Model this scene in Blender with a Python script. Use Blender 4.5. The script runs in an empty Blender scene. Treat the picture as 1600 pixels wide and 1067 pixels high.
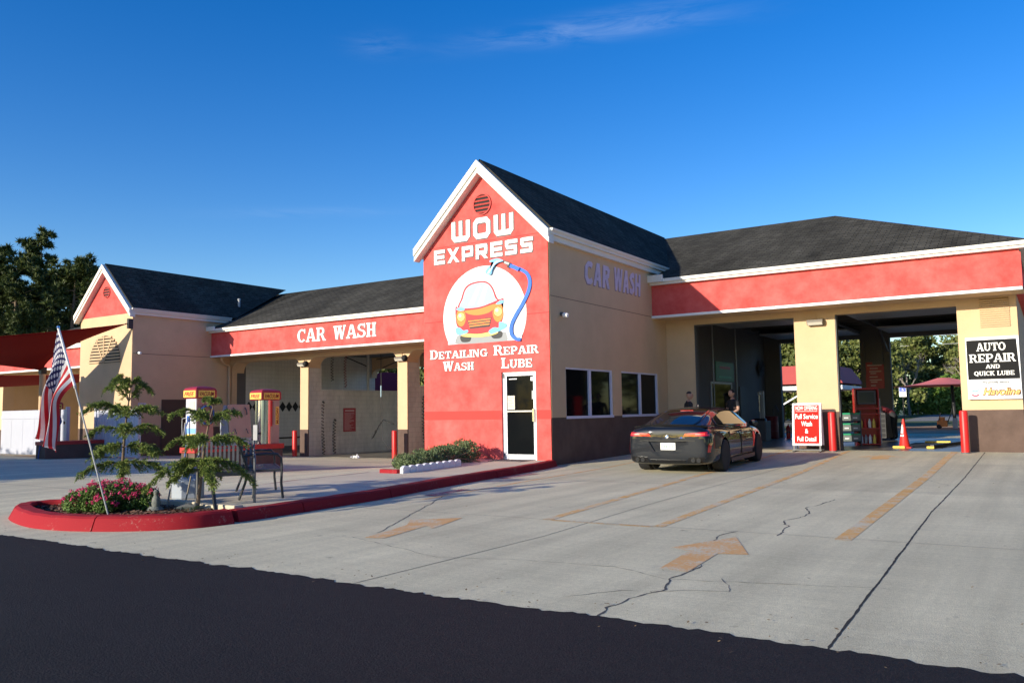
import bpy, bmesh, math, random
import numpy as np
from mathutils import Vector, Matrix
R_ = math.radians
rnd = random.Random(7)
nr = np.random.default_rng(7)
scene = bpy.context.scene
COL = scene.collection

# ------------------------------------------------------------------ camera
cam_d = bpy.data.cameras.new('camera'); cam = bpy.data.objects.new('camera', cam_d); COL.objects.link(cam)
CAM = Vector((10.549, -17.971, 1.38))
cam.location = CAM
YAW, PITCH, ROLL = R_(33.0918), R_(4.8122), R_(-0.8859)
fw = Vector((-math.sin(YAW)*math.cos(PITCH), math.cos(YAW)*math.cos(PITCH), math.sin(PITCH)))
rt = Vector((math.cos(YAW), math.sin(YAW), 0)); up = rt.cross(fw)
r2 = rt*math.cos(ROLL)+up*math.sin(ROLL); u2 = -rt*math.sin(ROLL)+up*math.cos(ROLL)
m3 = Matrix((r2, u2, -fw)).transposed()
cam.rotation_euler = m3.to_euler()
cam_d.sensor_width = 36; cam_d.lens = 29.0625; cam_d.clip_start = 0.1; cam_d.clip_end = 3000
scene.camera = cam

# ------------------------------------------------------------------ light
SUN_EL, SUN_AZ = R_(14.9), R_(18.9)          # light travels towards +Y, a little to +X
SD = Vector((math.sin(SUN_AZ)*math.cos(SUN_EL), math.cos(SUN_AZ)*math.cos(SUN_EL), -math.sin(SUN_EL)))
sl = bpy.data.lights.new('sun', 'SUN'); sl.energy = 5.0; sl.angle = R_(0.5); sl.color = (1.0, 0.915, 0.75)
so = bpy.data.objects.new('sun', sl); COL.objects.link(so); so.location = (0, -30, 30)
so.rotation_euler = SD.to_track_quat('-Z', 'Y').to_euler()
w = bpy.data.worlds.new('World'); scene.world = w; w.use_nodes = True
wn, wl = w.node_tree.nodes, w.node_tree.links
bg = wn['Background']
sky = wn.new('ShaderNodeTexSky'); sky.sky_type = 'NISHITA'; sky.sun_disc = False
sky.sun_elevation = SUN_EL; sky.sun_rotation = math.pi + SUN_AZ
sky.air_density = 1.0; sky.dust_density = 0.4; sky.ozone_density = 2.6
hsv = wn.new('ShaderNodeHueSaturation'); hsv.inputs['Saturation'].default_value = 1.42; hsv.inputs['Value'].default_value = 1.66; hsv.inputs['Hue'].default_value = 0.517
wl.new(sky.outputs[0], hsv.inputs['Color'])
# thin cirrus wisps, placed by world direction
tc = wn.new('ShaderNodeTexCoord')
def wmath(op, a, b_=None):
    k = wn.new('ShaderNodeMath'); k.operation = op
    for i, x in enumerate((a, b_)):
        if x is None: continue
        if isinstance(x, (int, float)): k.inputs[i].default_value = x
        else: wl.new(x, k.inputs[i])
    return k.outputs[0]
def wdot(vec):
    k = wn.new('ShaderNodeVectorMath'); k.operation = 'DOT_PRODUCT'; wl.new(tc.outputs['Generated'], k.inputs[0]); k.inputs[1].default_value = vec; return k.outputs['Value']
mp = wn.new('ShaderNodeMapping'); mp.inputs['Scale'].default_value = (5, 5, 34); mp.inputs['Rotation'].default_value = (0.10, 0.06, 0.3)
wl.new(tc.outputs['Generated'], mp.inputs[0])
nz = wn.new('ShaderNodeTexNoise'); nz.inputs['Scale'].default_value = 2.2; nz.inputs['Detail'].default_value = 10; nz.inputs['Roughness'].default_value = 0.68; nz.inputs['Distortion'].default_value = 0.6
wl.new(mp.outputs[0], nz.inputs['Vector'])
cr = wn.new('ShaderNodeMapRange'); cr.inputs[1].default_value = 0.36; cr.inputs[2].default_value = 0.72; wl.new(nz.outputs[0], cr.inputs[0])
msk = None
for az, el_, wa, we, amt in ((-27.0, 25.3, .125, .011, .17), (-42.2, 24.4, .03, .012, .06), (-20.0, 26.6, .10, .007, .06), (-47, 13.5, .10, .006, .05)):
    a_, e_ = R_(az), R_(el_); d0 = Vector((math.sin(a_)*math.cos(e_), math.cos(a_)*math.cos(e_), math.sin(e_))); tt = Vector((math.cos(a_), -math.sin(a_), 0)); uu = tt.cross(d0)
    tt2 = tt*math.cos(R_(3))+uu*math.sin(R_(3)); uu2 = uu*math.cos(R_(3))-tt*math.sin(R_(3))
    q = wmath('ADD', wmath('POWER', wmath('ABSOLUTE', wmath('DIVIDE', wdot(tt2), wa)), 2), wmath('POWER', wmath('ABSOLUTE', wmath('DIVIDE', wmath('SUBTRACT', wdot(uu2), d0.dot(uu2)), we)), 2))
    g = wmath('MULTIPLY', wmath('EXPONENT', wmath('MULTIPLY', q, -1)), amt); g = wmath('MULTIPLY', g, wmath('GREATER_THAN', wdot(d0), 0)); msk = g if msk is None else wmath('ADD', msk, g)
fac = wmath('MULTIPLY', msk, cr.outputs[0])
mx = wn.new('ShaderNodeMixRGB'); wl.new(fac, mx.inputs[0]); wl.new(hsv.outputs[0], mx.inputs[1]); mx.inputs[2].default_value = (9, 10, 11, 1)
wl.new(mx.outputs[0], bg.inputs[0]); bg.inputs[1].default_value = 0.097
scene.view_settings.view_transform = 'Standard'; scene.view_settings.look = 'None'
scene.view_settings.exposure = 0.36; scene.view_settings.gamma = 1.0

# ------------------------------------------------------------------ materials
MATS = {}
def mat(name, col, rough=0.7, var=0.0, vs=3.0, bump=0.0, bs=60.0, metal=0.0, spec=0.5, coat=0.0, vscale=(1, 1, 1), emit=0, trans=0, det=6, col2=None, two=False):
    if name in MATS: return MATS[name]
    m = bpy.data.materials.new(name); m.use_nodes = True; MATS[name] = m
    n, l = m.node_tree.nodes, m.node_tree.links; b = n['Principled BSDF']
    b.inputs['Base Color'].default_value = (*col, 1); b.inputs['Roughness'].default_value = rough
    b.inputs['Metallic'].default_value = metal; b.inputs['Specular IOR Level'].default_value = spec
    b.inputs['Coat Weight'].default_value = coat
    if trans: b.inputs['Transmission Weight'].default_value = trans
    if emit: b.inputs['Emission Color'].default_value = (*col, 1); b.inputs['Emission Strength'].default_value = emit
    if var or bump:
        t = n.new('ShaderNodeTexCoord'); mp = n.new('ShaderNodeMapping'); mp.inputs['Scale'].default_value = vscale
        l.new(t.outputs['Object'], mp.inputs[0])
    if var:
        z = n.new('ShaderNodeTexNoise'); z.inputs['Scale'].default_value = vs; z.inputs['Detail'].default_value = det; z.inputs['Roughness'].default_value = 0.65
        l.new(mp.outputs[0], z.inputs['Vector'])
        c = n.new('ShaderNodeValToRGB'); c.color_ramp.elements[0].position = 0.3; c.color_ramp.elements[1].position = 0.72
        a = [x*(1-var) for x in col]; d = col2 or [min(1, x*(1+var)) for x in col]
        c.color_ramp.elements[0].color = (*a, 1); c.color_ramp.elements[1].color = (*d, 1)
        l.new(z.outputs[0], c.inputs[0]); l.new(c.outputs[0], b.inputs['Base Color'])
    if bump:
        z2 = n.new('ShaderNodeTexNoise'); z2.inputs['Scale'].default_value = bs; z2.inputs['Detail'].default_value = 4
        l.new(t.outputs['Object'], z2.inputs['Vector'])
        bp = n.new('ShaderNodeBump'); bp.inputs['Strength'].default_value = bump; bp.inputs['Distance'].default_value = 0.01
        l.new(z2.outputs[0], bp.inputs['Height']); l.new(bp.outputs[0], b.inputs['Normal'])
    return m

def ground_mat(name, col, rough, streak=0.12, grain=0.25, stain=(0.25, 0.25, 0.25), bump=0.3, spec=0.3, gs=140, blot=0.5, slab=False):
    m = bpy.data.materials.new(name); m.use_nodes = True; MATS[name] = m
    n, l = m.node_tree.nodes, m.node_tree.links; b = n['Principled BSDF']
    b.inputs['Roughness'].default_value = rough; b.inputs['Specular IOR Level'].default_value = spec
    t = n.new('ShaderNodeTexCoord')
    def noise(sc, det, vec=None, ro=0.6):
        z = n.new('ShaderNodeTexNoise'); z.inputs['Scale'].default_value = sc; z.inputs['Detail'].default_value = det; z.inputs['Roughness'].default_value = ro
        l.new(vec or t.outputs['Object'], z.inputs['Vector']); return z.outputs[0]
    def ramp(inp, p0, p1, v0, v1):
        r = n.new('ShaderNodeMapRange'); r.inputs[1].default_value = p0; r.inputs[2].default_value = p1; r.inputs[3].default_value = v0; r.inputs[4].default_value = v1
        l.new(inp, r.inputs[0]); return r.outputs[0]
    def mul(a, b_):
        k = n.new('ShaderNodeMath'); k.operation = 'MULTIPLY'; l.new(a, k.inputs[0]); l.new(b_, k.inputs[1]); return k.outputs[0]
    mp = n.new('ShaderNodeMapping'); mp.inputs['Scale'].default_value = (0.5, 5.0, 1); l.new(t.outputs['Object'], mp.inputs[0])
    f = ramp(noise(0.45, 6), 0.3, 0.7, 1-streak, 1+streak*0.7)
    f = mul(f, ramp(noise(1.6, 8, mp.outputs[0]), 0.3, 0.7, 1-streak*0.5, 1+streak*0.35))
    f = mul(f, ramp(noise(gs, 3), 0.25, 0.75, 1-grain, 1+grain))
    f = mul(f, ramp(noise(gs*0.22, 2), 0.3, 0.75, 1-grain*0.35, 1+grain*0.3))
    if slab:
        bk = n.new('ShaderNodeTexBrick'); bk.offset = 0.5; bk.inputs['Scale'].default_value = 1; bk.inputs['Brick Width'].default_value = 5.3; bk.inputs['Row Height'].default_value = 3.6; bk.inputs['Mortar Size'].default_value = 0.0; bk.inputs['Bias'].default_value = 0.1
        bk.inputs['Color1'].default_value = (0.93, 0.93, 0.93, 1); bk.inputs['Color2'].default_value = (1.05, 1.05, 1.05, 1); l.new(t.outputs['Object'], bk.inputs['Vector']); f = mul(f, bk.outputs['Color'])
        m2p = n.new('ShaderNodeMapping'); m2p.inputs['Scale'].default_value = (2.4, 0.16, 1); l.new(t.outputs['Object'], m2p.inputs[0]); f = mul(f, ramp(noise(1.0, 5, m2p.outputs[0]), 0.36, 0.62, 0.87, 1.05))
        f = mul(f, ramp(noise(3.1, 3, None, 0.5), 0.70, 0.76, 1.0, 0.55)); f = mul(f, ramp(noise(9.0, 2, None, 0.5), 0.73, 0.78, 1.0, 0.6))
    st = ramp(noise(1.1, 9, None, 0.7), 0.60, 0.78, 0, blot)
    mxn = n.new('ShaderNodeMixRGB'); mxn.blend_type = 'MULTIPLY'; mxn.inputs[0].default_value = 1; mxn.inputs[1].default_value = (*col, 1); l.new(f, mxn.inputs[2])
    m2 = n.new('ShaderNodeMixRGB'); l.new(st, m2.inputs[0]); l.new(mxn.outputs[0], m2.inputs[1]); m2.inputs[2].default_value = (*stain, 1)
    l.new(m2.outputs[0], b.inputs['Base Color'])
    bp = n.new('ShaderNodeBump'); bp.inputs['Strength'].default_value = bump; bp.inputs['Distance'].default_value = 0.008
    l.new(noise(gs*0.8, 4), bp.inputs['Height']); l.new(bp.outputs[0], b.inputs['Normal'])
    return m

def brick_mat(name, c1, c2, cm, bw, rh, ms, axis, rough=0.7, bump=0.3, var=0.2, offset=0.5, vs=1.5, spec=0.3):
    """axis: 'yz','xz' or 'uv'"""
    m = bpy.data.materials.new(name); m.use_nodes = True; MATS[name] = m
    n, l = m.node_tree.nodes, m.node_tree.links; b = n['Principled BSDF']; b.inputs['Roughness'].default_value = rough; b.inputs['Specular IOR Level'].default_value = spec
    t = n.new('ShaderNodeTexCoord')
    if axis == 'uv': vec = t.outputs['UV']
    else:
        s = n.new('ShaderNodeSeparateXYZ'); c = n.new('ShaderNodeCombineXYZ'); l.new(t.outputs['Object'], s.inputs[0])
        l.new(s.outputs['Y' if axis == 'yz' else 'X'], c.inputs[0]); l.new(s.outputs['Z'], c.inputs[1]); vec = c.outputs[0]
    k = n.new('ShaderNodeTexBrick'); k.offset = offset; k.inputs['Scale'].default_value = 1; k.inputs['Brick Width'].default_value = bw; k.inputs['Row Height'].default_value = rh
    k.inputs['Mortar Size'].default_value = ms; k.inputs['Mortar Smooth'].default_value = 0.2
    k.inputs['Color1'].default_value = (*c1, 1); k.inputs['Color2'].default_value = (*c2, 1); k.inputs['Mortar'].default_value = (*cm, 1)
    l.new(vec, k.inputs['Vector'])
    z = n.new('ShaderNodeTexNoise'); z.inputs['Scale'].default_value = vs; z.inputs['Detail'].default_value = 8; z.inputs['Roughness'].default_value = 0.7
    mpz = n.new('ShaderNodeMapping'); mpz.inputs['Scale'].default_value = (1, 0.35, 1); l.new(vec, mpz.inputs[0]); l.new(mpz.outputs[0], z.inputs['Vector'])
    r = n.new('ShaderNodeMapRange'); r.inputs[1].default_value = 0.3; r.inputs[2].default_value = 0.7; r.inputs[3].default_value = 1-var; r.inputs[4].default_value = 1+var; l.new(z.outputs[0], r.inputs[0])
    x = n.new('ShaderNodeMixRGB'); x.blend_type = 'MULTIPLY'; x.inputs[0].default_value = 1; l.new(k.outputs[0], x.inputs[1]); l.new(r.outputs[0], x.inputs[2])
    l.new(x.outputs[0], b.inputs['Base Color'])
    bp = n.new('ShaderNodeBump'); bp.inputs['Strength'].default_value = bump; bp.inputs['Distance'].default_value = 0.01; bp.invert = True
    l.new(k.outputs['Fac'], bp.inputs['Height']); l.new(bp.outputs[0], b.inputs['Normal'])
    return m

def paint_mat(name, col, under, lo=0.455, hi=0.525, top=0.95, bump=0):
    """road paint worn through to the concrete"""
    m = bpy.data.materials.new(name); m.use_nodes = True; MATS[name] = m
    n, l = m.node_tree.nodes, m.node_tree.links; b = n['Principled BSDF']; b.inputs['Roughness'].default_value = 0.8; b.inputs['Specular IOR Level'].default_value = 0.2
    t = n.new('ShaderNodeTexCoord'); zz = []
    for sc, det in ((2.3, 6), (26, 6), (170, 3)):
        z = n.new('ShaderNodeTexNoise'); z.inputs['Scale'].default_value = sc; z.inputs['Detail'].default_value = det; z.inputs['Roughness'].default_value = .7; l.new(t.outputs['Object'], z.inputs['Vector']); zz.append(z.outputs[0])
    a1 = n.new('ShaderNodeMath'); a1.operation = 'MULTIPLY_ADD'; l.new(zz[0], a1.inputs[0]); a1.inputs[1].default_value = 1.1; l.new(zz[1], a1.inputs[2])
    a2 = n.new('ShaderNodeMath'); a2.operation = 'MULTIPLY_ADD'; l.new(zz[2], a2.inputs[0]); a2.inputs[1].default_value = .7; l.new(a1.outputs[0], a2.inputs[2])
    r_ = n.new('ShaderNodeMapRange'); r_.inputs[1].default_value = 1.4*2*lo; r_.inputs[2].default_value = 1.4*2*hi; l.new(a2.outputs[0], r_.inputs[0])
    k_ = n.new('ShaderNodeMath'); k_.operation = 'MULTIPLY'; l.new(r_.outputs[0], k_.inputs[0]); k_.inputs[1].default_value = top; out = k_.outputs[0]
    x = n.new('ShaderNodeMixRGB'); l.new(out, x.inputs[0]); x.inputs[1].default_value = (*under, 1); x.inputs[2].default_value = (*col, 1)
    l.new(x.outputs[0], b.inputs['Base Color']); return m

def leaf_mat(name, c1, c2, rough=0.55, tl=0.15):
    m = bpy.data.materials.new(name); m.use_nodes = True; MATS[name] = m
    n, l = m.node_tree.nodes, m.node_tree.links; b = n['Principled BSDF']; b.inputs['Roughness'].default_value = rough; b.inputs['Specular IOR Level'].default_value = 0.3
    gi = n.new('ShaderNodeNewGeometry'); c = n.new('ShaderNodeMixRGB'); c.inputs[1].default_value = (*c1, 1); c.inputs[2].default_value = (*c2, 1)
    l.new(gi.outputs['Random Per Island'], c.inputs[0]); l.new(c.outputs[0], b.inputs['Base Color'])
    b.inputs['Subsurface Weight'].default_value = 0
    if tl:
        tr = n.new('ShaderNodeBsdfTranslucent'); l.new(c.outputs[0], tr.inputs[0]); ms = n.new('ShaderNodeMixShader'); ms.inputs[0].default_value = tl
        l.new(b.outputs[0], ms.inputs[1]); l.new(tr.outputs[0], ms.inputs[2]); l.new(ms.outputs[0], n['Material Output'].inputs[0])
    return m

RED = mat('red_stucco', (0.62, 0.070, 0.062), 0.85, 0.07, 1.7, 0.6, 38, spec=0.15, col2=(0.72, 0.150, 0.135), det=9)
REDBAND = mat('red_stucco_fresh', (0.61, 0.062, 0.054), 0.85, 0.06, 1.3, 0.35, 45, spec=0.2)
TAN = mat('tan_stucco', (0.63, 0.448, 0.275), 0.88, 0.06, 1.2, 0.5, 38, spec=0.2)
BROWN = mat('brown_wainscot', (0.125, 0.084, 0.068), 0.88, 0.2, 2.0, 0.4, 45, spec=0.2)
TRIM = mat('white_trim', (0.78, 0.75, 0.68), 0.55, 0.04, 2.0)
WHITE = mat('white_paint', (0.83, 0.83, 0.84), 0.4)
VINYL = mat('white_vinyl', (0.50, 0.51, 0.58), 0.35, 0.03, 1.5)
LETTER = mat('letter_white', (0.84, 0.84, 0.82), 0.5)
OUTL = mat('letter_shadow', (0.16, 0.13, 0.13), 0.7)
OUTL2 = mat('letter_outline_grey', (0.13, 0.09, 0.09), 0.7)
LILAC = mat('faded_lilac_paint', (0.60, 0.52, 0.66), 0.8, 0.15, 4.0)
LILACD = mat('faded_brown_paint', (0.30, 0.22, 0.24), 0.8)
SHINGLE = brick_mat('shingle', (0.050, 0.047, 0.039), (0.080, 0.075, 0.063), (0.026, 0.025, 0.022), 0.32, 0.14, 0.014, 'uv', 0.95, 0.8, 0.5, 0.37, 0.55, 0.05)
BLOCK = brick_mat('painted_block_y', (0.58, 0.545, 0.465), (0.61, 0.57, 0.495), (0.47, 0.44, 0.38), 0.40, 0.20, 0.008, 'yz', 0.6, 0.5, 0.22)
BLOCKX = brick_mat('painted_block_x', (0.58, 0.545, 0.465), (0.61, 0.57, 0.495), (0.47, 0.44, 0.38), 0.40, 0.20, 0.008, 'xz', 0.6, 0.5, 0.22)
TILE = brick_mat('wash_tile', (0.54, 0.52, 0.47), (0.56, 0.54, 0.49), (0.43, 0.415, 0.38), 0.20, 0.20, 0.008, 'yz', 0.4, 0.3, 0.12, 0.0)
CONC = ground_mat('concrete', (0.645, 0.578, 0.40), 0.85, 0.13, 0.30, (0.36, 0.335, 0.28), 0.5, 0.2, 110, 0.5, True)
WALK = ground_mat('walk_concrete', (0.63, 0.545, 0.405), 0.85, 0.10, 0.14, (0.33, 0.30, 0.27), 0.3, 0.2, 150, 0.4)
ASPH = ground_mat('asphalt', (0.0165, 0.0135, 0.0132), 0.82, 0.20, 0.75, (0.032, 0.026, 0.03), 1.0, 0.25, 90, 0.4)
YARD = ground_mat('yard_concrete', (0.46, 0.30, 0.185), 0.95, 0.12, 0.2, spec=0.03)  # base colour warmed to offset the blue skylight in the building's shade
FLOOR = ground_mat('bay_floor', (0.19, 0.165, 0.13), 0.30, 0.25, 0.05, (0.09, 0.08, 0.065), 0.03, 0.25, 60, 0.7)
GRASS = mat('lawn', (0.075, 0.10, 0.03), 0.95, 0.3, 0.6, 0.6, 20)
ROADM = mat('road_grey', (0.22, 0.215, 0.21), 0.9, 0.12, 0.4)
YEL = paint_mat('worn_yellow', (0.70, 0.37, 0.10), (0.60, 0.545, 0.41))
YEL2 = paint_mat('worn_orange_paint', (0.68, 0.36, 0.13), (0.60, 0.545, 0.41), 0.445, 0.515)
REDP = paint_mat('worn_red_paint', (0.30, 0.06, 0.06), (0.42, 0.36, 0.33))
KERBR = paint_mat('kerb_red', (0.30, 0.014, 0.021), (0.36, 0.17, 0.145), 0.395, 0.435, 1.0)
JOINT = mat('joint_black', (0.018, 0.017, 0.016), 0.95)
JOINT2 = mat('joint_faint', (0.24, 0.23, 0.215), 0.95)
CRACK2 = mat('crack_faint', (0.16, 0.15, 0.135), 0.95)
CRACK = mat('crack', (0.07, 0.068, 0.065), 0.95)
GLASSD = mat('dark_glass', (0.006, 0.007, 0.008), 0.05, spec=0.2); GLASSD.node_tree.nodes['Principled BSDF'].inputs['IOR'].default_value = 1.28
BLK = mat('black_metal', (0.018, 0.018, 0.02), 0.45)
BLKM = mat('black_matte', (0.014, 0.014, 0.015), 0.85)
GREY = mat('grey_metal', (0.36, 0.37, 0.38), 0.42, 0.1, 4)
GREYD = mat('dark_grey', (0.09, 0.09, 0.095), 0.6)
STEEL = mat('steel', (0.62, 0.64, 0.66), 0.18, metal=1.0)
BOLL = mat('bollard_red', (0.62, 0.022, 0.02), 0.4, 0.12, 3.0, spec=0.4)
REDG = mat('gloss_red', (0.50, 0.018, 0.02), 0.3)
CAPR = mat('cap_red', (0.33, 0.022, 0.028), 0.4)
YSIGN = mat('sign_yellow', (0.85, 0.60, 0.10), 0.5)
RTXT = mat('sign_red', (0.62, 0.03, 0.02), 0.5)
DRTXT = mat('sign_dark_red', (0.30, 0.02, 0.015), 0.5)
BEIGE = mat('beige_panel', (0.42, 0.29, 0.22), 0.6, 0.08, 2)
CREAM = mat('cream_plastic', (0.60, 0.55, 0.46), 0.5)
BLUE = mat('blue_hose', (0.025, 0.075, 0.26), 0.5)
SKYB = mat('sticker_blue', (0.20, 0.42, 0.72), 0.5)
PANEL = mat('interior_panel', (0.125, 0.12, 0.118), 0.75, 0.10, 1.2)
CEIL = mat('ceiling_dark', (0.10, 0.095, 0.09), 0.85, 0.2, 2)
BARK = mat('bark', (0.16, 0.115, 0.08), 0.95, 0.35, 8, 0.8, 30)
PBARK = mat('pine_bark', (0.17, 0.125, 0.09), 0.95, 0.3, 2, 0.6, 8)
LEAFN = leaf_mat('norfolk_needles', (0.055, 0.110, 0.022), (0.270, 0.320, 0.075))
LEAFP = leaf_mat('pine_needles', (0.026, 0.048, 0.012), (0.100, 0.125, 0.032), tl=0.1)
LEAFB = leaf_mat('bush_leaf', (0.055, 0.120, 0.020), (0.160, 0.240, 0.060))
LEAFS = leaf_mat('ground_shrub', (0.075, 0.115, 0.045), (0.190, 0.235, 0.110))
LEAFT = leaf_mat('oak_leaf', (0.060, 0.090, 0.022), (0.210, 0.225, 0.065))
LEAFH = leaf_mat('hedge_leaf', (0.085, 0.170, 0.026), (0.230, 0.340, 0.070))
PETAL = leaf_mat('petal', (0.62, 0.035, 0.14), (0.80, 0.12, 0.30), tl=0.2)
MULCH = leaf_mat('mulch_chip', (0.075, 0.030, 0.020), (0.26, 0.15, 0.10), 0.9, 0)
SAIL = leaf_mat('sail_red', (0.30, 0.013, 0.010), (0.30, 0.013, 0.010), 0.85, 0.22)
SAILP = mat('sail_faded', (0.62, 0.16, 0.14), 0.8, 0.05, 1.0)

# ------------------------------------------------------------------ mesh builder
class MB:
    def __init__(s): s.v = []; s.f = []; s.m = []; s.ml = []; s.uv = {}; s.sm = []
    def mi(s, m):
        if m not in s.ml: s.ml.append(m)
        return s.ml.index(m)
    def add(s, vs, fs, m, smooth=False, uvs=None):
        o = len(s.v); s.v += [tuple(x) for x in vs]; k = s.mi(m)
        for i, f in enumerate(fs):
            if uvs: s.uv[len(s.f)] = uvs[i]
            s.f.append([o+j for j in f]); s.m.append(k); s.sm.append(smooth)
    def box(s, x0, x1, y0, y1, z0, z1, m, top=None):
        x0, x1 = min(x0, x1), max(x0, x1); y0, y1 = min(y0, y1), max(y0, y1); z0, z1 = min(z0, z1), max(z0, z1)
        v = [(x, y, z) for z in (z0, z1) for y in (y0, y1) for x in (x0, x1)]
        s.add(v, [(0, 2, 3, 1), (4, 5, 7, 6), (0, 1, 5, 4), (2, 6, 7, 3), (0, 4, 6, 2), (1, 3, 7, 5)], m)
    def obox(s, c, ax, ay, az, m):
        """box from centre and half-axis vectors"""
        c, ax, ay, az = map(Vector, (c, ax, ay, az)); v = []
        for k in (-1, 1):
            for j in (-1, 1):
                for i in (-1, 1): v.append(c+ax*i+ay*j+az*k)
        s.add(v, [(0, 2, 3, 1), (4, 5, 7, 6), (0, 1, 5, 4), (2, 6, 7, 3), (0, 4, 6, 2), (1, 3, 7, 5)], m)
    def bar(s, p, q, w, h, m, upv=(0, 0, 1)):
        p, q = Vector(p), Vector(q); d = (q-p); L = d.length; d.normalize(); u = Vector(upv)
        if abs(d.dot(u)) > .98: u = Vector((0, 1, 0))
        a = d.cross(u).normalized(); b = a.cross(d).normalized()
        s.obox((p+q)/2, d*(L/2), a*(w/2), b*(h/2), m)
    def prism(s, pts, d0, d1, m, plane='xz', capm=None):
        """polygon in a plane extruded along the third axis; pts counter-clockwise seen from -axis side"""
        def P(a, b, d):
            return {'xz': (a, d, b), 'yz': (d, a, b), 'xy': (a, b, d)}[plane]
        n = len(pts); v = [P(a, b, d0) for a, b in pts]+[P(a, b, d1) for a, b in pts]
        s.add(v, [tuple(range(n)), tuple(range(2*n-1, n-1, -1))]+[(i, n+i, n+(i+1) % n, (i+1) % n) for i in range(n)], m)
    def cyl(s, p, q, r0, r1, m, n=12, cap=True, smooth=True):
        p, q = Vector(p), Vector(q); d = (q-p).normalized(); u = Vector((0, 0, 1)) if abs(d.z) < .95 else Vector((1, 0, 0))
        a = d.cross(u).normalized(); b = d.cross(a); v = []
        for c, r in ((p, r0), (q, r1)):
            for i in range(n):
                t = 2*math.pi*i/n; v.append(c+a*math.cos(t)*r+b*math.sin(t)*r)
        s.add(v, [(i, (i+1) % n, n+(i+1) % n, n+i) for i in range(n)], m, smooth)
        if cap: s.add(v, [tuple(range(n-1, -1, -1)), tuple(range(n, 2*n))], m)
    def tube(s, pts, r, m, n=8, cap=True):
        pts = [Vector(p) for p in pts]; k = len(pts); rs = r if isinstance(r, (list, tuple)) else [r]*k; v = []; pa = None
        for i, p in enumerate(pts):
            d = (pts[min(i+1, k-1)]-pts[max(i-1, 0)]).normalized()
            if pa is None:
                u = Vector((0, 0, 1)) if abs(d.z) < .9 else Vector((1, 0, 0)); a = d.cross(u).normalized()
            else: a = (pa-d*pa.dot(d)).normalized()
            pa = a; b = d.cross(a)
            for j in range(n):
                t = 2*math.pi*j/n; v.append(p+a*math.cos(t)*rs[i]+b*math.sin(t)*rs[i])
        f = [(i*n+j, i*n+(j+1) % n, (i+1)*n+(j+1) % n, (i+1)*n+j) for i in range(k-1) for j in range(n)]
        s.add(v, f, m, True)
        if cap: s.add(v, [tuple(range(n-1, -1, -1)), tuple(range((k-1)*n, k*n))], m)
    def lathe(s, prof, c, m, n=20, smooth=True):
        v = []; c = Vector(c); k = len(prof)
        for r, z in prof:
            for j in range(n):
                t = 2*math.pi*j/n; v.append(c+Vector((r*math.cos(t), r*math.sin(t), z)))
        s.add(v, [(i*n+j, i*n+(j+1) % n, (i+1)*n+(j+1) % n, (i+1)*n+j) for i in range(k-1) for j in range(n)], m, smooth)
        s.add(v, [tuple(range(n-1, -1, -1)), tuple(range((k-1)*n, k*n))], m)
    def grid(s, P, m, smooth=True, uvs=None):
        """P[i][j] points"""
        a, b = len(P), len(P[0]); v = [p for row in P for p in row]; f = []; U = [] if uvs else None
        for i in range(a-1):
            for j in range(b-1):
                f.append((i*b+j, i*b+j+1, (i+1)*b+j+1, (i+1)*b+j))
                if uvs: U.append([uvs[i][j], uvs[i][j+1], uvs[i+1][j+1], uvs[i+1][j]])
        s.add(v, f, m, smooth, U)
    def tf(s, M):
        s.v = [tuple(M @ Vector(p)) for p in s.v]; return s
    def build(s, name, parent=None, sharp=35, bevel=0):
        me = bpy.data.meshes.new(name); me.from_pydata(s.v, [], s.f)
        for m in s.ml: me.materials.append(m)
        me.polygons.foreach_set('material_index', s.m); me.polygons.foreach_set('use_smooth', s.sm)
        if s.uv:
            ul = me.uv_layers.new(name='UVMap')
            for fi, uv in s.uv.items():
                for k, li in enumerate(me.polygons[fi].loop_indices): ul.data[li].uv = uv[k]
        me.update()
        if any(s.sm): me.set_sharp_from_angle(angle=R_(sharp))
        o = bpy.data.objects.new(name, me); COL.objects.link(o)
        if parent: o.parent = parent
        if bevel:
            b = o.modifiers.new('bevel', 'BEVEL'); b.width = bevel; b.segments = 2; b.limit_method = 'ANGLE'; b.angle_limit = R_(40)
        return o

def tag(o, label=None, cat=None, group=None, kind=None):
    if label: o['label'] = label
    if cat: o['category'] = cat
    if group: o['group'] = group
    if kind: o['kind'] = kind
    return o
def thing(name, label, cat, loc=(0, 0, 0), rz=0, group=None):
    o = bpy.data.objects.new(name, None); COL.objects.link(o); o.location = loc; o.rotation_euler = (0, 0, rz); o.empty_display_size = 0.2
    return tag(o, label, cat, group)
def struct(o): o['kind'] = 'structure'; return o
def dup(o, loc=None, rz=None, parent=None, label=None):
    c = o.copy(); COL.objects.link(c)
    if parent: c.parent = parent
    if loc is not None: c.location = loc
    if rz is not None: c.rotation_euler = (0, 0, rz)
    if label: c['label'] = label
    for ch in list(o.children): dup(ch, parent=c)
    return c

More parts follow.
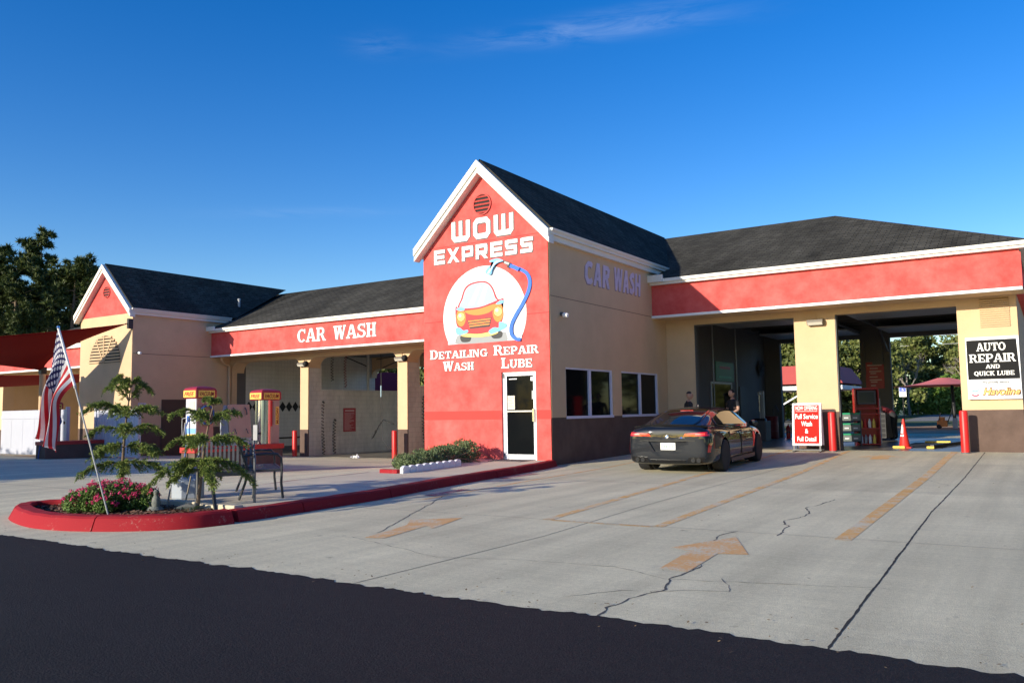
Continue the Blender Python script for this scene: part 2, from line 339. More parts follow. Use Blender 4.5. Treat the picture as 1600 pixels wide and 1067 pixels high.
# ------------------------------------------------------------------ lettering
def para(x0, x1, w, y0=0, y1=1): return [(x0-w/2, y0), (x0+w/2, y0), (x1+w/2, y1), (x1-w/2, y1)]
def rect(x0, y0, x1, y1): return [(x0, y0), (x1, y0), (x1, y1), (x0, y1)]
def ring(cx, cy, rx, ry, wx, wy, a0, a1, n=10):
    out = []
    for i in range(n):
        t0 = R_(a0+(a1-a0)*i/n); t1 = R_(a0+(a1-a0)*(i+1)/n)
        q = [(cx+rx*math.cos(t0), cy+ry*math.sin(t0)), (cx+rx*math.cos(t1), cy+ry*math.sin(t1)), (cx+(rx-wx)*math.cos(t1), cy+(ry-wy)*math.sin(t1)), (cx+(rx-wx)*math.cos(t0), cy+(ry-wy)*math.sin(t0))]
        out.append(q if a1 > a0 else q[::-1])
    return out
def strip(pts, w, closed=False):
    n = len(pts); L, Rr = [], []
    for i in range(n):
        p = np.array(pts[i]); a = np.array(pts[i-1]) if (i > 0 or closed) else None; b = np.array(pts[(i+1) % n]) if (i < n-1 or closed) else None
        d1 = (p-a)/np.linalg.norm(p-a) if a is not None else None; d2 = (b-p)/np.linalg.norm(b-p) if b is not None else None
        if d1 is None: d1 = d2
        if d2 is None: d2 = d1
        n1 = np.array([-d1[1], d1[0]]); n2 = np.array([-d2[1], d2[0]]); mm = n1+n2; mm /= np.linalg.norm(mm); k = w/2/max(.35, mm@n1)
        L.append(tuple(p+mm*k)); Rr.append(tuple(p-mm*k))
    out = []
    for i in range(n if closed else n-1):
        j = (i+1) % n; out.append([Rr[i], Rr[j], L[j], L[i]])
    return out
def slab(ch, v=.21, h=.11, s=.11, o=.07):
    def stem(x, t=1, b=1, vv=v, l=o, r=o):
        q = [rect(x, s if b else 0, x+vv, 1-s if t else 1)]
        if b: q.append(rect(x-l, 0, x+vv+r, s))
        if t: q.append(rect(x-l, 1-s, x+vv+r, 1))
        return q
    if ch == 'A': return [para(.13, .40, .12, s, 1), para(.74, .47, .21, s, 1), rect(.24, .27, .64, .27+h), rect(-.03, 0, .30, s), rect(.56, 0, .93, s)], .92
    if ch == 'B': return stem(o, r=0)+[rect(o+v, 1-h, .46, 1), rect(o+v, .47, .48, .47+h), rect(o+v, 0, .48, h)]+ring(.46, .765, .28, .235, v*.9, h, -90, 90)+ring(.48, .29, .30, .29, v*.9, h, -90, 90), .80
    if ch == 'C': return ring(.42, .5, .42, .5, v, h, 48, 318, 14)+[rect(.66, .66, .74, 1)], .80
    if ch == 'D': return stem(o, r=0)+[rect(o+v, 1-h, .40, 1), rect(o+v, 0, .40, h)]+ring(.40, .5, .42, .5, v, h, -90, 90, 12), .86
    if ch == 'E': return stem(o, r=0)+[rect(o+v, 1-h, .70, 1), rect(o+v, .45, .54, .45+h), rect(o+v, 0, .72, h), rect(.61, .70, .70, 1-h), rect(.47, .33, .56, .45), rect(.63, h, .72, .32)], .77
    if ch == 'F': return stem(o)+[rect(o+v+o, 1-h, .68, 1), rect(o+v, .45, .54, .45+h), rect(.60, .70, .68, 1-h)], .72
    if ch == 'G': return ring(.42, .5, .42, .5, v, h, 48, 312, 14)+[rect(.66, .68, .74, 1), rect(.62, .05, .80, .40), rect(.50, .40, .88, .40+s)], .90
    if ch == 'H': return stem(o)+stem(.55)+[rect(o+v, .45, .55, .45+h)], .87
    if ch == 'I': return stem(o), 2*o+v+.02
    if ch == 'K': return stem(o)+[para(.26, .62, .13, .42, 1-s), para(.68, .42, .21, s, .62), rect(.48, 1-s, .82, 1), rect(.52, 0, .88, s)], .88
    if ch == 'L': return stem(o, r=0)+[rect(o, 1-s, .38, 1), rect(o+v, 0, .70, h), rect(.60, h, .70, .36)], .75
    if ch == 'N': return stem(o, vv=.11, b=1, t=0)+[rect(-.02, 1-s, .2, 1), para(.66, .16, .21, 0, 1)]+stem(.62, t=1, b=0, vv=.11), .87
    if ch == 'O': return ring(.44, .5, .44, .5, v, h, 0, 360, 22), .92
    if ch == 'P': return stem(o)+[rect(o+v, 1-h, .46, 1), rect(o+v, .40, .46, .40+h)]+ring(.46, .70, .30, .30, v*.9, h, -90, 90), .80
    if ch == 'Q': return ring(.44, .5, .44, .5, v, h, 0, 360, 22)+[para(.72, .46, .2, -.14, .24)], .92
    if ch == 'R': return stem(o)+[rect(o+v, 1-h, .46, 1), rect(o+v, .44, .46, .44+h)]+ring(.46, .72, .28, .28, v*.9, h, -90, 90)+[para(.70, .50, .21, s*.6, .46), rect(.60, 0, .88, s*.8)], .88
    if ch == 'S': return ring(.37, .735, .33, .265, v*.85, h, 30, 265, 10)+ring(.37, .275, .36, .275, v*.85, h, -150, 95, 12)+[rect(.60, .68, .68, 1), rect(.02, 0, .10, .33)], .76
    if ch == 'T': return [rect(.30, s, .30+v, 1-h), rect(.20, 0, .61, s), rect(.02, 1-h, .79, 1), rect(.02, .66, .11, 1-h), rect(.70, .66, .79, 1-h)], .83
    if ch == 'U': return [rect(o, .32, o+v, 1-s), rect(0, 1-s, 2*o+v, 1), rect(.62, .32, .75, 1-s), rect(.52, 1-s, .85, 1)]+ring(.41, .34, .34, .34, v*.8, h, 180, 360, 12), .88
    if ch == 'W': return [para(.30, .14, .20, 0, 1-s), para(.30, .52, .12, 0, .95), para(.76, .56, .20, 0, 1-s), para(.76, .98, .12, 0, 1-s), rect(-.02, 1-s, .36, 1), rect(.40, 1-s, .74, 1), rect(.86, 1-s, 1.12, 1)], 1.14
    if ch == 'V': return [para(.38, .14, .21, 0, 1-s), para(.38, .64, .12, 0, 1-s), rect(-.02, 1-s, .34, 1), rect(.5, 1-s, .8, 1)], .82
    return [], .42
def block(ch, t=.25):
    a = t/2
    if ch == 'W': return strip([(a, 1), (a, .24), (.24, a), (1.0, a), (1.24-a, .24), (1.24-a, 1)], t)+[rect(.62-a*.9, t, .62+a*.9, 1)], 1.36
    if ch == 'O': return strip([(a, .26), (.26, a), (.86, a), (1.12-a, .26), (1.12-a, .74), (.86, 1-a), (.26, 1-a), (a, .74)], t, True), 1.24
    if ch == 'E': return [rect(0, 0, t, 1), rect(t, 0, 1, .24), rect(t, .38, .95, .62), rect(t, .76, 1, 1)], 1.12
    if ch == 'X': return [para(.15, .92, .3), [(.0, 1), (.3, 1), (.55, .62), (.40, .42)][::-1], [(.55, .58), (1.10, 0), (.78, 0), (.44, .44)]], 1.20
    if ch == 'P': return [rect(0, 0, t, 1)]+strip([(t, 1-a), (.86, 1-a), (1-a, .84), (1-a, .5), (.86, .38), (t, .38)], t), 1.12
    if ch == 'R': return [rect(0, 0, t, 1)]+strip([(t, 1-a), (.86, 1-a), (1-a, .84), (1-a, .54), (.86, .42), (t, .42)], t)+[para(.90, .60, .3, 0, .32)], 1.16
    if ch == 'S': return strip([(1.02, 1-a), (.22, 1-a), (a, .86), (a, .63), (.22, .5), (.84, .5), (.98-a, .38), (.98-a, .16), (.84, a), (0, a)], t), 1.14
    return [], .5
def brush(ch, t=.22):
    a = t/2
    d = {'C': ([(.62, .80), (.50, .97-a), (.28, .97-a), (a, .7), (a, .3), (.28, a), (.5, a), (.64, .22)], .72), 'A': None, 'R': None, 'W': None, 'S': ([(.60, .84), (.42, 1-a), (.2, .92-a), (.13, .72), (.3, .56), (.5, .42), (.52, .22), (.34, a), (.04, .16)], .68), 'H': None}
    if ch in ('C', 'S'): return strip(d[ch][0], t), d[ch][1]
    if ch == 'A': return [para(.12, .36, t), para(.62, .40, t), rect(.22, .24, .56, .38)], .78
    if ch == 'R': return [rect(.02, 0, .02+t, 1)]+strip([(.2, 1-a), (.44, 1-a), (.56, .8), (.5, .56), (.22, .46)], .2)+[para(.58, .36, t, 0, .48)], .74
    if ch == 'W': return [para(.26, .08, t), para(.26, .48, .18), para(.70, .5, t), para(.70, .92, .18)], 1.04
    if ch == 'H': return [rect(.02, 0, .02+t, 1), rect(.50, 0, .5+t, 1), rect(.2, .42, .55, .6)], .80
    return [], .4
def text_polys(txt, fn, gap=.06, smallcap=0):
    out = []; x = 0
    for i, ch in enumerate(txt):
        k = smallcap if (smallcap and ch.islower()) else 1.0
        ps, adv = fn(ch.upper())
        out += [[(x+a*k, b*k) for a, b in p] for p in ps]; x += adv*k+gap
    return out, x-gap
def letters(txt, fn, x0, x1, z0, z1, put, m, depth=.012, gap=.06, smallcap=0, shear=0, grow=0, base=.004, mb=None):
    """put(a,b,d): maps sign-plane coords + height above the plane to 3-D"""
    ps, W = text_polys(txt, fn, gap, smallcap); mb = mb or MB()
    for i, p in enumerate(ps):
        c = np.mean(p, axis=0); q = []
        for a, b in p:
            if grow:
                a += math.copysign(grow, a-c[0])*(1 if abs(a-c[0]) > 1e-6 else 0); b += math.copysign(grow, b-c[1])*(1 if abs(b-c[1]) > 1e-6 else 0)
            q.append((x0+(a+shear*b)/W*(x1-x0), z0+b*(z1-z0)))
        d = base+depth+(i % 7)*.0005; n = len(q)
        v = [put(a, b, base) for a, b in q]+[put(a, b, d) for a, b in q]
        mb.add(v, [tuple(range(n, 2*n))]+[(i_, (i_+1) % n, n+(i_+1) % n, n+i_) for i_ in range(n)], m)
    return mb
DG = None
def ftext(txt, width, height, m, put, cx, z0, bold=.0, shear=0, depth=.004, mb=None, base=.003):
    """sans text from the built-in font, centred at cx, cap height about `height`, fitted to width"""
    cu = bpy.data.curves.new('t', 'FONT'); cu.body = txt; cu.offset = bold; cu.shear = shear; cu.resolution_u = 3
    o = bpy.data.objects.new('t', cu); COL.objects.link(o)
    dg = bpy.context.evaluated_depsgraph_get(); me = bpy.data.meshes.new_from_object(o.evaluated_get(dg))
    vs = np.array([v.co[:] for v in me.vertices]); fs = [tuple(p.vertices) for p in me.polygons]
    bpy.data.objects.remove(o); bpy.data.curves.remove(cu); bpy.data.meshes.remove(me)
    mb = mb or MB(); x0, x1 = vs[:, 0].min(), vs[:, 0].max(); k = width/(x1-x0); kz = height/0.70
    mb.add([put(cx+(x-(x0+x1)/2)*k, z0+y*kz, base+depth) for x, y, _ in vs], fs, m)
    return mb
def put_y(y0): return lambda a, b, d: (a, y0-d, b)           # on a wall facing -Y
def put_x(x0): return lambda a, b, d: (x0+d, a, b)           # on a wall facing +X

# ------------------------------------------------------------------ terrain height
def cl(a): return min(1.0, max(0.0, a))
def sm(a): a = cl(a); return a*a*(3-2*a)
def gz(x, y):
    r = 0.1*cl(y/7.5)
    l = -0.45*cl((y+8)/15.5)**1.5
    e = 0.125*sm((y+11.5)/2.5)*(1-sm((-1.6-x)/3.5))
    t = sm((-1.0-x)/0.6) if y < 0 else sm((-2-x)/2)
    h = (1-t)*r+t*(l*sm((-1.6-x)/5)+e)
    return h-0.17*sm((y-20)/14)*sm((x+6)/3)+0.5*sm((y-48)/50)*sm((x+30)/10)
def sheet(name, xs, ys, m, dz=0.0, edge=None):
    mb = MB(); P = []
    for j, y in enumerate(ys):
        row = []
        for x in xs:
            yy = y
            if edge and j == edge: yy = y+nr.normal(0, .016)+.022*math.sin(x*1.7)+.012*math.sin(x*7.3+1)+.010*math.sin(x*19)
            row.append((x, yy, gz(x, y)+dz))
        P.append(row)
    mb.grid(P, m, True); return struct(mb.build(name))
ar = lambda a, b, s: list(np.arange(a, b+1e-6, s))
sheet('ground', sorted(set(ar(-600, -80, 40)+ar(-80, 50, 2.5)+ar(50, 600, 50))), sorted(set(ar(-400, -60, 40)+ar(-60, 120, 2.5)+ar(120, 900, 60))), GRASS, -0.04)
sheet('concrete_lot', ar(-70, 45, 0.5), ar(-13.5, 24, 0.5), CONC)
sheet('asphalt_drive', ar(-90, -6, 0.5)+ar(-5.95, 13, 0.05)+ar(13.25, 60, 0.5), [-60, -50, -40, -30, -24, -20, -17, -15, -14, -13.4, -12.93], ASPH, 0.004, 10)
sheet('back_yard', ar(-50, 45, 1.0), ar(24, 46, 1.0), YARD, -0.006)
sheet('lawn_strip', ar(-60, 60, 2.0), ar(46, 60, 1.0), GRASS, 0.0)
sheet('road', ar(-120, 120, 4.0), ar(60, 82, 1.0), ROADM, 0.01)

def strip_obj(name, pts, w, m, dz=.002, kind=True, jit=0, wj=0):
    """a flat painted strip or joint following the ground"""
    Q = []
    for i in range(len(pts)-1):
        a, b = np.array(pts[i]), np.array(pts[i+1]); n = max(1, int(np.linalg.norm(b-a)/(.07 if jit else .5)))
        for k in range(n): Q.append(a+(b-a)*k/n)
    Q.append(np.array(pts[-1])); P = []
    wk = np.zeros(2)
    for i in range(1, len(Q)-1):
        if jit: wk = wk*.75+nr.normal(0, jit*.7, 2); Q[i] = Q[i]+wk
    for i, q in enumerate(Q):
        d = Q[min(i+1, len(Q)-1)]-Q[max(i-1, 0)]; d = d/np.linalg.norm(d); n_ = np.array([-d[1], d[0]])
        ww = w*(1+(nr.uniform(-wj, wj) if wj else 0))/2
        if wj and i in (0, len(Q)-1): ww *= .2
        a, b = q+n_*ww, q-n_*ww
        P.append([(a[0], a[1], gz(*a)+dz), (b[0], b[1], gz(*b)+dz)])
    mb = MB(); mb.grid(P, m, False); return struct(mb.build(name))
# expansion joints and cracks
strip_obj('expansion_joint', [(9.39, -12.95), (9.15, -6), (8.95, 7.4)], .017, JOINT, .002, jit=.002, wj=.35)
strip_obj('expansion_joint', [(5.68, -12.94), (5.75, -10), (5.55, -7), (5.4, -3), (5.15, 7.4)], .010, CRACK, .002)
strip_obj('expansion_joint', [(3.89, -10.68), (1.9, -6.75)], .012, CRACK, .003, jit=.01)
for p in ([(1.7, -8.85), (16, -8.6)], [(9.2, -3.0), (16, -2.9)], [(1.3, -3.6), (9.1, -3.3)], [(0.4, 2.0), (9.0, 2.2)], [(9.1, 3.0), (16, 3)]):
    strip_obj('expansion_joint', p, .012, JOINT2, .003, jit=.002)
for p in ([(-3, -9), (-26, -9)], [(-6, -12.6), (-6, -1)], [(-12, -12.6), (-12, 6)], [(-3, -3.5), (-26, -3.5)], [(-18, -12), (-18, 3)], [(-4.5, 3), (-20, 3)]):
    strip_obj('expansion_joint', p, .02, JOINT2, .003)
for p in ([(7.91, -13.0), (7.83, -12.3), (7.98, -11.9), (7.83, -11.5), (7.86, -10.9), (7.6, -9.9), (7.45, -9.07), (7.5, -8.7)],
          [(7.97, -8.86), (7.9, -8.3), (7.74, -7.71), (7.82, -7.1), (7.78, -6.64), (7.62, -6.2), (7.69, -5.88), (7.75, -4.94)]):
    strip_obj('pavement_crack', p, .015, CRACK, .002, jit=.016, wj=.75)
for p in ([(3.84, -11.04), (4.6, -11.3), (5.5, -11.63), (6.21, -11.37), (7.22, -11.26), (7.81, -11.52), (8.4, -11.39), (9.43, -11.09)],
          [(8.2, -11.3), (8.4, -11.75), (7.7, -12.1), (7.4, -12.5)], [(9.0, -2.0), (8.3, -.4), (7.9, .4)]):
    strip_obj('pavement_crack', p, .008, CRACK2, .002, jit=.014, wj=.8)
# yellow lane lines
strip_obj('lane_line', [(5.08, -8.83), (4.30, -1.2), (3.9, 7.3)], .13, YEL, .003)
strip_obj('lane_line', [(6.57, -8.8), (5.55, 7.3)], .13, YEL, .003)
strip_obj('lane_line', [(8.64, -8.85), (8.25, 6), (8.15, 12)], .17, YEL, .003)
strip_obj('lane_line', [(5.15, -8.84), (6.5, -8.82)], .06, YEL, .0045)
strip_obj('lane_line', [(2.05, -7.6), (1.75, -4), (1.45, 1.0), (1.3, 3)], .08, YEL2, .003)
def arrow(pts, nm='lane_arrow', m=YEL2):
    mb = MB(); mb.add([(x, y, gz(x, y)+.0035) for x, y in pts], [tuple(range(len(pts)))], m); return struct(mb.build(nm))
arrow([(3.99, -9.16), (4.27, -10.14), (4.05, -9.97), (4.26, -10.98), (4.03, -11.04), (3.78, -10.02), (3.49, -9.62)][::-1])
arrow([(7.62, -9.14), (8.06, -10.13), (7.79, -10.22), (7.87, -11.18), (7.60, -11.16), (7.50, -10.2), (7.27, -10.08)][::-1])
arrow([(6.75, 5.9), (7.4, 4.9), (7.0, 4.95), (7.05, 4.2), (6.62, 4.2), (6.6, 4.95), (6.2, 4.9)][::-1], m=YEL)
arrow([(0.6, -3.7), (1.05, -3.75), (1.0, -2.3), (0.72, -2.35)], 'painted_patch', REDP)
arrow([(1.65, -7.1), (1.9, -7.1), (1.75, -5.9), (1.55, -5.9)], 'painted_patch', REDP)

# ================================================================== THE BUILDING
B = thing('car_wash_building', 'red and tan stucco car wash with dark shingle roofs and a tall gabled tower', 'building')
def part(mb, name, parent=None, label=None, **k):
    o = mb.build(name, parent or B, **k)
    if label: o['label'] = label
    return o
def one(name, *boxes, parent=None, label=None, **k):
    mb = MB()
    for b in boxes: mb.box(*b)
    return part(mb, name, parent, label, **k)
# ---- main tower
TX0, TX1, TEAVE, TRID, TMID = -4.1, 0.0, 5.78, 8.02, -2.05
mb = MB()
DX0, DX1, DZ0, DZ1 = -1.51, -0.46, 0.13, 2.40                       # door opening
mb.box(TX0, DX0, 0, .22, 0, DZ1, RED); mb.box(DX1, TX1-.004, 0, .22, 0, DZ1, RED); mb.box(DX0, DX1, 0, .22, -.1, DZ0, RED)
mb.prism([(TX0, DZ1), (TX1-.004, DZ1), (TX1-.004, TEAVE), (TMID, TRID), (TX0, TEAVE)], 0, .22, RED)
front = part(mb, 'gable_wall', label='sunlit red gable wall with painted lettering')
mb = MB()
mb.box(TX0+.01, DX0-.01, -.003, 0, 1.17, 1.40, REDBAND); mb.box(DX1+.01, TX1-.02, -.003, 0, 1.17, 1.40, REDBAND)
part(mb, 'paint_band', front)
for z in (3.86, 5.93): one('reveal_joint', (TX0+.02, TX1-.02, -.0015, 0, z, z+.014, mat('joint_red', (.42, .03, .03), .9)), parent=front)
# side wall (faces +X) with two windows
W1, W2, WZ = (0.74, 3.47), (4.05, 6.72), (1.20, 2.50)
WC = 1.20
mb = MB()
def sidewall(z0, z1, m, x0=-.2, x1=0, y0=.0, y1=7.75): mb.box(x0, x1, y0, y1, z0, z1, m)
sidewall(0-.3, WC, BROWN, y0=.22); sidewall(WZ[1], TEAVE+.1, TAN, y0=.22)
for a, b in ((.22, W1[0]), (W1[1], W2[0]), (W2[1], 7.75)): sidewall(WC, WZ[1], TAN, y0=a, y1=b)
mb.box(-.03, 0, -.0, .22, -.3, WC, BROWN); mb.box(-.03, 0, 0, .22, WC, TEAVE, TAN)
side = part(mb, 'side_wall', label='shaded tan side wall with brown base')
one('reveal_joint', (0, .0015, .02, 7.4, 4.29, 4.305, BROWN), parent=side)
mb = MB(); mb.box(TX0, TX0+.2, .22, 7.6, -.5, TEAVE+.1, RED); part(mb, 'side_wall')
LV = mat('window_frame_lilac', (0.66, 0.66, 0.80), 0.4)
for a, b in (W1, W2):
    mb = MB(); z0, z1 = WZ; f = .07; x0, x1 = -.10, -.02
    mb.box(x0, .02, a, b, z0-.04, z0+.03, LV); mb.box(x0, x1, a, b, z1-f*.7, z1, LV)
    mb.box(x0, x1, a, a+f*.6, z0+.03, z1-f*.7, LV); mb.box(x0, x1, b-f*1.3, b, z0+.03, z1-f*.7, LV)
    mb.box(x0, x1+.01, (a+b)/2-.06, (a+b)/2+.06, z0+.03, z1-f*.7, LV)
    win = part(mb, 'window', side)
    one('pane', (-.075, -.06, a+.04, (a+b)/2-.06, z0+.03, z1-.05, GLASSD), parent=win); one('pane', (-.075, -.06, (a+b)/2+.06, b-.09, z0+.03, z1-.05, GLASSD), parent=win)
# door
mb = MB(); fy0, fy1 = .05, .13
mb.box(DX0, DX0+.06, fy0, fy1, DZ0, DZ1, WHITE); mb.box(DX1-.06, DX1, fy0, fy1, DZ0, DZ1, WHITE); mb.box(DX0+.06, DX1-.06, fy0, fy1, DZ1-.06, DZ1, WHITE)
dfr = part(mb, 'door_frame')
mb = MB(); y0, y1 = .065, .11; a, b = DX0+.063, DX1-.063
mb.box(a, a+.055, y0, y1, DZ0+.01, DZ1-.063, WHITE); mb.box(b-.055, b, y0, y1, DZ0+.01, DZ1-.063, WHITE); mb.box(a+.055, b-.055, y0, y1, DZ0+.01, DZ0+.14, WHITE); mb.box(a+.055, b-.055, y0, y1, DZ1-.11, DZ1-.063, WHITE)
mb.box(a+.055, b-.055, y0-.03, y0, 1.355, 1.395, CREAM)
door = part(mb, 'door', dfr)
one('pane', (a+.055, b-.055, .085, .095, DZ0+.14, DZ1-.11, GLASSD), parent=door)
one('door_handle', (b-.06, b+.0, y0-.07, y0-.03, 1.10, 1.44, STEEL), (b-.05, b-.01, y0-.03, y0, 1.15, 1.19, STEEL), parent=door, bevel=.01)
for z_ in (.17, 2.24): one('hinge', (DX0+.02, DX0+.055, fy0-.012, fy0, z_, z_+.12, GREYD), parent=dfr)
mb = MB(); mb.box(a+.08, a+.30, y0-.004, y0+.018, 1.42, 1.78, CREAM)
for k in range(7): mb.box(a+.105, a+.275-.03*(k % 3), y0-.006, y0-.004, 1.47+k*.04, 1.478+k*.04, GREYD)
part(mb, 'door_notice', door)
one('door_sticker', (b-.10, b-.055, y0-.004, y0+.018, 1.68, 1.90, GREY), parent=door); one('door_sticker', (a+.12, a+.36, .08, .084, 2.20, 2.225, WHITE), parent=door); one('door_sticker', (b-.14, b-.07, .08, .084, 2.15, 2.25, WHITE), parent=door)
# tower roof, rake trim, gutters
def roofpoly(name, pts, m=SHINGLE, th=.05, eave=None, lab=None):
    """planar roof polygon with thickness; UV: along the eave, up the slope"""
    P = [Vector(p) for p in pts]; n = (P[1]-P[0]).cross(P[2]-P[0]).normalized(); u = (P[1]-P[0]).normalized() if eave is None else Vector(eave).normalized()
    v = n.cross(u); mb = MB(); k = len(P); low = [p-n*th for p in P]
    uv = [(p.dot(u), p.dot(v)) for p in P]
    mb.add(P+low, [tuple(range(k)), tuple(range(2*k-1, k-1, -1))]+[(i, k+i, k+(i+1) % k, (i+1) % k) for i in range(k)], m, False, [uv, uv[::-1]]+[[(0, 0), (.1, 0), (.1, .1), (0, .1)]]*k)
    return part(mb, name, label=lab)
RE, RR = 6.00, 8.17                 # eave / ridge height of the roof top
ov = .17
roofpoly('roof', [(TX1+ov, -.12, RE), (TX1+ov, 7.6, RE), (TMID, 12.6, RR), (TMID, -.12, RR)], lab='shaded slope of the tower roof')
roofpoly('roof', [(TX0-ov, 7.6, RE), (TX0-ov, -.12, RE), (TMID, -.12, RR), (TMID, 12.6, RR)])
def rake(x0, xm, x1, zr, ze, y, parent=None, hi=.345):
    mb = MB()
    for s, xe in ((1, x1), (-1, x0)):
        for (d0, d1, yy0, yy1) in ((0, .20, y-.30, y-.02), (.20, hi, y-.26, y-.02)):
            pts = [(xm, zr-d0-.055), (xe, ze-d0-.055), (xe, ze-d1-.055), (xm, zr-d1-.055)]
            mb.prism(pts if s > 0 else pts[::-1], yy0, yy1, TRIM)
    return part(mb, 'rake_trim')
rake(TX0-ov+.02, TMID, TX1+ov-.02, RR, RE, .02)
def gutter(x, y0, y1, z, sx):
    """K-style gutter along Y; sx: outward side"""
    prof = [(0, 0), (.07, 0), (.075, .05), (.12, .10), (.125, .14), (0, .14)]
    P = [(x+sx*a, z+b) for a, b in prof]; P = P if sx > 0 else P[::-1]
    mb = MB(); mb.prism([(a, b) for a, b in P], y0, y1, TRIM); return part(mb, 'gutter')
gutter(TX1+.10, -.16, 7.75, RE-.16, 1); gutter(TX0-.10, -.16, 7.75, RE-.16, -1)
one('eave_trim', (TX1, TX1+.10, 0.0, 7.6, RE-.30, RE-.06, TRIM)); one('eave_trim', (TX0-.10, TX0, 0.0, 7.6, RE-.30, RE-.06, TRIM))
# round louvred vents
def round_vent(xc, zc, r, y, m, n=5):
    mb = MB(); N = 28
    ringp = [(xc+r*math.cos(2*math.pi*i/N), zc+r*math.sin(2*math.pi*i/N)) for i in range(N)]
    mb.prism(ringp, y-.004, y-.002, BLKM)
    for i in range(N):
        p, q = ringp[i], ringp[(i+1) % N]; k = .88
        p2, q2 = (xc+(p[0]-xc)*k, zc+(p[1]-zc)*k), (xc+(q[0]-xc)*k, zc+(q[1]-zc)*k)
        mb.prism([p, q, q2, p2], y-.035, y-.004, m)
    for i in range(n):
        z = zc-r*.88+(i+.5)*r*1.76/n; h = r*1.76/n*.30; ww = math.sqrt(max(.01, (r*.92)**2-(z-zc)**2))
        mb.obox((xc, y-.016, z), (ww, 0, 0), (0, .012, h*.55), (0, -.004, h*.3) , m)
    return part(mb, 'vent')
round_vent(-2.05, 6.95, .30, 0, mat('vent_red', (.42, .05, .04), .7))
# ---- painted lettering on the tower
P0 = put_y(0.0)
def sign_text(name, words, parent, shadow=True, off=(.035, -.03), m=LETTER, om=OUTL2, grow=.0):
    for (txt, fn, x0, x1, z0, z1, put, kw) in words:
        o = part(letters(txt, fn, x0, x1, z0, z1, put, m, depth=.008, base=.005, **kw), name, parent)
        if shadow: part(letters(txt, fn, x0+off[0], x1+off[0], z0+off[1], z1+off[1], put, om, depth=.003, base=.001, grow=grow, **kw), 'letter_outline', o)
sign_text('painted_lettering', [('WOW', block, -3.09, -1.00, 6.02, 6.59, P0, {'gap': .12}), ('EXPRESS', block, -3.71, -.42, 5.47, 5.87, P0, {'gap': .12})], front, off=(.010, -.010), grow=.045)
sk = {'smallcap': .8, 'gap': .03}
sign_text('painted_lettering', [('Detailing', slab, -3.88, -1.93, 2.84, 3.09, P0, sk), ('Wash', slab, -3.42, -2.38, 2.50, 2.76, P0, sk), ('Repair', slab, -1.74, -.35, 2.85, 3.11, P0, sk), ('Lube', slab, -1.50, -.54, 2.50, 2.77, P0, sk)], front, off=(.016, -.014), grow=.014)
# ---- mural: white disc, red and orange car front, blue hose and spray
def mx_(x, y): return (-3.41+(x-20)*.00312, 3.21+(1064-.066*x-y)*.00258)
mb = MB(); LAY = [0]
def decal(pts, m, raw=False):
    LAY[0] += 1; q = [mx_(*p) for p in pts] if not raw else pts; d = .0015+LAY[0]*.0006; a = sum(q[i][0]*q[(i+1) % len(q)][1]-q[(i+1) % len(q)][0]*q[i][1] for i in range(len(q)))
    if a < 0: q = q[::-1]
    bm = bmesh.new(); vs = [bm.verts.new((x, -d, z)) for x, z in q]; f = bm.faces.new(vs); bmesh.ops.triangulate(bm, faces=[f]); bm.verts.index_update()
    mb.add([v.co[:] for v in bm.verts], [[v.index for v in f.verts] for f in bm.faces], m); bm.free()
def smooth_poly(pts, n=6, closed=True):
    k = len(pts); out = []
    rng = range(k if closed else k-1)
    for i in rng:
        p0, p1, p2, p3 = [np.array(pts[(i+j) % k] if closed else pts[min(max(i+j, 0), k-1)], float) for j in (-1, 0, 1, 2)]
        for t in np.linspace(0, 1, n, endpoint=False):
            out.append(tuple(.5*(2*p1+(p2-p0)*t+(2*p0-5*p1+4*p2-p3)*t*t+(3*p1-p0-3*p2+p3)*t**3)))
    if not closed: out.append(tuple(pts[-1]))
    return out
def ell(cx, cy, rx, ry, n=22, rot=0): return [(cx+rx*math.cos(t)*math.cos(rot)-ry*math.sin(t)*math.sin(rot), cy+rx*math.cos(t)*math.sin(rot)+ry*math.sin(t)*math.cos(rot)) for t in np.linspace(0, 2*math.pi, n, endpoint=False)]
def wob(pts, w, closed=False): # polyline ribbon
    out = []
    for q in strip(pts, w, closed): out.append(q)
    return out
MW = mat('mural_white', (.70, .72, .74), .6); MP = mat('mural_pale_blue', (.34, .50, .62), .6); MG = mat('mural_grey', (.30, .31, .32), .7); MR = mat('mural_red', (.64, .018, .024), .6); MO = mat('mural_orange', (.85, .22, .03), .6); MY = mat('mural_yellow', (.88, .62, .16), .6); MBL = mat('mural_blue', (.008, .12, .60), .6); ML = mat('mural_light_blue', (.16, .46, .80), .6); MK = mat('mural_black', (.02, .02, .022), .6); MD = mat('mural_slate', (.05, .065, .08), .6)
cxm, czm = -2.055, 3.93; disc = []
for i in range(41):
    t = math.pi*1.19-(math.pi*1.38)*i/40; disc.append((cxm+1.355*math.cos(t), czm+1.34*math.sin(t)*1.0))
disc = [p for p in disc if p[1] >= 3.215]; disc = [(disc[0][0], 3.215)]+disc+[(disc[-1][0], 3.215)]
decal(disc, MW, True)
decal(smooth_poly([(160, 1010), (175, 965), (260, 945), (640, 925), (690, 960), (695, 1010), (640, 1022), (190, 1050)]), MG)
for cx, cy in ((262, 992), (588, 955)): decal(smooth_poly([(cx-52, cy-28), (cx+50, cy-34), (cx+46, cy+28), (cx-40, cy+34)]), MK)
decal(smooth_poly([(205, 690), (222, 560), (262, 455), (340, 405), (470, 395), (545, 450), (590, 560), (600, 640)]), MR)
decal(smooth_poly([(222, 680), (238, 565), (274, 470), (346, 422), (468, 412), (534, 462), (574, 565), (582, 640)]), MP)
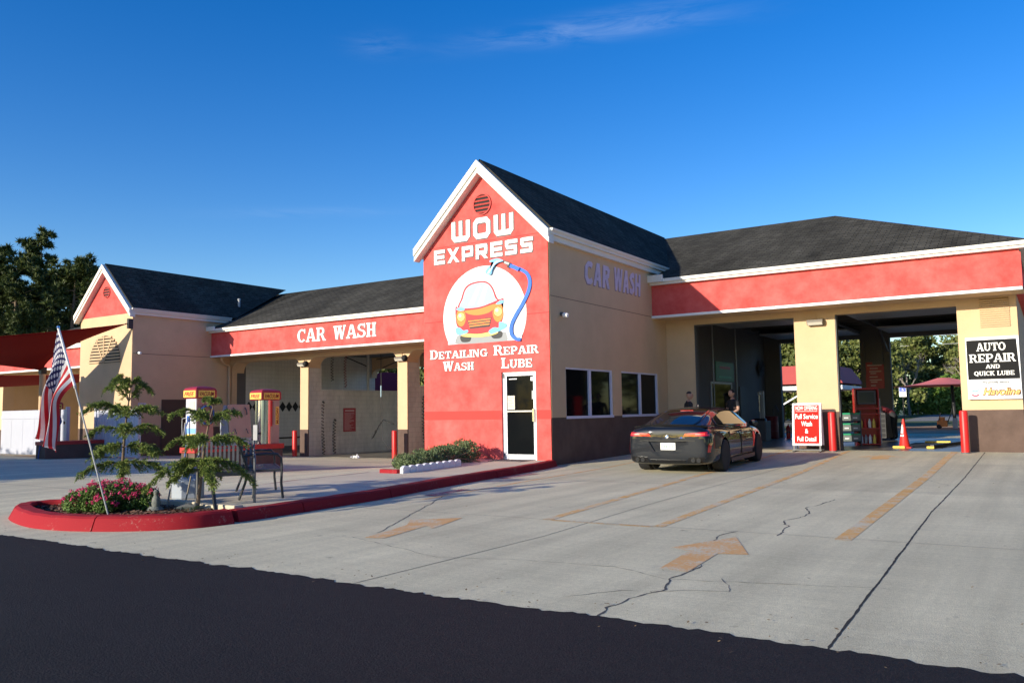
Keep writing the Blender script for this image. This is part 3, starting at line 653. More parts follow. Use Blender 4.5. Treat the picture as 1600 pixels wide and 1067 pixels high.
for off_ in (0, 95): decal([(300+off_, 640-off_*.05), (350+off_, 640-off_*.05), (430+off_*.8, 440), (400+off_*.8, 442)], MW)
decal(smooth_poly([(158, 650), (205, 672), (420, 662), (640, 585), (660, 600), (640, 660), (660, 760), (600, 890), (430, 945), (270, 935), (180, 870), (158, 790)]), MR)
decal(smooth_poly([(262, 700), (410, 682), (560, 640), (590, 650), (520, 720), (400, 748), (300, 735)]), MO)
for cx, cy, s_ in ((215, 770, 1), (605, 725, 1.05)):
    decal(ell(cx, cy, 52*s_, 95*s_), MO); decal(ell(cx, cy-8, 44*s_, 50*s_), MK); decal(ell(cx, cy-8, 39*s_, 45*s_), MY); decal(ell(cx-10, cy-22, 14, 16), MW)
decal([(282, 800), (540, 772), (520, 872), (310, 890)], MK)
for k in range(3): decal([(292+k*6, 806+k*26), (531-k*6, 782+k*27), (528-k*6, 796+k*27), (296+k*6, 820+k*26)], MO)
decal(smooth_poly([(218, 935), (400, 945), (560, 915), (600, 905), (596, 940), (500, 968), (380, 978), (250, 972), (215, 955)]), MY)
for pts in ([(160, 885), (200, 875), (240, 905), (285, 900), (290, 925), (225, 950), (170, 945)], [(510, 915), (560, 880), (610, 880), (620, 825), (690, 845), (685, 880), (640, 905), (590, 930), (530, 945)], [(165, 680), (215, 660), (260, 685), (215, 700)], [(585, 640), (640, 600), (668, 615), (640, 640)]):
    decal(smooth_poly(pts), ML)
for pts, w_, m_ in (([(820, 285), (900, 340), (930, 420), (915, 520), (860, 640), (790, 760), (745, 860), (745, 950), (790, 1000), (835, 1003)], 34, MBL), ([(735, 250), (790, 275), (830, 300)], 40, MBL)):
    for q in wob(smooth_poly(pts, 6, False), w_): decal(q, m_)
decal([(672, 222), (690, 195), (750, 225), (735, 255), (728, 280), (712, 270), (716, 250)], MK)
decal([(690, 205), (738, 226), (728, 246), (684, 226)], GREY)
decal(smooth_poly([(678, 200), (620, 172), (545, 185), (540, 205), (580, 208), (520, 260), (490, 310), (545, 335), (575, 260), (620, 218)]), ML)
decal(smooth_poly([(660, 196), (600, 200), (545, 270), (515, 315), (530, 318), (575, 245), (615, 210)]), MW)
part(mb, 'mural', front, 'white disc mural of a red and orange car front with a blue hose')
# faded script on the shaded side wall
for tx_, a_, b_, z0_, z1_ in (('CAR', 1.90, 3.45, 4.84, 5.50), ('WASH', 3.72, 5.58, 4.86, 5.54)):
    fade = part(letters(tx_, brush, a_, b_, z0_, z1_, put_x(0), LILAC, shear=.10, depth=.004, base=.004), 'painted_lettering', side, 'faded lilac brush lettering')
    part(letters(tx_, brush, a_-.04, b_-.04, z0_-.03, z1_-.03, put_x(0), LILACD, shear=.10, depth=.001, base=.001), 'letter_outline', fade)

# ---- right wing (repair bays)
FY, WY, BY = 6.42, 7.5, 17.5
RX1 = 9.88
O1, O2, OH = (0.97, 4.12), (5.30, 8.47), 4.06
def frontwall(x0, x1, lab=None, pier=False):
    mb = MB(); mb.box(x0, x1, WY, WY+.26, -.2, 1.22, BROWN); mb.box(x0, x1, WY, WY+.26, 1.22, OH, TAN)
    return part(mb, 'pier' if pier else 'wall', label=lab)
frontwall(0.004, O1[0]); frontwall(O1[1], O2[0], pier=True); endw = frontwall(O2[1], RX1)
one('header', (0.004, RX1, WY, WY+.26, OH, 4.5, TAN))
one('jamb', (O1[0], O1[0]+.03, WY+.02, WY+.24, .1, OH-.003, GREYD), (O1[0]+.03, O1[1], WY+.03, WY+.23, OH-.04, OH-.003, GREYD)); one('jamb', (O2[0], O2[0]+.03, WY+.02, WY+.24, .1, OH-.003, GREYD))
one('fascia', (0.004, RX1+.16, FY, FY+.2, 4.32, 5.29, RED), label='sunlit red fascia over the repair bays')
one('fascia', (RX1-.04, RX1+.16, FY+.2, BY+1.1, 4.32, 5.2, RED))
one('corner_trim', (RX1+.02, RX1+.19, FY-.025, FY, 4.32, 5.2, RED))
one('soffit_trim', (0.004, RX1+.18, FY-.05, FY+.12, 4.245, 4.319, WHITE)); one('soffit', (0.004, RX1+.2, FY+.12, WY, 4.25, 4.30, TAN))
mb = MB(); mb.box(0.004, RX1+.45, FY-.22, FY-.10, 5.36, 5.46, TRIM); mb.box(0.004, RX1+.40, FY-.16, FY, 5.285, 5.359, TRIM)
mb.box(RX1+.16, RX1+.40, FY, BY+1.2, 5.285, 5.359, TRIM); mb.box(RX1+.33, RX1+.45, FY-.1, BY+1.3, 5.36, 5.46, TRIM); part(mb, 'eave_trim')
one('gutter', (-.05, .50, FY-.30, FY-.22, 5.36, 5.58, TRIM))
EV, RZ, RYM = 5.46, 8.10, 12.5
roofpoly('roof', [(-4.0, FY-.2, EV), (RX1+.45, FY-.2, EV), (4.45, RYM, RZ), (-4.0, RYM, RZ)], lab='sunlit front slope of the repair wing roof')
roofpoly('roof', [(RX1+.45, FY-.2, EV), (RX1+.45, BY+1.3, EV), (4.45, RYM, RZ)])
roofpoly('roof', [(RX1+.45, BY+1.3, EV), (-4.0, BY+1.3, EV), (-4.0, RYM, RZ), (4.45, RYM, RZ)])
# right wing: back wall, side wall, inside
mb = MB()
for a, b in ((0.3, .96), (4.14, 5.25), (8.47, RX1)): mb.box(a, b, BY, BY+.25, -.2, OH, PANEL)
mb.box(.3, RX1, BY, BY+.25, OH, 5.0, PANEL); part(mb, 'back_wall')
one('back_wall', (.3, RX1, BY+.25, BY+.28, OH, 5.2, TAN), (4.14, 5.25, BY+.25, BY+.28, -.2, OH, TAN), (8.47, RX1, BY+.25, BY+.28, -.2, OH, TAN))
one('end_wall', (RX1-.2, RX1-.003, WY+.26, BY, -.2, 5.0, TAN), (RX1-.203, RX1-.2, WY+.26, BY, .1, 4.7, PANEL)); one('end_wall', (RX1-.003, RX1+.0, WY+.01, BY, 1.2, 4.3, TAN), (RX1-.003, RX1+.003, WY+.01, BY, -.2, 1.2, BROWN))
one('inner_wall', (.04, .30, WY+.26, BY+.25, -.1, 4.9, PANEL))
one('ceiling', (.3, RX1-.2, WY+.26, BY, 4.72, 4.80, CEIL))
mb = MB()
for y in ar(8.6, 17, 1.2): mb.box(.3, RX1-.21, y, y+.12, 4.5, 4.719, CEIL)
part(mb, 'ceiling_beam')
for x0, x1 in (O1, O2):                     # rolled-up sectional doors lying under the ceiling
    mb = MB()
    for k in range(6): mb.box(x0-.05, x1+.05, WY+.55+k*.54, WY+.55+k*.54+.52, 4.22, 4.27, GREY)
    d = part(mb, 'overhead_door')
    mb = MB()
    for x in (x0-.10, x1+.10):
        if x > .35: mb.box(x-.03, x+.03, WY+.27, BY-.3, 4.28, 4.34, GREYD); mb.box(x-.03, x+.03, WY+.27, WY+.33, .1, 4.28, GREYD)
    part(mb, 'door_track', d)
    mb = MB()
    for k in range(5): mb.box(x0-.05, x1+.05, BY-.55-k*.54, BY-.55-k*.54+.52, 4.22, 4.27, GREY)
    part(mb, 'overhead_door')
mb = MB(); mb.bar((5.2, 15.0, 4.6), (5.2, 17.3, 3.5), .06, .06, GREYD); mb.box(4.28, 4.34, BY-.06, BY-.003, 2.6, 4.0, GREYD); mb.box(4.6, 5.0, BY-.12, BY-.003, 3.0, 4.05, PANEL); part(mb, 'wall_bracket')
mb = MB()
for y in (9.2, 11, 13.6): mb.box(.302, .34, y, y+.05, .1, 4.5, GREY)
mb.box(.302, .36, 13.9, 14.6, .1, 2.2, GREYD); mb.box(.302, .32, 10.8, 12.9, 1.15, 2.25, GLASSD); mb.box(.302, .34, 10.7, 10.8, 1.05, 2.33, GREY); mb.box(.302, .34, 12.9, 13.0, 1.05, 2.33, GREY); mb.box(.302, .34, 10.8, 12.9, 2.25, 2.33, GREY); part(mb, 'wall_fittings')
# louvre on the end wall
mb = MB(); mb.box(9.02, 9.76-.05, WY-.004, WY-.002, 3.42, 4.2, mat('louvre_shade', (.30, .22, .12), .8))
for k in range(13): mb.obox((9.365, WY-.018, 3.45+k*.058), (.345, 0, 0), (0, .016, .012), (0, -.005, .014), TAN)
part(mb, 'louvre', endw)

# ---- left wing (self-serve wash bays)
LX0, LX1 = -22.0, -4.1
LF = (4.06, 5.33)
one('fascia', (LX0+.004, LX1-.004, FY, FY+.2, 4.14, 5.19, RED), label='red fascia carrying the white letters over the wash bays')
one('soffit_trim', (LX0+.004, LX1-.004, FY-.05, FY+.12, 4.065, 4.139, WHITE)); one('soffit', (LX0+.004, LX1-.004, FY+.12, WY, 4.08, 4.13, TAN))
mb = MB(); mb.box(LX0+.004, LX1-.2, FY-.22, FY-.10, 5.255, 5.36, TRIM); mb.box(LX0+.004, LX1-.2, FY-.16, FY, 5.185, 5.254, TRIM); part(mb, 'eave_trim')
one('gutter', (LX0-.25, LX0+.55, FY-.30, FY-.22, 5.26, 5.46, TRIM))
roofpoly('roof', [(LX0-4.0, FY-.2, 5.37), (LX1+.1, FY-.2, 5.37), (LX1+.1, RYM, 7.9), (LX0-4.0, RYM, 7.9)], lab='sunlit front slope of the wash wing roof')
roofpoly('roof', [(LX1+.1, BY+1.3, 5.37), (LX0-4.0, BY+1.3, 5.37), (LX0-4.0, RYM, 7.9), (LX1+.1, RYM, 7.9)])
PF = put_y(FY)
sign_text('raised_lettering', [('CAR', slab, -16.24, -14.55, 4.42, 4.98, PF, {'gap': .04}), ('WASH', slab, -14.1, -11.74, 4.42, 4.98, PF, {'gap': .04})], None, off=(.035, -.02), om=OUTL)
C1, C2, C3 = (-17.24, -16.74), (-11.6, -11.09), (-6.0, -5.5)
def arch_header(x0, x1, y0, y1, z0, z1, r=.5):
    """lintel with rounded lower corners between two piers"""
    mb = MB(); pts = [(x0, z0-r)]
    for i in range(9): t = math.pi-(math.pi/2)*i/8; pts.append((x0+r+r*math.cos(t), z0-r+r*math.sin(t)))
    for i in range(9): t = math.pi/2-(math.pi/2)*i/8; pts.append((x1-r+r*math.cos(t), z0-r+r*math.sin(t)))
    pts = pts[1:]
    top = [(x1, z1), (x0, z1)]
    # split into strips so faces stay simple
    for i in range(len(pts)-1):
        a, b = pts[i], pts[i+1]
        if abs(b[0]-a[0]) > 1e-5: mb.prism([(a[0], a[1]), (b[0], b[1]), (b[0], z1), (a[0], z1)], y0, y1, TAN)
    return mb
ZL = 3.88
for a, b in ((LX0, C1[0]), (C1[1], C2[0]), (C2[1], C3[0])):
    x0 = a+.12 if a == LX0 else a
    part(arch_header(x0, b, WY, WY+.7, ZL, 4.5, .5), 'arch_lintel'); part(arch_header(x0, b, BY-.4, BY, ZL, 5.0, .5), 'arch_lintel')
for a, b in (C1, C2, C3):
    mb = MB(); mb.box(a, b, WY, WY+.78, -.6, .72, BROWN); mb.box(a, b, WY, WY+.78, .72, 4.5, TAN); mb.box(b, b+.003, WY+.06, WY+.78, -.6, 4.1, BLOCK); part(mb, 'column')
    mb = MB(); mb.box(a, b, BY-.4, BY, -.6, 4.5, TAN); part(mb, 'column')
    mb = MB(); mb.box(a+.10, b, WY+.78, BY-.4, -.6, 2.47, BLOCK); part(mb, 'bay_partition')
mb = MB(); mb.box(LX0-.2, LX0-.003, 2.72, WY, -.6, 5.9, TAN); mb.box(LX0, LX0+.12, WY, WY+.3, -.6, 4.5, TAN); mb.box(LX0-.2, LX0, WY, BY, -.6, 5.2, TILE); part(mb, 'end_wall')
one('trim_strip', (LX0, LX0+.005, WY+.35, BY, .18, .26, BLKM), (LX0, LX0+.006, WY+.35, BY, -.6, -.18, GREYD), (LX0, LX0+.008, WY+.3, WY+.9, -.4, 4.0, PANEL))
mb = MB()
for k in range(22):
    y = 8.6+k*.42; mb.add([(LX0+.006, y-.21, 1.78), (LX0+.006, y, 1.52), (LX0+.006, y+.21, 1.78), (LX0+.006, y, 2.04)], [(0, 1, 2, 3)], BLKM)
part(mb, 'diamond_tile_band')
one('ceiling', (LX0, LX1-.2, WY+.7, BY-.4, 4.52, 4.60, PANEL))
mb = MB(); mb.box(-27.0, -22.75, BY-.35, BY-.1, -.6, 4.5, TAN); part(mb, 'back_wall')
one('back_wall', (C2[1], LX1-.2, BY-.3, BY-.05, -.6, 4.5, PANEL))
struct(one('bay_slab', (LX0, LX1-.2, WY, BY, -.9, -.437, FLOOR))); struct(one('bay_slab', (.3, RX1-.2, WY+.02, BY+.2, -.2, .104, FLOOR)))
# downspout at the left tower
mb = MB(); mb.tube([(LX0+.45, FY+.25, 4.05), (LX0+.45, FY+.25, 3.95), (LX0+.3, FY+.5, 3.8), (LX0+.16, FY+.9, 3.72), (LX0+.11, FY+.95, 3.5), (LX0+.11, FY+.95, -.4)], .06, TAN); part(mb, 'downspout')
# ---- left gabled tower
GX0, GX1, GY, GE, GR = -26.0, -22.0, 2.5, 5.78, 8.0
GM = (GX0+GX1)/2
mb = MB(); mb.box(GX0, GX1-.004, GY, GY+.22, -.6, .9, BROWN); mb.box(GX0, GX1-.004, GY, GY+.22, .9, 5.80, TAN); part(mb, 'gable_wall', label='tan front wall of the small gabled block')
mb = MB(); mb.prism([(GX0, 5.80), (GX1, 5.80), (GM, GR)], GY, GY+.22, RED); part(mb, 'gable', label='red triangular gable')
mb = MB(); mb.box(GX1-.2, GX1, GY+.22, WY, -.6, .88, BROWN); mb.box(GX1-.2, GX1, GY+.22, WY, .88, 5.9, TAN); mb.box(GX1-.03, GX1, GY, GY+.22, -.6, .88, BROWN); mb.box(GX1-.03, GX1, GY, GY+.22, .88, 5.8, TAN); gs = part(mb, 'side_wall')
one('reveal_joint', (GX1, GX1+.002, GY+.05, 7.0, 4.06, 4.08, BROWN), parent=gs)
mb = MB(); mb.box(GX0, GX0+.2, GY+.22, WY, -.6, 5.9, TAN); part(mb, 'side_wall')
one('service_door', (GX1, GX1+.04, 3.92, 5.25, -.35, 2.12, mat('door_brown', (.06, .035, .028), .6)), parent=gs); one('wall_notice', (GX1, GX1+.01, 2.82, 3.18, 1.78, 1.98, mat('notice_lilac', (.55, .5, .6), .6)), parent=gs)
roofpoly('roof', [(GX1+ov, GY-.12, 6.0), (GX1+ov, 7.7, 6.0), (GM, 12.6, 8.12), (GM, GY-.12, 8.12)], lab='shaded slope of the small gable roof')
roofpoly('roof', [(GX0-ov, 7.7, 6.0), (GX0-ov, GY-.12, 6.0), (GM, GY-.12, 8.12), (GM, 12.6, 8.12)])
rake(GX0-ov+.02, GM, GX1+ov-.02, 8.12, 6.0, GY+.02)
gutter(GX1+.10, GY-.16, 7.4, RE-.16, 1); one('eave_trim', (GX1, GX1+.10, GY, 7.3, RE-.28, RE-.06, TRIM))
round_vent(GM, 6.85, .26, GY, MATS['vent_red'], 4)
mb = MB()                                    # half-round fan louvre
xc, zb, rr_ = -24.05, 3.74, 1.2
arcp = [(xc+rr_*math.cos(math.pi*i/20), zb+rr_*math.sin(math.pi*i/20)) for i in range(21)]
mb.prism([(xc-rr_, zb)]+[(xc+rr_, zb)]+arcp[1:-1], GY-.004, GY-.002, BLKM)
for k in range(9):
    z = zb+.02+k*.132; ww = math.sqrt(max(.01, rr_**2-(z-zb)**2)); mb.obox((xc, GY-.03, z+.04), (ww, 0, 0), (0, .026, .012), (0, -.008, .030), TAN)
for t in (60, 90, 120): mb.bar((xc, GY-.065, zb), (xc+rr_*math.cos(R_(t)), GY-.065, zb+rr_*math.sin(R_(t))), .05, .02, TAN, (0, 1, 0))
part(mb, 'fan_louvre')
mb = MB(); mb.cyl((-22.55, 8.4, 6.2), (-22.55, 8.4, 7.0), .06, .06, GREY); mb.cyl((-22.55, 8.4, 7.0), (-22.55, 8.4, 7.06), .09, .07, GREY); part(mb, 'roof_pipe')
# ---- far left wing beyond the gabled block
one('fascia', (-44, GX0-.004, FY, FY+.2, 4.14, 5.14, RED)); one('soffit_trim', (-44, GX0-.004, FY-.05, FY+.12, 4.05, 4.139, WHITE)); one('eave_trim', (-44.2, GX0-.004, FY-.2, FY, 5.12, 5.35, TRIM)); one('soffit', (-44, GX0-.004, FY+.12, WY, 4.08, 4.13, TAN))
roofpoly('roof', [(-44.3, FY-.2, 5.37), (GX0+4, FY-.2, 5.37), (GX0+4, RYM, 7.9), (-38.2, RYM, 7.9)]); roofpoly('roof', [(-44.3, BY+1.3, 5.37), (-44.3, FY-.2, 5.37), (-38.2, RYM, 7.9)]); roofpoly('roof', [(GX0+4, BY+1.3, 5.37), (-44.3, BY+1.3, 5.37), (-38.2, RYM, 7.9), (GX0+4, RYM, 7.9)])
for x0, x1 in ((-28.2, -27.6), (-33.4, -32.8), (-39.2, -38.6), (-44, -43.4)):
    mb = MB(); mb.box(x0, x1, WY, WY+.7, -.6, .72, BROWN); mb.box(x0, x1, WY, WY+.7, .72, 4.5, TAN); part(mb, 'column')
    mb = MB(); mb.box(x0+.1, x1-.05, WY+.7, BY, -.6, 4.4, TAN); part(mb, 'bay_partition')
one('header', (-44, GX0, WY, WY+.7, 3.88, 4.5, TAN)); one('back_wall', (-44, -30, BY-.3, BY, -.6, 4.5, TAN))

# ================================================================== KERBS, WALK, PLANTING BED
def crom(pts, n=6): return smooth_poly(pts, n, False)
def kerb(path, name, m, wtop=.17, h=.16, batter=.10, zf=gz, label=None, cat=None):
    """swept kerb; path is the outer foot, the kerb lies to the left of the direction of travel"""
    P = []
    for i, q in enumerate(path):
        q = np.array(q); d = np.array(path[min(i+1, len(path)-1)])-np.array(path[max(i-1, 0)]); d /= np.linalg.norm(d); nn = np.array([-d[1], d[0]])
        z0 = zf(*q); hh = h*(1+.02*math.sin(i*1.3)); row = []
        for off, z in ((0, -.06), (0, 0), (batter*.8, hh*.86), (batter+.02, hh), (batter+wtop-.02, hh+.004), (batter+wtop, hh-.02), (batter+wtop, -.06)):
            r = q+nn*off; row.append((r[0], r[1], (0 if z == -.06 else z0)+z if z != -.06 else z0-.06))
        P.append(row)
    mb = MB(); mb.grid([r for r in P], m, True)
    for e in (P[0], P[-1]): mb.add(e, [tuple(range(len(e)))], m)
    return mb.build(name, sharp=30)
isl = crom([(-1.0, -10.75), (-1.62, -10.87), (-2.08, -11.15), (-2.24, -11.58), (-1.88, -11.97), (-1.05, -12.28), (-.22, -12.42), (.55, -12.28), (1.25, -11.88), (1.60, -11.45), (1.68, -10.92)], 7)
def kerb_run(path, cuts, wt, h, ba):
    cuts = [0]+cuts+[len(path)-1]
    for a_, b_ in zip(cuts[:-1], cuts[1:]):
        seg = [np.array(p, float) for p in path[a_:b_+1]]
        for e, f in ((0, 1), (-1, -2)): d = seg[f]-seg[e]; seg[e] = seg[e]+d/np.linalg.norm(d)*.009
        struct(kerb(seg, 'kerb', KERBR, wt, h, ba))
kerb_run(isl, [30, 50], .19, .17, .09)
kw = crom([(1.62, -10.82), (1.62, -10.3), (1.56, -9.33), (1.42, -7.85), (1.02, -5.6), (.66, -2.82), (.40, -1.05), (.14, -.02)], 7)
kerb_run(kw, [12, 22, 33], .20, .15, .05)
# walkway slab
wl_ = [(1.38, -10.42), (1.33, -9.33), (1.19, -7.85), (.79, -5.6), (.42, -2.82), (.16, -1.05), (-.02, -.003), (-4.05, -.003), (-4.05, -.25), (-2.35, -.3), (-1.75, -4.75), (-1.62, -6.8), (-1.30, -8.7), (-1.15, -10.42)]
mb = MB(); mb.prism(wl_, -.12, .136, WALK, 'xy'); struct(mb.build('walkway'))
strip_obj('painted_edge', [(-1.32, -8.9), (-1.63, -6.8), (-1.72, -4.8)], .05, REDP, .016)
def flat_line(name, p, q, wd, m, z):
    mb = MB(); p, q = np.array(p), np.array(q); d = (q-p)/np.linalg.norm(q-p); n_ = np.array([-d[1], d[0]])*wd/2
    mb.add([(*(p-n_), z), (*(q-n_), z), (*(q+n_), z), (*(p+n_), z)], [(0, 1, 2, 3)], m); return struct(mb.build(name))
for y in (-9.0, -7.4, -5.6, -3.9, -2.2):
    flat_line('expansion_joint', (-1.3 if y < -7 else -1.6, y-.1), (1.25+(y+9)*-.12, y), .014, JOINT2, .140)
mb = MB(); mb.box(-1.45, -.50, -.75, -.02, .137, .150, mat('door_mat', (.12, .10, .095), .95, .3, 30)); tag(mb.build('door_mat'), 'flat dark mat lying in front of the glass door', 'door mat')
# planting bed soil + mulch
bed = [(-1.0, -10.62), (-1.55, -10.97), (-1.9, -11.25), (-1.98, -11.58), (-1.68, -11.82), (-1.0, -12.05), (-.2, -12.15), (.5, -12.0), (1.1, -11.65), (1.38, -11.3), (1.40, -10.62)]
mb = MB(); mb.prism(bed, -.05, .085, mat('bed_soil', (.05, .032, .022), .95, .3, 12), 'xy'); struct(mb.build('planting_bed'))
def inpoly(x, y, P):
    c = False; n = len(P)
    for i in range(n):
        (x1, y1), (x2, y2) = P[i], P[(i+1) % n]
        if (y1 > y) != (y2 > y) and x < (x2-x1)*(y-y1)/(y2-y1)+x1: c = not c
    return c
mb = MB(); k = 0
while k < 3800:
    x, y = rnd.uniform(-2.2, 1.5), rnd.uniform(-12.2, -10.5)
    if not inpoly(x, y, bed): continue
    k += 1; a = rnd.uniform(0, 6.28); L, W_ = rnd.uniform(.015, .045), rnd.uniform(.006, .014); t = rnd.uniform(-.5, .5); z = .09+rnd.uniform(0, .03)
    u = Vector((math.cos(a)*math.cos(t), math.sin(a)*math.cos(t), math.sin(t)))*L; v = Vector((-math.sin(a), math.cos(a), rnd.uniform(-.5, .5)))*W_; c = Vector((x, y, z))
    mb.add([c-u-v, c+u-v, c+u+v, c-u+v], [(0, 1, 2, 3)], MULCH)
tag(mb.build('mulch'), kind='stuff')
eb = thing('edging_block', 'low weathered concrete edging blocks behind the mulch bed', 'edging', (0, 0, 0))
for x0, x1, y, dz in ((-.75, -.18, -10.52, .0), (-.16, .42, -10.53, .01), (.44, .88, -10.55, -.01), (1.02, 1.36, -10.6, .012)):
    mb = MB(); mb.box(x0, x1, y-.09, y+.06, .02, .175+dz, WALK); mb.build('block', eb, bevel=.015)

# scalloped white edging and low shrub beside the tower
sc_ = thing('scalloped_edging', 'white scalloped concrete edging in front of the low shrub', 'edging', (0, 0, 0))
for i in range(9):
    t = i/8; x, y = -.80-.30*t, -4.70+2.2*t; mb = MB(); N = 10; pr_ = [(-.13, .10), (.13, .10)]+[(.13*math.cos(math.pi*k/N), .20+.06*math.sin(math.pi*k/N)) for k in range(N+1)]
    mb.prism(pr_, -.035, .035, WHITE); mb.tf(Matrix.Translation((x, y, .03)) @ Matrix.Rotation(R_(98), 4, 'Z')); mb.build('scallop', sc_)
mb = MB(); mb.box(-1.35, -.86, -4.88, -4.76, .05, .215, KERBR); struct(mb.build('kerb', bevel=.02))

def blades(mb, c, n, L, W_, m, up=.5, spread=1.0, rg=nr):
    """n thin leaf quads growing from point c"""
    for _ in range(n):
        a = rg.uniform(0, 2*math.pi); e = rg.uniform(up-spread, up+spread); d = Vector((math.cos(a)*math.cos(e), math.sin(a)*math.cos(e), math.sin(e)))
        l = L*rg.uniform(.6, 1.2); s_ = d.cross(Vector(rg.normal(0, 1, 3))).normalized()*W_*rg.uniform(.6, 1.2)
        p = Vector(c); mb.add([p-s_*.4, p+d*l*.55-s_, p+d*l, p+d*l*.55+s_], [(0, 1, 2, 3)], m)
def leafcloud(mb, pts, size, m, rg=nr, flat=.0):
    pts = np.asarray(pts); n = len(pts); d = rg.normal(0, 1, (n, 3)); d /= np.linalg.norm(d, axis=1)[:, None]; q = rg.normal(0, 1, (n, 3)); s_ = np.cross(d, q); s_ /= np.linalg.norm(s_, axis=1)[:, None]
    sz = size*rg.uniform(.6, 1.3, (n, 1)); a = d*sz; b = s_*sz*.55
    V = np.stack([pts-a, pts+b, pts+a, pts-b], 1).reshape(-1, 3); o = len(mb.v)
    mb.v += [tuple(x) for x in V]; k = mb.mi(m); mb.f += [[o+4*i, o+4*i+1, o+4*i+2, o+4*i+3] for i in range(n)]; mb.m += [k]*n; mb.sm += [False]*n
def blobpts(n, c, r, rg=nr, shell=.45):
    d = rg.normal(0, 1, (n, 3)); d /= np.linalg.norm(d, axis=1)[:, None]; rad = rg.uniform(shell, 1, (n, 1))**.6
    return np.array(c)+d*rad*np.array(r)

# low shrub
sh = thing('low_shrub', 'spreading grey green shrub at the foot of the red gable wall', 'shrub', (-1.85, -2.1, .13))
mb = MB()
for i in range(26):
    t = rnd.random(); x = -1.50-.70*t+rnd.uniform(-.32, .28)+1.85; y = -3.75+3.3*t+2.1; r = rnd.uniform(.22, .36); h = rnd.uniform(.30, .47)*(.7+.5*t)
    leafcloud(mb, blobpts(620, (x, y, h*.45), (r, r, h*.62), shell=.5), .028, LEAFS)
    for k in range(60): 
        a = rnd.uniform(0, 6.28); q = rnd.random()*r*.9; blades(mb, (x+math.cos(a)*q, y+math.sin(a)*q, h*.75), 1, .13, .008, LEAFS, 1.2, .5)
mb.build('foliage', sh); mb = MB()
for i in range(14): mb.cyl((rnd.uniform(-.2, .6), rnd.uniform(-1.6, 1.6), 0), (rnd.uniform(-.3, .7), rnd.uniform(-1.7, 1.7), .25), .012, .006, BARK, 5)
mb.build('stem', sh)
# flowering bush in the island
fb = thing('flowering_bush', 'leafy green bush covered in small pink flowers in the red kerbed bed', 'bush', (-.33, -11.33, .09)); fb.scale = (.64, .60, .60)
mb = MB(); mp_ = MB()
BC = [(-.45, -.62, .24, .30, .27), (-.15, -.42, .30, .34, .33), (.1, -.1, .33, .36, .36), (-.35, -.15, .33, .38, .37), (.3, .25, .31, .33, .34), (-.75, -.48, .20, .28, .24), (.52, .42, .26, .26, .30), (-.1, .25, .34, .33, .36), (.22, -.38, .22, .26, .24), (-.6, -.05, .27, .3, .3)]
for x, y, zc, r, h in BC:
    leafcloud(mb, blobpts(1500, (x, y, zc), (r, r, h), shell=.55), .030, LEAFB)
    for _ in range(44):
        p = blobpts(1, (x, y, zc), (r*1.06, r*1.06, h*1.1), shell=.97)[0]
        if p[2] < zc-.02: continue
        for j in range(rnd.randint(5, 11)):
            c = p+nr.normal(0, .022, 3); leafcloud(mp_, [c, c, c], .023, PETAL)
mb.build('foliage', fb); mp_.build('blossom', fb)
mb = MB()
for x, y, zc, r, h in BC: mb.cyl((x*.5, y*.5, 0), (x, y, zc), .014, .007, BARK, 6)
mb.build('stem', fb)

# Norfolk Island pines
def norfolk(name, label, loc, H, lean, tiers, seed):
    t = thing(name, label, 'pine tree', loc, 0, 'young norfolk pines in the bed'); rg = np.random.default_rng(seed)
    tr = MB(); pts = []
    for i in range(9): s_ = i/8; pts.append((lean[0]*s_**1.4+.015*math.sin(s_*7), lean[1]*s_**1.4, H*s_))
    tr.tube(pts, [.030*(1-.75*i/8) for i in range(9)], BARK, 8); tr.build('trunk', t)
    fo = MB(); br = MB()
    def at_(z): s_ = z/H; return Vector((lean[0]*s_**1.4, lean[1]*s_**1.4, z))
    for z, L, n, rise, droop in tiers:
        a0 = rg.uniform(0, 6.28)
        for k in range(n):
            a = a0+2*math.pi*k/n+rg.uniform(-.25, .25); l = L*rg.uniform(.72, 1.12); d = Vector((math.cos(a), math.sin(a), 0)); sd = Vector((-math.sin(a), math.cos(a), 0)); p0 = at_(z)
            P = [p0+d*(l*u)+Vector((0, 0, rise*l*math.sin(u*2.2)-droop*l*u*u)) for u in np.linspace(0, 1, 9)]
            br.tube(P, [.008-.006*i/8 for i in range(9)], BARK, 5)
            nb = int(22+l*80)
            for i in range(nb):
                u = rg.uniform(.12, 1.0); f = u*8; j = min(7, int(f)); c = P[j].lerp(P[j+1], f-j); tang = (P[j+1]-P[j]).normalized()
                tw = l*.23*(1-.5*u)*rg.uniform(.5, 1.15)+.03; side_ = rg.choice([-1, 1]); dir_ = (tang*.7+sd*side_*rg.uniform(.15, .75)+Vector((0, 0, rg.uniform(-1.0, .45)))).normalized()
                m_ = max(4, int(tw/.012))
                for q in range(m_):          # a twig of short needles
                    c2 = c+dir_*(tw*q/m_)+Vector((0, 0, -.25*tw*(q/m_)**2)); 
                    for _ in range(3):
                        nd = (dir_*.8+Vector(rg.normal(0, .6, 3))+Vector((0, 0, .25))).normalized()*rg.uniform(.026, .046); s_ = nd.cross(Vector(rg.normal(0, 1, 3))).normalized()*.0060
                        fo.add([c2-s_, c2+s_, c2+nd], [(0, 1, 2)], LEAFN)
    br.build('branch', t); fo.build('foliage', t); return t
norfolk('norfolk_pine', 'taller young norfolk pine rising behind the pink flowers', (-1.22, -10.72, .09), 1.76, (.14, .05), [(1.72, .16, 5, .9, 0), (1.52, .46, 5, .85, .25), (1.27, .62, 5, .45, .22), (1.04, .66, 4, .32, .26), (.84, .66, 4, .12, .25), (.60, .70, 4, .10, .34)], 3)
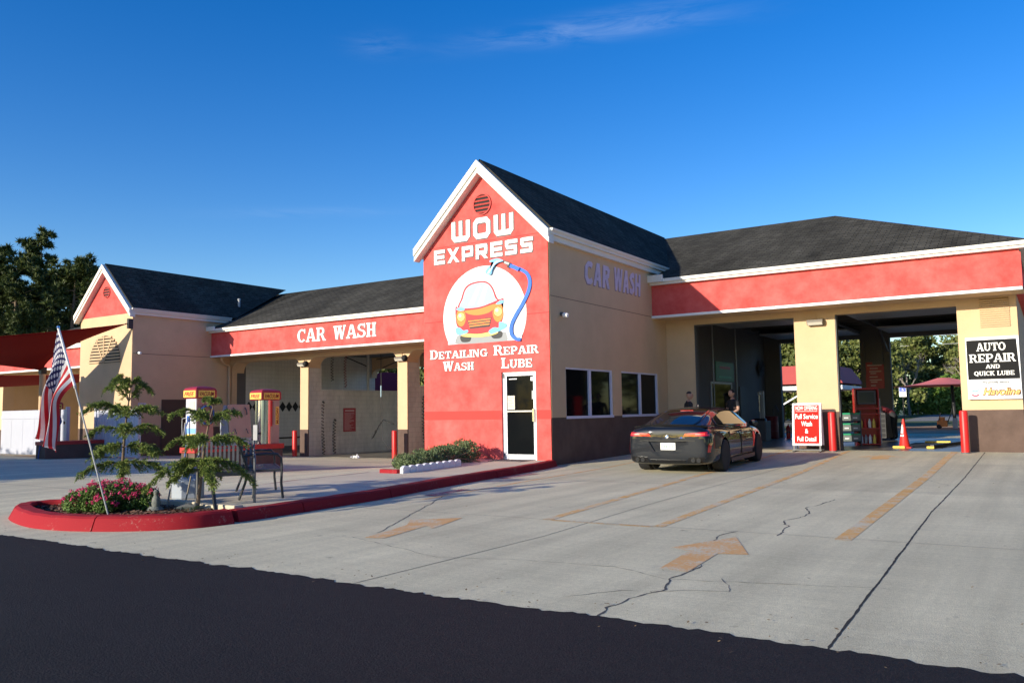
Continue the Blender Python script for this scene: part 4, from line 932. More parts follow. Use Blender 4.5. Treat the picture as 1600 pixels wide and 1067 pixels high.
norfolk('norfolk_pine', 'shorter young norfolk pine with drooping branches before the chairs', (.62, -10.72, .09), 1.46, (.16, .12), [(1.42, .14, 5, .9, 0), (1.20, .46, 5, .40, .12), (.92, .58, 5, .25, .25), (.66, .66, 5, .12, .52), (.56, .5, 3, .05, .45)], 5)
# stakes and small fern
def stick(name, label, cat, p, q, r, m, n=8):
    o = thing(name, label, cat, p); mb = MB(); mb.cyl((0, 0, 0), Vector(q)-Vector(p), r, r*.9, m, n); mb.build('shaft', o); return o
o = thing('tree_stake', 'dark leaning metal stake beside the drooping pine', 'stake', (1.16, -10.82, .08)); mb = MB(); mb.bar((0, 0, 0), (-.30, .10, .72), .04, .04, BLK); mb.build('shaft', o, bevel=.004)
stick('garden_stake', 'thin grey stake standing behind the pink flowers', 'stake', (-.02, -10.75, .08), (.03, -10.72, .42), .012, GREY)
stick('garden_stake', 'pale thin stick leaning before the grey container', 'stake', (-.02, -10.45, .13), (.06, -10.42, .52), .011, mat('dry_wood', (.30, .26, .20), .9))
o = thing('fern', 'small fern sprouting at the foot of the drooping pine', 'plant', (.85, -11.0, .09)); mb = MB()
for k in range(14):
    a = 2*math.pi*k/14; d = Vector((math.cos(a), math.sin(a), 0)); L = rnd.uniform(.12, .22)
    for u in np.linspace(.1, 1, 12):
        c = d*(L*u)+Vector((0, 0, .22*u-.14*u*u)); s_ = Vector((-d.y, d.x, 0))*(.035*(1-u*.8)); mb.add([c, c+s_+d*.01, c+d*.014], [(0, 1, 2)], LEAFB); mb.add([c, c-s_+d*.01, c+d*.014], [(0, 1, 2)], LEAFB)
mb.build('frond', o)
# small grey garden statue and stones
st = thing('garden_statue', 'small weathered grey statue of a seated pair on a rock', 'statue', (.16, -11.05, .085)); mst = mat('statue_stone', (.17, .18, .16), .9, .35, 30, .6, 60)
mb = MB()
mb.lathe([(.10, 0), (.115, .03), (.09, .06), (.07, .075)], (0, 0, 0), mst, 14)
mb.lathe([(.05, .07), (.062, .12), (.05, .19), (.028, .225), (.038, .25), (.040, .275), (.02, .30)], (.02, 0, 0), mst, 12)
mb.lathe([(.04, .07), (.045, .11), (.036, .16), (.022, .18), (.030, .20), (.026, .225), (.008, .24)], (-.055, -.02, 0), mst, 12)
mb.tube([(.0, .03, .2), (-.04, .01, .17), (-.06, -.01, .15)], .014, mst, 6); mb.build('figure', st)
ro = thing('garden_ornament', 'dark stone lizard ornament lying beside the statue', 'ornament', (.55, -10.82, .09)); mb = MB(); mdk = mat('dark_stone', (.05, .055, .06), .8, .3, 20)
mb.tube([(-.2, -.06, .03), (-.1, 0, .05), (0, .02, .065), (.1, .03, .06), (.16, .02, .09), (.2, .0, .10)], [.012, .03, .045, .035, .03, .02], mdk, 8)
for a, b in ((-.08, .07), (-.08, -.06), (.08, .09), (.08, -.03)): mb.tube([(a, b*.4, .05), (a+.02, b, .02), (a+.04, b*1.2, .005)], .012, mdk, 6)
mb.build('body', ro)

# flag on a slanting pole
fl = thing('flag', 'american flag hanging from a slanting white pole in the flower bed', 'flag', (.12, -11.69, .085))
tip = Vector((-.398, -.518, 2.47)); hb = Vector((-.266, -.358, 1.735))
mb = MB(); mb.cyl((0, 0, 0), tuple(hb), .011, .011, GREY, 8); mb.build('pole', fl)
mb = MB(); mb.cyl(tuple(hb*.985), tuple(tip), .017, .016, WHITE, 8); mb.lathe([(.004, -.02), (.022, 0), (.018, .02), (.004, .03)], tuple(tip), STEEL, 10); mb.cyl(tuple(hb*.97), tuple(hb*.99), .02, .02, GREY, 8); mb.build('pole_sleeve', fl)
fm = bpy.data.materials.new('flag_cloth'); fm.use_nodes = True; n, l = fm.node_tree.nodes, fm.node_tree.links; pb = n['Principled BSDF']; pb.inputs['Roughness'].default_value = .8
uvn = n.new('ShaderNodeUVMap'); sx_ = n.new('ShaderNodeSeparateXYZ'); l.new(uvn.outputs[0], sx_.inputs[0])
def MN(op, a, b=None, c=None):
    k = n.new('ShaderNodeMath'); k.operation = op
    for i, x in enumerate((a, b, c)):
        if x is None: continue
        if isinstance(x, (int, float)): k.inputs[i].default_value = x
        else: l.new(x, k.inputs[i])
    return k.outputs[0]
U_, V_ = sx_.outputs[0], sx_.outputs[1]           # u along the fly 0..1, v from top 0..1
stripe = MN('GREATER_THAN', MN('MODULO', MN('MULTIPLY', V_, 13), 2), 1)
c1 = n.new('ShaderNodeMixRGB'); l.new(stripe, c1.inputs[0]); c1.inputs[1].default_value = (.52, .018, .03, 1); c1.inputs[2].default_value = (.78, .76, .76, 1)
can = MN('MULTIPLY', MN('LESS_THAN', U_, .4), MN('LESS_THAN', V_, 7/13))
cu_, cv_ = MN('MULTIPLY', U_, 15.0), MN('MULTIPLY', V_, 13/7*5)
def dots(du, dv):
    a = MN('SUBTRACT', MN('FRACT', MN('ADD', cu_, du)), .5); b = MN('SUBTRACT', MN('FRACT', MN('ADD', cv_, dv)), .5); return MN('LESS_THAN', MN('ADD', MN('MULTIPLY', a, a), MN('MULTIPLY', b, b)), .055)
star = MN('MAXIMUM', dots(0, 0), dots(.5, .5))
c2 = n.new('ShaderNodeMixRGB'); l.new(star, c2.inputs[0]); c2.inputs[1].default_value = (.022, .020, .10, 1); c2.inputs[2].default_value = (.78, .76, .78, 1)
c3 = n.new('ShaderNodeMixRGB'); l.new(can, c3.inputs[0]); l.new(c1.outputs[0], c3.inputs[1]); l.new(c2.outputs[0], c3.inputs[2]); l.new(c3.outputs[0], pb.inputs['Base Color'])
trn = n.new('ShaderNodeBsdfTranslucent'); l.new(c3.outputs[0], trn.inputs[0]); msn = n.new('ShaderNodeMixShader'); msn.inputs[0].default_value = .25; l.new(pb.outputs[0], msn.inputs[1]); l.new(trn.outputs[0], msn.inputs[2]); l.new(msn.outputs[0], n['Material Output'].inputs[0])
# cloth: hoist lies along the upper pole; the fly end falls and gathers below
G, UV = [], []; NU, NV = 48, 30
rd = Vector((math.cos(YAW), math.sin(YAW), 0)); bd = Vector((-math.sin(YAW), math.cos(YAW), 0))
def fp(x, z, d=-.20): return rd*x+bd*d+Vector((0, 0, z))
TOPE = [(tip, 0), (fp(-.75, 1.86), .38), (fp(-.85, 1.22), .86), (fp(-.89, 1.06), 1.0)]       # upper edge of the cloth
LOWE = [(hb, 0), (fp(-.60, 1.47), .34), (fp(-.635, .98), .80), (fp(-.62, .86), 1.0)]          # lower edge
def along(E_, u):
    pts = [e[0] for e in E_]; us = [e[1] for e in E_]; i = max(k for k in range(3) if us[k] <= u+1e-9); t = (u-us[i])/(us[i+1]-us[i])
    p0, p1, p2, p3 = pts[max(i-1, 0)], pts[i], pts[i+1], pts[min(i+2, 3)]
    return .5*(2*p1+(p2-p0)*t+(2*p0-5*p1+4*p2-p3)*t*t+(3*p1-p0-3*p2+p3)*t**3)
for i in range(NU+1):
    u = i/NU; row, ur = [], []
    for j in range(NV+1):
        v = j/NV; a_, b_ = along(TOPE, u), along(LOWE, u)
        if u == 0: a_ = tip.lerp(hb, .03)
        k = sm(u*1.8); vv = v+.07*math.sin(v*12.6+u*2.0)*k*.6
        p = a_.lerp(b_, vv)+bd*(.075*math.sin(v*12.0+u*3.5)*k+.03*math.sin(u*8+v*4)*k)
        row.append(p); ur.append((u, v))
    G.append(row); UV.append(ur)
mb = MB(); mb.grid(G, fm, True, UV); mb.build('cloth', fl, sharp=180)

# grey hand-wash container
ct = thing('waste_container', 'grey plastic container with two red caps on the walkway', 'container', (-.62, -9.98, .136), R_(33))
gp_ = mat('grey_plastic', (.30, .34, .40), .5, .06, 3)
mb = MB(); mb.lathe([(.24, 0), (.25, .02), (.25, .27), (.235, .29), (.15, .36), (.15, .40), (.165, .405), (.165, .44), (.13, .46), (.06, .47)], (0, 0, 0), gp_, 8, False); mb.build('tub', ct, bevel=.008)
for x in (-.06, .06): mb = MB(); mb.lathe([(.035, .46), (.035, .53), (.02, .55)], (x, 0, 0), REDG, 12); mb.build('cap', ct)

# ------------------------------------------------------------------ metal slat seats
SLAT = mat('seat_metal', (.11, .115, .125), .38, .15, 6, spec=.6)
def slat_seat(name, label, cat, loc, rz, Wd, D=.58):
    t = thing(name, label, cat, loc, rz); hw = Wd/2
    mb = MB(); n_ = int(Wd/.058)
    for i in range(n_):
        x = -hw+.03+(Wd-.06)*i/(n_-1); mb.bar((x, .20, .45), (x, .34, .84+.05*(1-(2*i/(n_-1)-1)**2)), .032, .006, SLAT, (0, 1, 0))
    for k in range(9):
        z = .905; 
    mb.tube([(-hw, .355, .84)]+[(-hw+Wd*i/8, .365, .85+.06*(1-(2*i/8-1)**2)) for i in range(1, 8)]+[(hw, .355, .84)], .016, SLAT, 6); mb.tube([(-hw, .21, .47), (hw, .21, .47)], .016, SLAT, 6); mb.tube([(-hw, .33, .76), (hw, .33, .76)], .012, SLAT, 6)
    mb.build('backrest', t)
    mb = MB()
    for i in range(n_):
        x = -hw+.03+(Wd-.06)*i/(n_-1); mb.bar((x, -.27, .435), (x, .20, .425), .034, .006, SLAT)
    mb.box(-hw, hw, -.285, -.268, .385, .445, SLAT); mb.box(-hw, hw, .185, .20, .40, .44, SLAT); mb.build('seat', t)
    for s_ in (-1, 1):
        x = s_*(hw+.015)
        mb = MB(); mb.tube([(x, -.30, 0), (x, -.275, .22), (x, -.28, .48), (x, -.27, .60), (x, -.22, .655), (x, -.05, .665), (x, .16, .655), (x, .29, .63)], .019, SLAT, 8); mb.build('armrest', t)
        mb = MB(); mb.tube([(x, .33, 0), (x, .24, .25), (x, .21, .45), (x, .35, .86)], .019, SLAT, 8); mb.bar((x, -.28, .42), (x, .22, .42), .03, .03, SLAT); mb.build('leg', t)
    return t
slat_seat('patio_chair', 'grey metal slat armchair facing the driveway behind the small pine', 'chair', (.41, -10.08, .136), R_(52), .74)
SLAT = mat('seat_metal_dark', (.035, .037, .042), .4, .15, 6)
slat_seat('bench', 'dark metal slat bench seen from its end facing away from the flag', 'bench', (.02, -9.15, .136), R_(143), 1.45)

# ================================================================== THE CAR
PAINT = mat('car_paint', (.0045, .0068, .0115), .45, metal=0, spec=.12, coat=.9)
MATS['car_paint'].node_tree.nodes['Principled BSDF'].inputs['Coat Roughness'].default_value = .01
CARBLK = mat('car_black_trim', (.008, .008, .009), .25)
CGLASS = mat('car_glass', (.006, .007, .008), .03, spec=.7)
TYRE = mat('tyre', (.012, .012, .013), .8); RIM = mat('rim_black', (.02, .02, .022), .3, metal=.6)
TAILR = mat('tail_light_red', (.50, .010, .012), .12, coat=1); TAILB = mat('tail_light_lit', (.9, .05, .03), .3, emit=.8)
PLATE = mat('licence_plate', (.80, .80, .78), .35)
CHROME = mat('chrome', (.7, .7, .72), .08, metal=1)
def loft(mb, rings, m, cap=True, smooth=True):
    n = len(rings[0]); v = [p for r in rings for p in r]; f = []
    for i in range(len(rings)-1):
        for j in range(n): f.append((i*n+j, i*n+(j+1) % n, (i+1)*n+(j+1) % n, (i+1)*n+j))
    if cap: f += [tuple(range(n-1, -1, -1)), tuple(range((len(rings)-1)*n, len(rings)*n))]
    mb.add(v, f, m, smooth)
def evaluated(o):
    dg = bpy.context.evaluated_depsgraph_get(); dg.update(); me = bpy.data.meshes.new_from_object(o.evaluated_get(dg)); return me
car = thing('parked_car', 'dark grey coupe waiting with its tail to the camera before the first repair bay', 'car', (3.43, 1.30, .020), R_(3.3))
car.rotation_euler = (R_(.76), 0, R_(3.3))
st_ = [  # y, half width, z bottom, z shoulder, z top
 (-2.55, .80, .34, .80, .86), (-2.53, .86, .24, .88, .965), (-2.44, .91, .20, .915, 1.03), (-2.28, .945, .19, .92, 1.03), (-1.95, .968, .18, .925, 1.03), (-1.5, .975, .17, .915, 1.02), (-1.05, .962, .17, .89, .99), (-.55, .945, .17, .875, .96), (0, .94, .17, .865, .95), (.55, .945, .17, .86, .95), (1.05, .955, .17, .86, .955), (1.5, .958, .17, .85, .93), (1.95, .93, .17, .79, .85), (2.3, .86, .18, .70, .75), (2.46, .76, .22, .62, .66), (2.52, .62, .30, .52, .55)]
rings = []
for y, wv, zb, zs, zt in st_:
    half = [(0, zb), (wv*.6, zb), (wv*.93, zb+.02), (wv*.985, zb+.12), (wv, zb+(zs-zb)*.42), (wv*.992, zb+(zs-zb)*.68), (wv*.975, zs-.06), (wv*.93, zs+.005), (wv*.80, (zs+zt)/2+.02), (wv*.5, zt+.005), (0, zt+.012)]
    rings.append([(x, y, z) for x, z in half]+[(-x, y, z) for x, z in half[-2:0:-1]])
mb = MB(); loft(mb, rings, PAINT); bo = mb.build('body_tmp')
ss = bo.modifiers.new('s', 'SUBSURF'); ss.levels = 2; ss.render_levels = 2
cut = MB()
for y in (-1.51, 1.51):
    for s_ in (-1, 1): cut.cyl((s_*.70, y, .35), (s_*1.2, y, .35), .40, .40, BLKM, 32)
cut.add([(-.42, -2.75, .69), (.42, -2.75, .69), (.30, -2.75, .49), (-.30, -2.75, .49), (-.42, -2.50, .69), (.42, -2.50, .69), (.30, -2.50, .49), (-.30, -2.50, .49)], [(0, 1, 2, 3)[::-1], (4, 5, 6, 7), (0, 1, 5, 4), (1, 2, 6, 5), (2, 3, 7, 6), (3, 0, 4, 7)], PAINT)
co = cut.build('cut_tmp'); bm_ = bmesh.new(); bm_.from_mesh(co.data); bmesh.ops.recalc_face_normals(bm_, faces=bm_.faces); bm_.to_mesh(co.data); bm_.free()
bm_ = bmesh.new(); bm_.from_mesh(bo.data); bmesh.ops.recalc_face_normals(bm_, faces=bm_.faces); bm_.to_mesh(bo.data); bm_.free()
bl_ = bo.modifiers.new('b', 'BOOLEAN'); bl_.object = co; bl_.operation = 'DIFFERENCE'; bl_.solver = 'EXACT'
bme = evaluated(bo); bme.name = 'body'
for o_ in (bo, co): bpy.data.objects.remove(o_)
body = bpy.data.objects.new('body', bme); COL.objects.link(body); body.parent = car
bme.polygons.foreach_set('use_smooth', [True]*len(bme.polygons)); bme.set_sharp_from_angle(angle=R_(40))
from mathutils.bvhtree import BVHTree
bv = BVHTree.FromPolygons([v.co[:] for v in bme.vertices], [tuple(p.vertices) for p in bme.polygons])
def rear_patch(corners, m, off=.008, nu=10, nv=3, name=None, parent=None, frm=(0, 1, 0), rp=None):
    """patch laid on the body surface; corners in (x,z), cast along +Y from behind"""
    (a, b, c, d) = [np.array(q, float) for q in corners]; P = []
    for j in range(nv+1):
        row = []
        for i in range(nu+1):
            u, v = i/nu, j/nv; q = (a*(1-u)+b*u)*(1-v)+(d*(1-u)+c*u)*v
            h = bv.ray_cast(Vector((q[0], -3.2, q[1])), Vector((0, 1, 0)))
            p = h[0] if h[0] else Vector((q[0], -2.4, q[1])); row.append(p-Vector((0, off, 0)))
        P.append(row)
    mb = MB(); mb.grid(P, m, True); rim = [r for r in P[0]]+[r[-1] for r in P[1:]]+list(reversed(P[-1]))[1:]+[r[0] for r in reversed(P[1:-1])]
    inn = [p+Vector((0, off+.004, 0)) for p in rim]; k = len(rim); mb.add(rim+inn, [(i, (i+1) % k, k+(i+1) % k, k+i) for i in range(k)], m)
    return mb.build(name, parent or car) if name else mb
for s_ in (-1, 1):
    tl = rear_patch([(s_*.36, .805), (s_*.925, .815), (s_*.925, .905), (s_*.40, .865)], TAILR, .012, 14, 3, 'tail_light')
    rear_patch([(s_*.62, .838), (s_*.82, .842), (s_*.82, .868), (s_*.62, .862)], TAILB, .018, 6, 1, 'light_bar', tl)
    rear_patch([(s_*.865, .47), (s_*.905, .47), (s_*.925, .66), (s_*.885, .66)], TAILR, .012, 2, 5, 'reflector')
    rear_patch([(s_*.42, .255), (s_*.84, .265), (s_*.80, .375), (s_*.46, .365)], CARBLK, .006, 8, 2, 'exhaust_surround')
    for x in (.56, .68):
        mb = MB(); mb.cyl((s_*x, -2.56, .305), (s_*x, -2.42, .305), .046, .046, CARBLK, 16); mb.cyl((s_*x, -2.565, .305), (s_*x, -2.559, .305), .038, .038, BLKM, 16); mb.build('exhaust_tip', car)
    mb = MB(); mb.tube([(s_*.93, .72, .90), (s_*1.0, .70, .955)], .02, CARBLK, 6); mb.lathe([(.02, -.07), (.07, -.055), (.085, 0), (.07, .05), (.02, .065)], (0, 0, 0), PAINT, 12)
    k0 = len(mb.v)-2*0
    vv = mb.v; nl = 5*12*1
    # the lathe is the mirror shell: flatten along y and move out to the side
    idx = range(len(vv)-2*5*12, len(vv))
    for i in idx: x, y, z = vv[i]; vv[i] = (s_*1.045+x*1.25, .72+y*.75, .985+z)
    mb.build('mirror', car)
rear_patch([(-.36, .25), (.36, .25), (.40, .31), (-.40, .31)], CARBLK, .010, 10, 2, 'diffuser')
rear_patch([(-.62, .705), (.62, .705), (.60, .722), (-.60, .722)], CARBLK, .006, 12, 1, 'boot_shut_line')
mb = MB(); mb.box(-.165, .165, -2.515, -2.503, .515, .665, PLATE)
for k, ch in enumerate((-.11, -.07, -.03, .03, .07, .11)): mb.box(ch-.012, ch+.012, -2.518, -2.5155, .56, .615, mat('plate_ink', (.25, .35, .3), .6))
mb.build('licence_plate', car)
mb = MB()                                                       # round badge quartered blue and white
rb = bv.ray_cast(Vector((0, -3.2, .80)), Vector((0, 1, 0)))[0]; by_ = rb.y-.012
N = 24
for k in range(4):
    pts = [(0, .80)]+[(.030*math.cos(R_(90*k+90*i/6)), .80+.030*math.sin(R_(90*k+90*i/6))) for i in range(7)]; mb.prism(pts, by_-.004, by_, WHITE if k % 2 else mat('badge_blue', (.02, .2, .55), .3))
o1 = [(.045*math.cos(2*math.pi*i/N), .80+.045*math.sin(2*math.pi*i/N)) for i in range(N)]
mb.prism(o1, by_-.001, by_+.012, CHROME); mb.build('badge', car)
mb = MB(); mb.box(.26, .30, rb.y-.012, rb.y+.004, .765, .79, CHROME); mb.box(.305, .33, rb.y-.010, rb.y+.004, .765, .79, MBL); mb.box(.335, .39, rb.y-.008, rb.y+.006, .765, .79, CHROME); mb.build('model_badge', car)
# boot-lid lip
mb = MB(); lipP = []
for i in range(21):
    x = -.82+1.64*i/20; y = -2.47+.16*(x/.82)**2; z = 1.055-.045*(x/.82)**2
    lipP.append([(x, y+.16, z-.022), (x, y+.02, z), (x, y-.015, z+.008), (x, y, z-.03)])
mb.grid(lipP, CARBLK, True); mb.build('boot_spoiler', car)
# greenhouse
GST = [  # y, z base, half w base, z top(side), half w top, z centre
 (-2.22, 1.015, .62, 1.02, .60, 1.03), (-1.95, 1.01, .74, 1.085, .66, 1.115), (-1.6, 1.0, .80, 1.175, .645, 1.22), (-1.2, .98, .83, 1.265, .62, 1.315), (-.8, .965, .845, 1.325, .60, 1.375), (-.35, .95, .85, 1.352, .59, 1.405), (.05, .945, .85, 1.35, .585, 1.405), (.40, .94, .85, 1.315, .585, 1.37), (.75, .94, .845, 1.215, .61, 1.275), (1.05, .94, .82, 1.09, .655, 1.14), (1.38, .935, .70, .955, .66, .965)]
gl = MB(); rows = []
for y, zb, wb, zt, wt, zc in GST:
    half = [(wb, zb-.05), (wb+.0, zb), (wb*.55+wt*.45, zb*.5+zt*.5+.01), (wt+.035, zt-.02), (wt*.86, zt+(zc-zt)*.55), (wt*.45, zc-.008), (0, zc)]
    rows.append([(x, y, z) for x, z in half]+[(-x, y, z) for x, z in half[-2::-1]])
def gh(rows, pick, m, name, parent=None, push=0.0):
    mb = MB(); n = len(rows[0])
    for i in range(len(rows)-1):
        for j in range(n-1):
            if pick(i, j): mb.add([rows[i][j], rows[i][j+1], rows[i+1][j+1], rows[i+1][j]], [(0, 3, 2, 1)], m, True)
    bmx = bmesh.new(); vs = [bmx.verts.new(p) for p in mb.v]
    for f in mb.f: bmx.faces.new([vs[q] for q in f])
    bmesh.ops.remove_doubles(bmx, verts=bmx.verts, dist=1e-5); bmesh.ops.recalc_face_normals(bmx, faces=bmx.faces)
    for f in bmx.faces: f.smooth = True
    me = bpy.data.meshes.new(name); bmx.to_mesh(me); bmx.free(); me.materials.append(m); o = bpy.data.objects.new(name, me); COL.objects.link(o); o.parent = parent or car
    s2 = o.modifiers.new('s', 'SUBSURF'); s2.levels = 2; s2.render_levels = 2
    if push: sd = o.modifiers.new('t', 'SOLIDIFY'); sd.thickness = push; sd.offset = 1
    return o
gh(rows, lambda i, j: True, PAINT, 'roof')
side_j = (1, 2, 9, 10)
for sj in ((1, 2), (9, 10)): gh(rows, lambda i, j: j in sj and 2 <= i <= 8, CGLASS, 'side_window', None, .006)
gh(rows, lambda i, j: 4 <= j <= 7 and 0 <= i <= 3, CGLASS, 'rear_window', None, .005)
gh(rows, lambda i, j: 4 <= j <= 7 and 7 <= i <= 9, CGLASS, 'windscreen', None, .005)
mb = MB(); mb.box(-.15, .15, -1.13, -1.10, 1.316, 1.334, TAILR); mb.build('brake_light', car)
mb = MB(); mb.prism([(-.42, 1.42), (-.30, 1.455), (-.26, 1.41)], -.015, .015, PAINT, 'yz'); mb.build('antenna_fin', car)
mb = MB()
for s_ in (-1, 1):
    mb.obox((s_*.955, 0, .215), (.012, 0, 0), (0, 1.06, 0), (0, 0, .045), CARBLK)
mb.build('sill', car)
for s_ in (-1, 1):
    for y in (-.62, .42): mb = MB(); mb.tube([(s_*.958, y-.11, .80), (s_*.975, y-.06, .802), (s_*.975, y+.06, .802), (s_*.958, y+.11, .80)], .011, PAINT, 6); mb.build('door_handle', car)
    mb = MB()
    for y in (-1.06, -.05, 1.0): mb.box(s_*.938-.012, s_*.938+.012, y-.003, y+.003, .30, .86, CARBLK)
    mb.build('door_gap', car)
    for y in (-1.51, 1.51):
        wx = s_*.845
        wt_ = thing('wheel', None, None, (0, 0, 0)); wt_.parent = car
        mb = MB(); mb.lathe([(.235, -.13), (.30, -.135), (.338, -.12), (.350, -.07), (.350, .07), (.338, .12), (.30, .135), (.235, .13)], (0, 0, 0), TYRE, 36); mb.tf(Matrix.Translation((wx, y, .352)) @ Matrix.Rotation(R_(90), 4, 'Y')); mb.build('tyre', wt_)
        mb = MB(); mb.lathe([(.20, -.08), (.238, -.10), (.245, .10), (.232, .118), (.222, .10), (.215, .02), (.05, .02)], (0, 0, 0), RIM, 36)
        for k in range(10):
            a = 2*math.pi*k/10; mb.bar((.04*math.cos(a), .04*math.sin(a), .085), (.228*math.cos(a+.1), .228*math.sin(a+.1), .105), .026, .03, RIM)
        mb.lathe([(.06, .05), (.06, .10), (.03, .11)], (0, 0, 0), RIM, 16)
        mb.tf(Matrix.Translation((wx, y, .352)) @ Matrix.Rotation(R_(90*s_), 4, 'Y')); mb.build('rim', wt_)
        mb = MB(); mb.cyl((s_*.62, y, .42), (s_*.66, y, .42), .39, .39, BLKM, 24); mb.build('wheel_liner', car)
mb = MB(); mb.box(-.8, .8, -2.0, 2.1, .19, .23, BLKM); mb.build('underbody', car)

# ================================================================== BOLLARDS, CONE, SIGNS, LAMPS
def bollard(label, x, y, h=1.12):
    t = thing('bollard', label, 'bollard', (x, y, gz(x, y)), 0, 'red bollards guarding the bay piers'); mb = MB()
    mb.lathe([(.102, -.05), (.102, h-.03), (.092, h-.008), (.06, h)], (0, 0, 0), BOLL, 24); mb.build('post', t)
    mb = MB(); mb.lathe([(.118, -.03), (.114, .022), (.103, .024)], (0, 0, 0), GREYD, 24); mb.build('base_collar', t); return t
bollard('sunlit red bollard under the black auto repair sign', 8.53, 6.98)
bollard('shaded red bollard beside the red sandwich board', 5.20, 6.95)
bollard('red bollard by the left wash bay column, farther from the tower', -17.02, 7.0)
bollard('red bollard by the wash bay column nearest the red tower', -11.34, 7.0)
cone = thing('traffic_cone', 'tall red traffic cone with white sticker standing at the second repair bay', 'traffic cone', (6.74, 9.3, .105)); CONER = mat('cone_red', (.62, .03, .02), .45)
mb = MB(); mb.lathe([(.165, .03), (.15, .05), (.03, .84), (.025, .86), (.012, .862)], (0, 0, 0), CONER, 24); mb.build('cone', cone)
mb = MB(); mb.box(-.21, .21, -.21, .21, 0, .032, CONER); mb.build('base', cone, bevel=.012)
mb = MB()
for (a0, a1, z0, z1) in ((-150, -95, .44, .62), (-145, -112, .60, .70), (-160, -90, .34, .40)):
    P = []
    for j in range(5):
        z = z0+(z1-z0)*j/4; r = .15-.12*(z-.05)/.79+.002; P.append([(r*math.cos(R_(a0+(a1-a0)*i/8)), r*math.sin(R_(a0+(a1-a0)*i/8)), z) for i in range(9)])
    mb.grid(P, WHITE, True)
mb.build('sticker', cone)
# sandwich board
sb = thing('sandwich_board', 'red and white sandwich board offering full service wash and full detail', 'sign', (4.56, 6.80, gz(4.56, 6.8)), R_(2))
SBR = mat('board_red', (.56, .022, .016), .8, spec=.1); fr = MB(); pn = MB()
def lean(sgn):
    c, s_ = math.cos(R_(8)), math.sin(R_(8)); return lambda a, b, d: (a*(-sgn), sgn*(.02+(1.36-b)*s_+d*c), b*c+d*s_) if sgn < 0 else (a*(-1), .02+(1.36-b)*s_+d*c, b*c+d*s_)
for sgn in (-1, 1):
    f_ = (lambda a, b, d, c=math.cos(R_(8)), s_=math.sin(R_(8)), g=sgn: (a*(-g), g*(.02+(1.38-b)*s_+d*c), .02+b*c+d*s_))
    def pbox(mb, a0, a1, b0, b1, d0, d1, m, f_=f_):
        v = [f_(a, b, d) for d in (d0, d1) for b in (b0, b1) for a in (a0, a1)]; mb.add(v, [(0, 2, 3, 1), (4, 5, 7, 6), (0, 1, 5, 4), (2, 6, 7, 3), (0, 4, 6, 2), (1, 3, 7, 5)], m)
    mb = MB(); pbox(mb, -.40, .40, .16, 1.38, 0, .025, WHITE); pl = mb.build('panel', sb, bevel=.006)
    mb = MB(); pbox(mb, -.345, .345, .215, 1.325, .026, .029, SBR); face = mb.build('face', pl)
    p_ = lambda a, b, d, f_=f_: f_(a*(1), b, .031+d)
    # lettering is mirrored into reading direction for each side
    q_ = lambda a, b, d, f_=f_: f_(a, b, .030+d)
    fl_ = 1
    mb = MB(); pbox(mb, -.30, .30, 1.135, 1.145, .030, .034, LETTER); mb.build('rule_line', face)
    for tx_, wd_, ht_, zz_, bo_ in (('NOW OFFERING', .60, .115, 1.18, .016), ('Full Service', .62, .14, .925, .016), ('Wash', .30, .14, .715, .016), ('&', .09, .13, .51, .016), ('Full Detail', .52, .135, .28, .016)):
        ftext(tx_, wd_, ht_, LETTER, q_, 0, zz_, bo_).build('lettering', face)
    mb = MB(); pbox(mb, -.38, -.34, -.02, .17, .002, .022, BLK); pbox(mb, .34, .38, -.02, .17, .002, .022, BLK); pbox(mb, -.40, .40, .02, .05, .004, .020, BLK); mb.build('leg', sb)
mb = MB()
for x in (-.36, .36): mb.bar((x, -.42, .015), (x, .42, .015), .03, .02, BLK)
mb.build('foot', sb)
# auto repair sign
ars = thing('wall_sign', 'black and white auto repair and quick lube sign on the right end wall', 'sign', (9.26, 7.44, 1.50)); IN = mat('sign_black', (.006, .006, .007), .6, spec=.15)
mb = MB(); mb.box(-.62, .62, -.05, .055, 0, 1.66, WHITE); mb.build('board', ars, bevel=.008)
mb = MB(); mb.box(-.595, .56, -.054, -.0505, .53, 1.58, IN); mb.add([(.56, -.0545, 1.58), (.60, -.0545, .53), (.56, -.0545, .53)], [(0, 2, 1)], IN); mb.build('face', ars)
ps = lambda a, b, d: (a, -.055-d, b); mb = MB()
sw = dict(depth=.003, base=.0)

for tx_, a_, b_, z0_, z1_ in (('AUTO', -.36, .32, 1.285, 1.50), ('REPAIR', -.545, .53, .985, 1.205), ('AND', -.17, .16, .815, .92), ('QUICK LUBE', -.45, .48, .63, .745)):
    letters(tx_, slab, a_, b_, z0_, z1_, ps, LETTER, gap=.02, **sw).build('lettering', ars)
mb = MB(); ftext('We proudly feature', .62, .062, mat('sign_grey', (.10, .10, .10), .6), ps, .03, .425, .02, mb=mb); mb.build('lettering', ars); mb = MB()
HB = mat('sign_brown', (.16, .05, .01), .5); HY = mat('sign_gold', (.82, .52, .14), .5)
ftext('Havoline', .88, .185, HB, ps, .16, .112, .065, .32, .002, mb=mb); ftext('Havoline', .83, .16, HY, ps, .155, .122, .010, .32, .005, mb=mb); mb.build('lettering', ars)
mb = MB()
for (z, m_) in ((.225, SKYB), (.165, mat('sign_aqua', (.35, .75, .72), .5)), (.10, mat('sign_crimson', (.70, .05, .10), .5))):
    for s_ in (-1, 1): mb.add([(-.45, -.056, z-.035), (-.45+s_*.085, -.056, z), (-.45+s_*.085, -.056, z+.045), (-.45, -.056, z+.010)], [(0, 1, 2, 3) if s_ > 0 else (3, 2, 1, 0)], m_)
mb.build('emblem', ars)
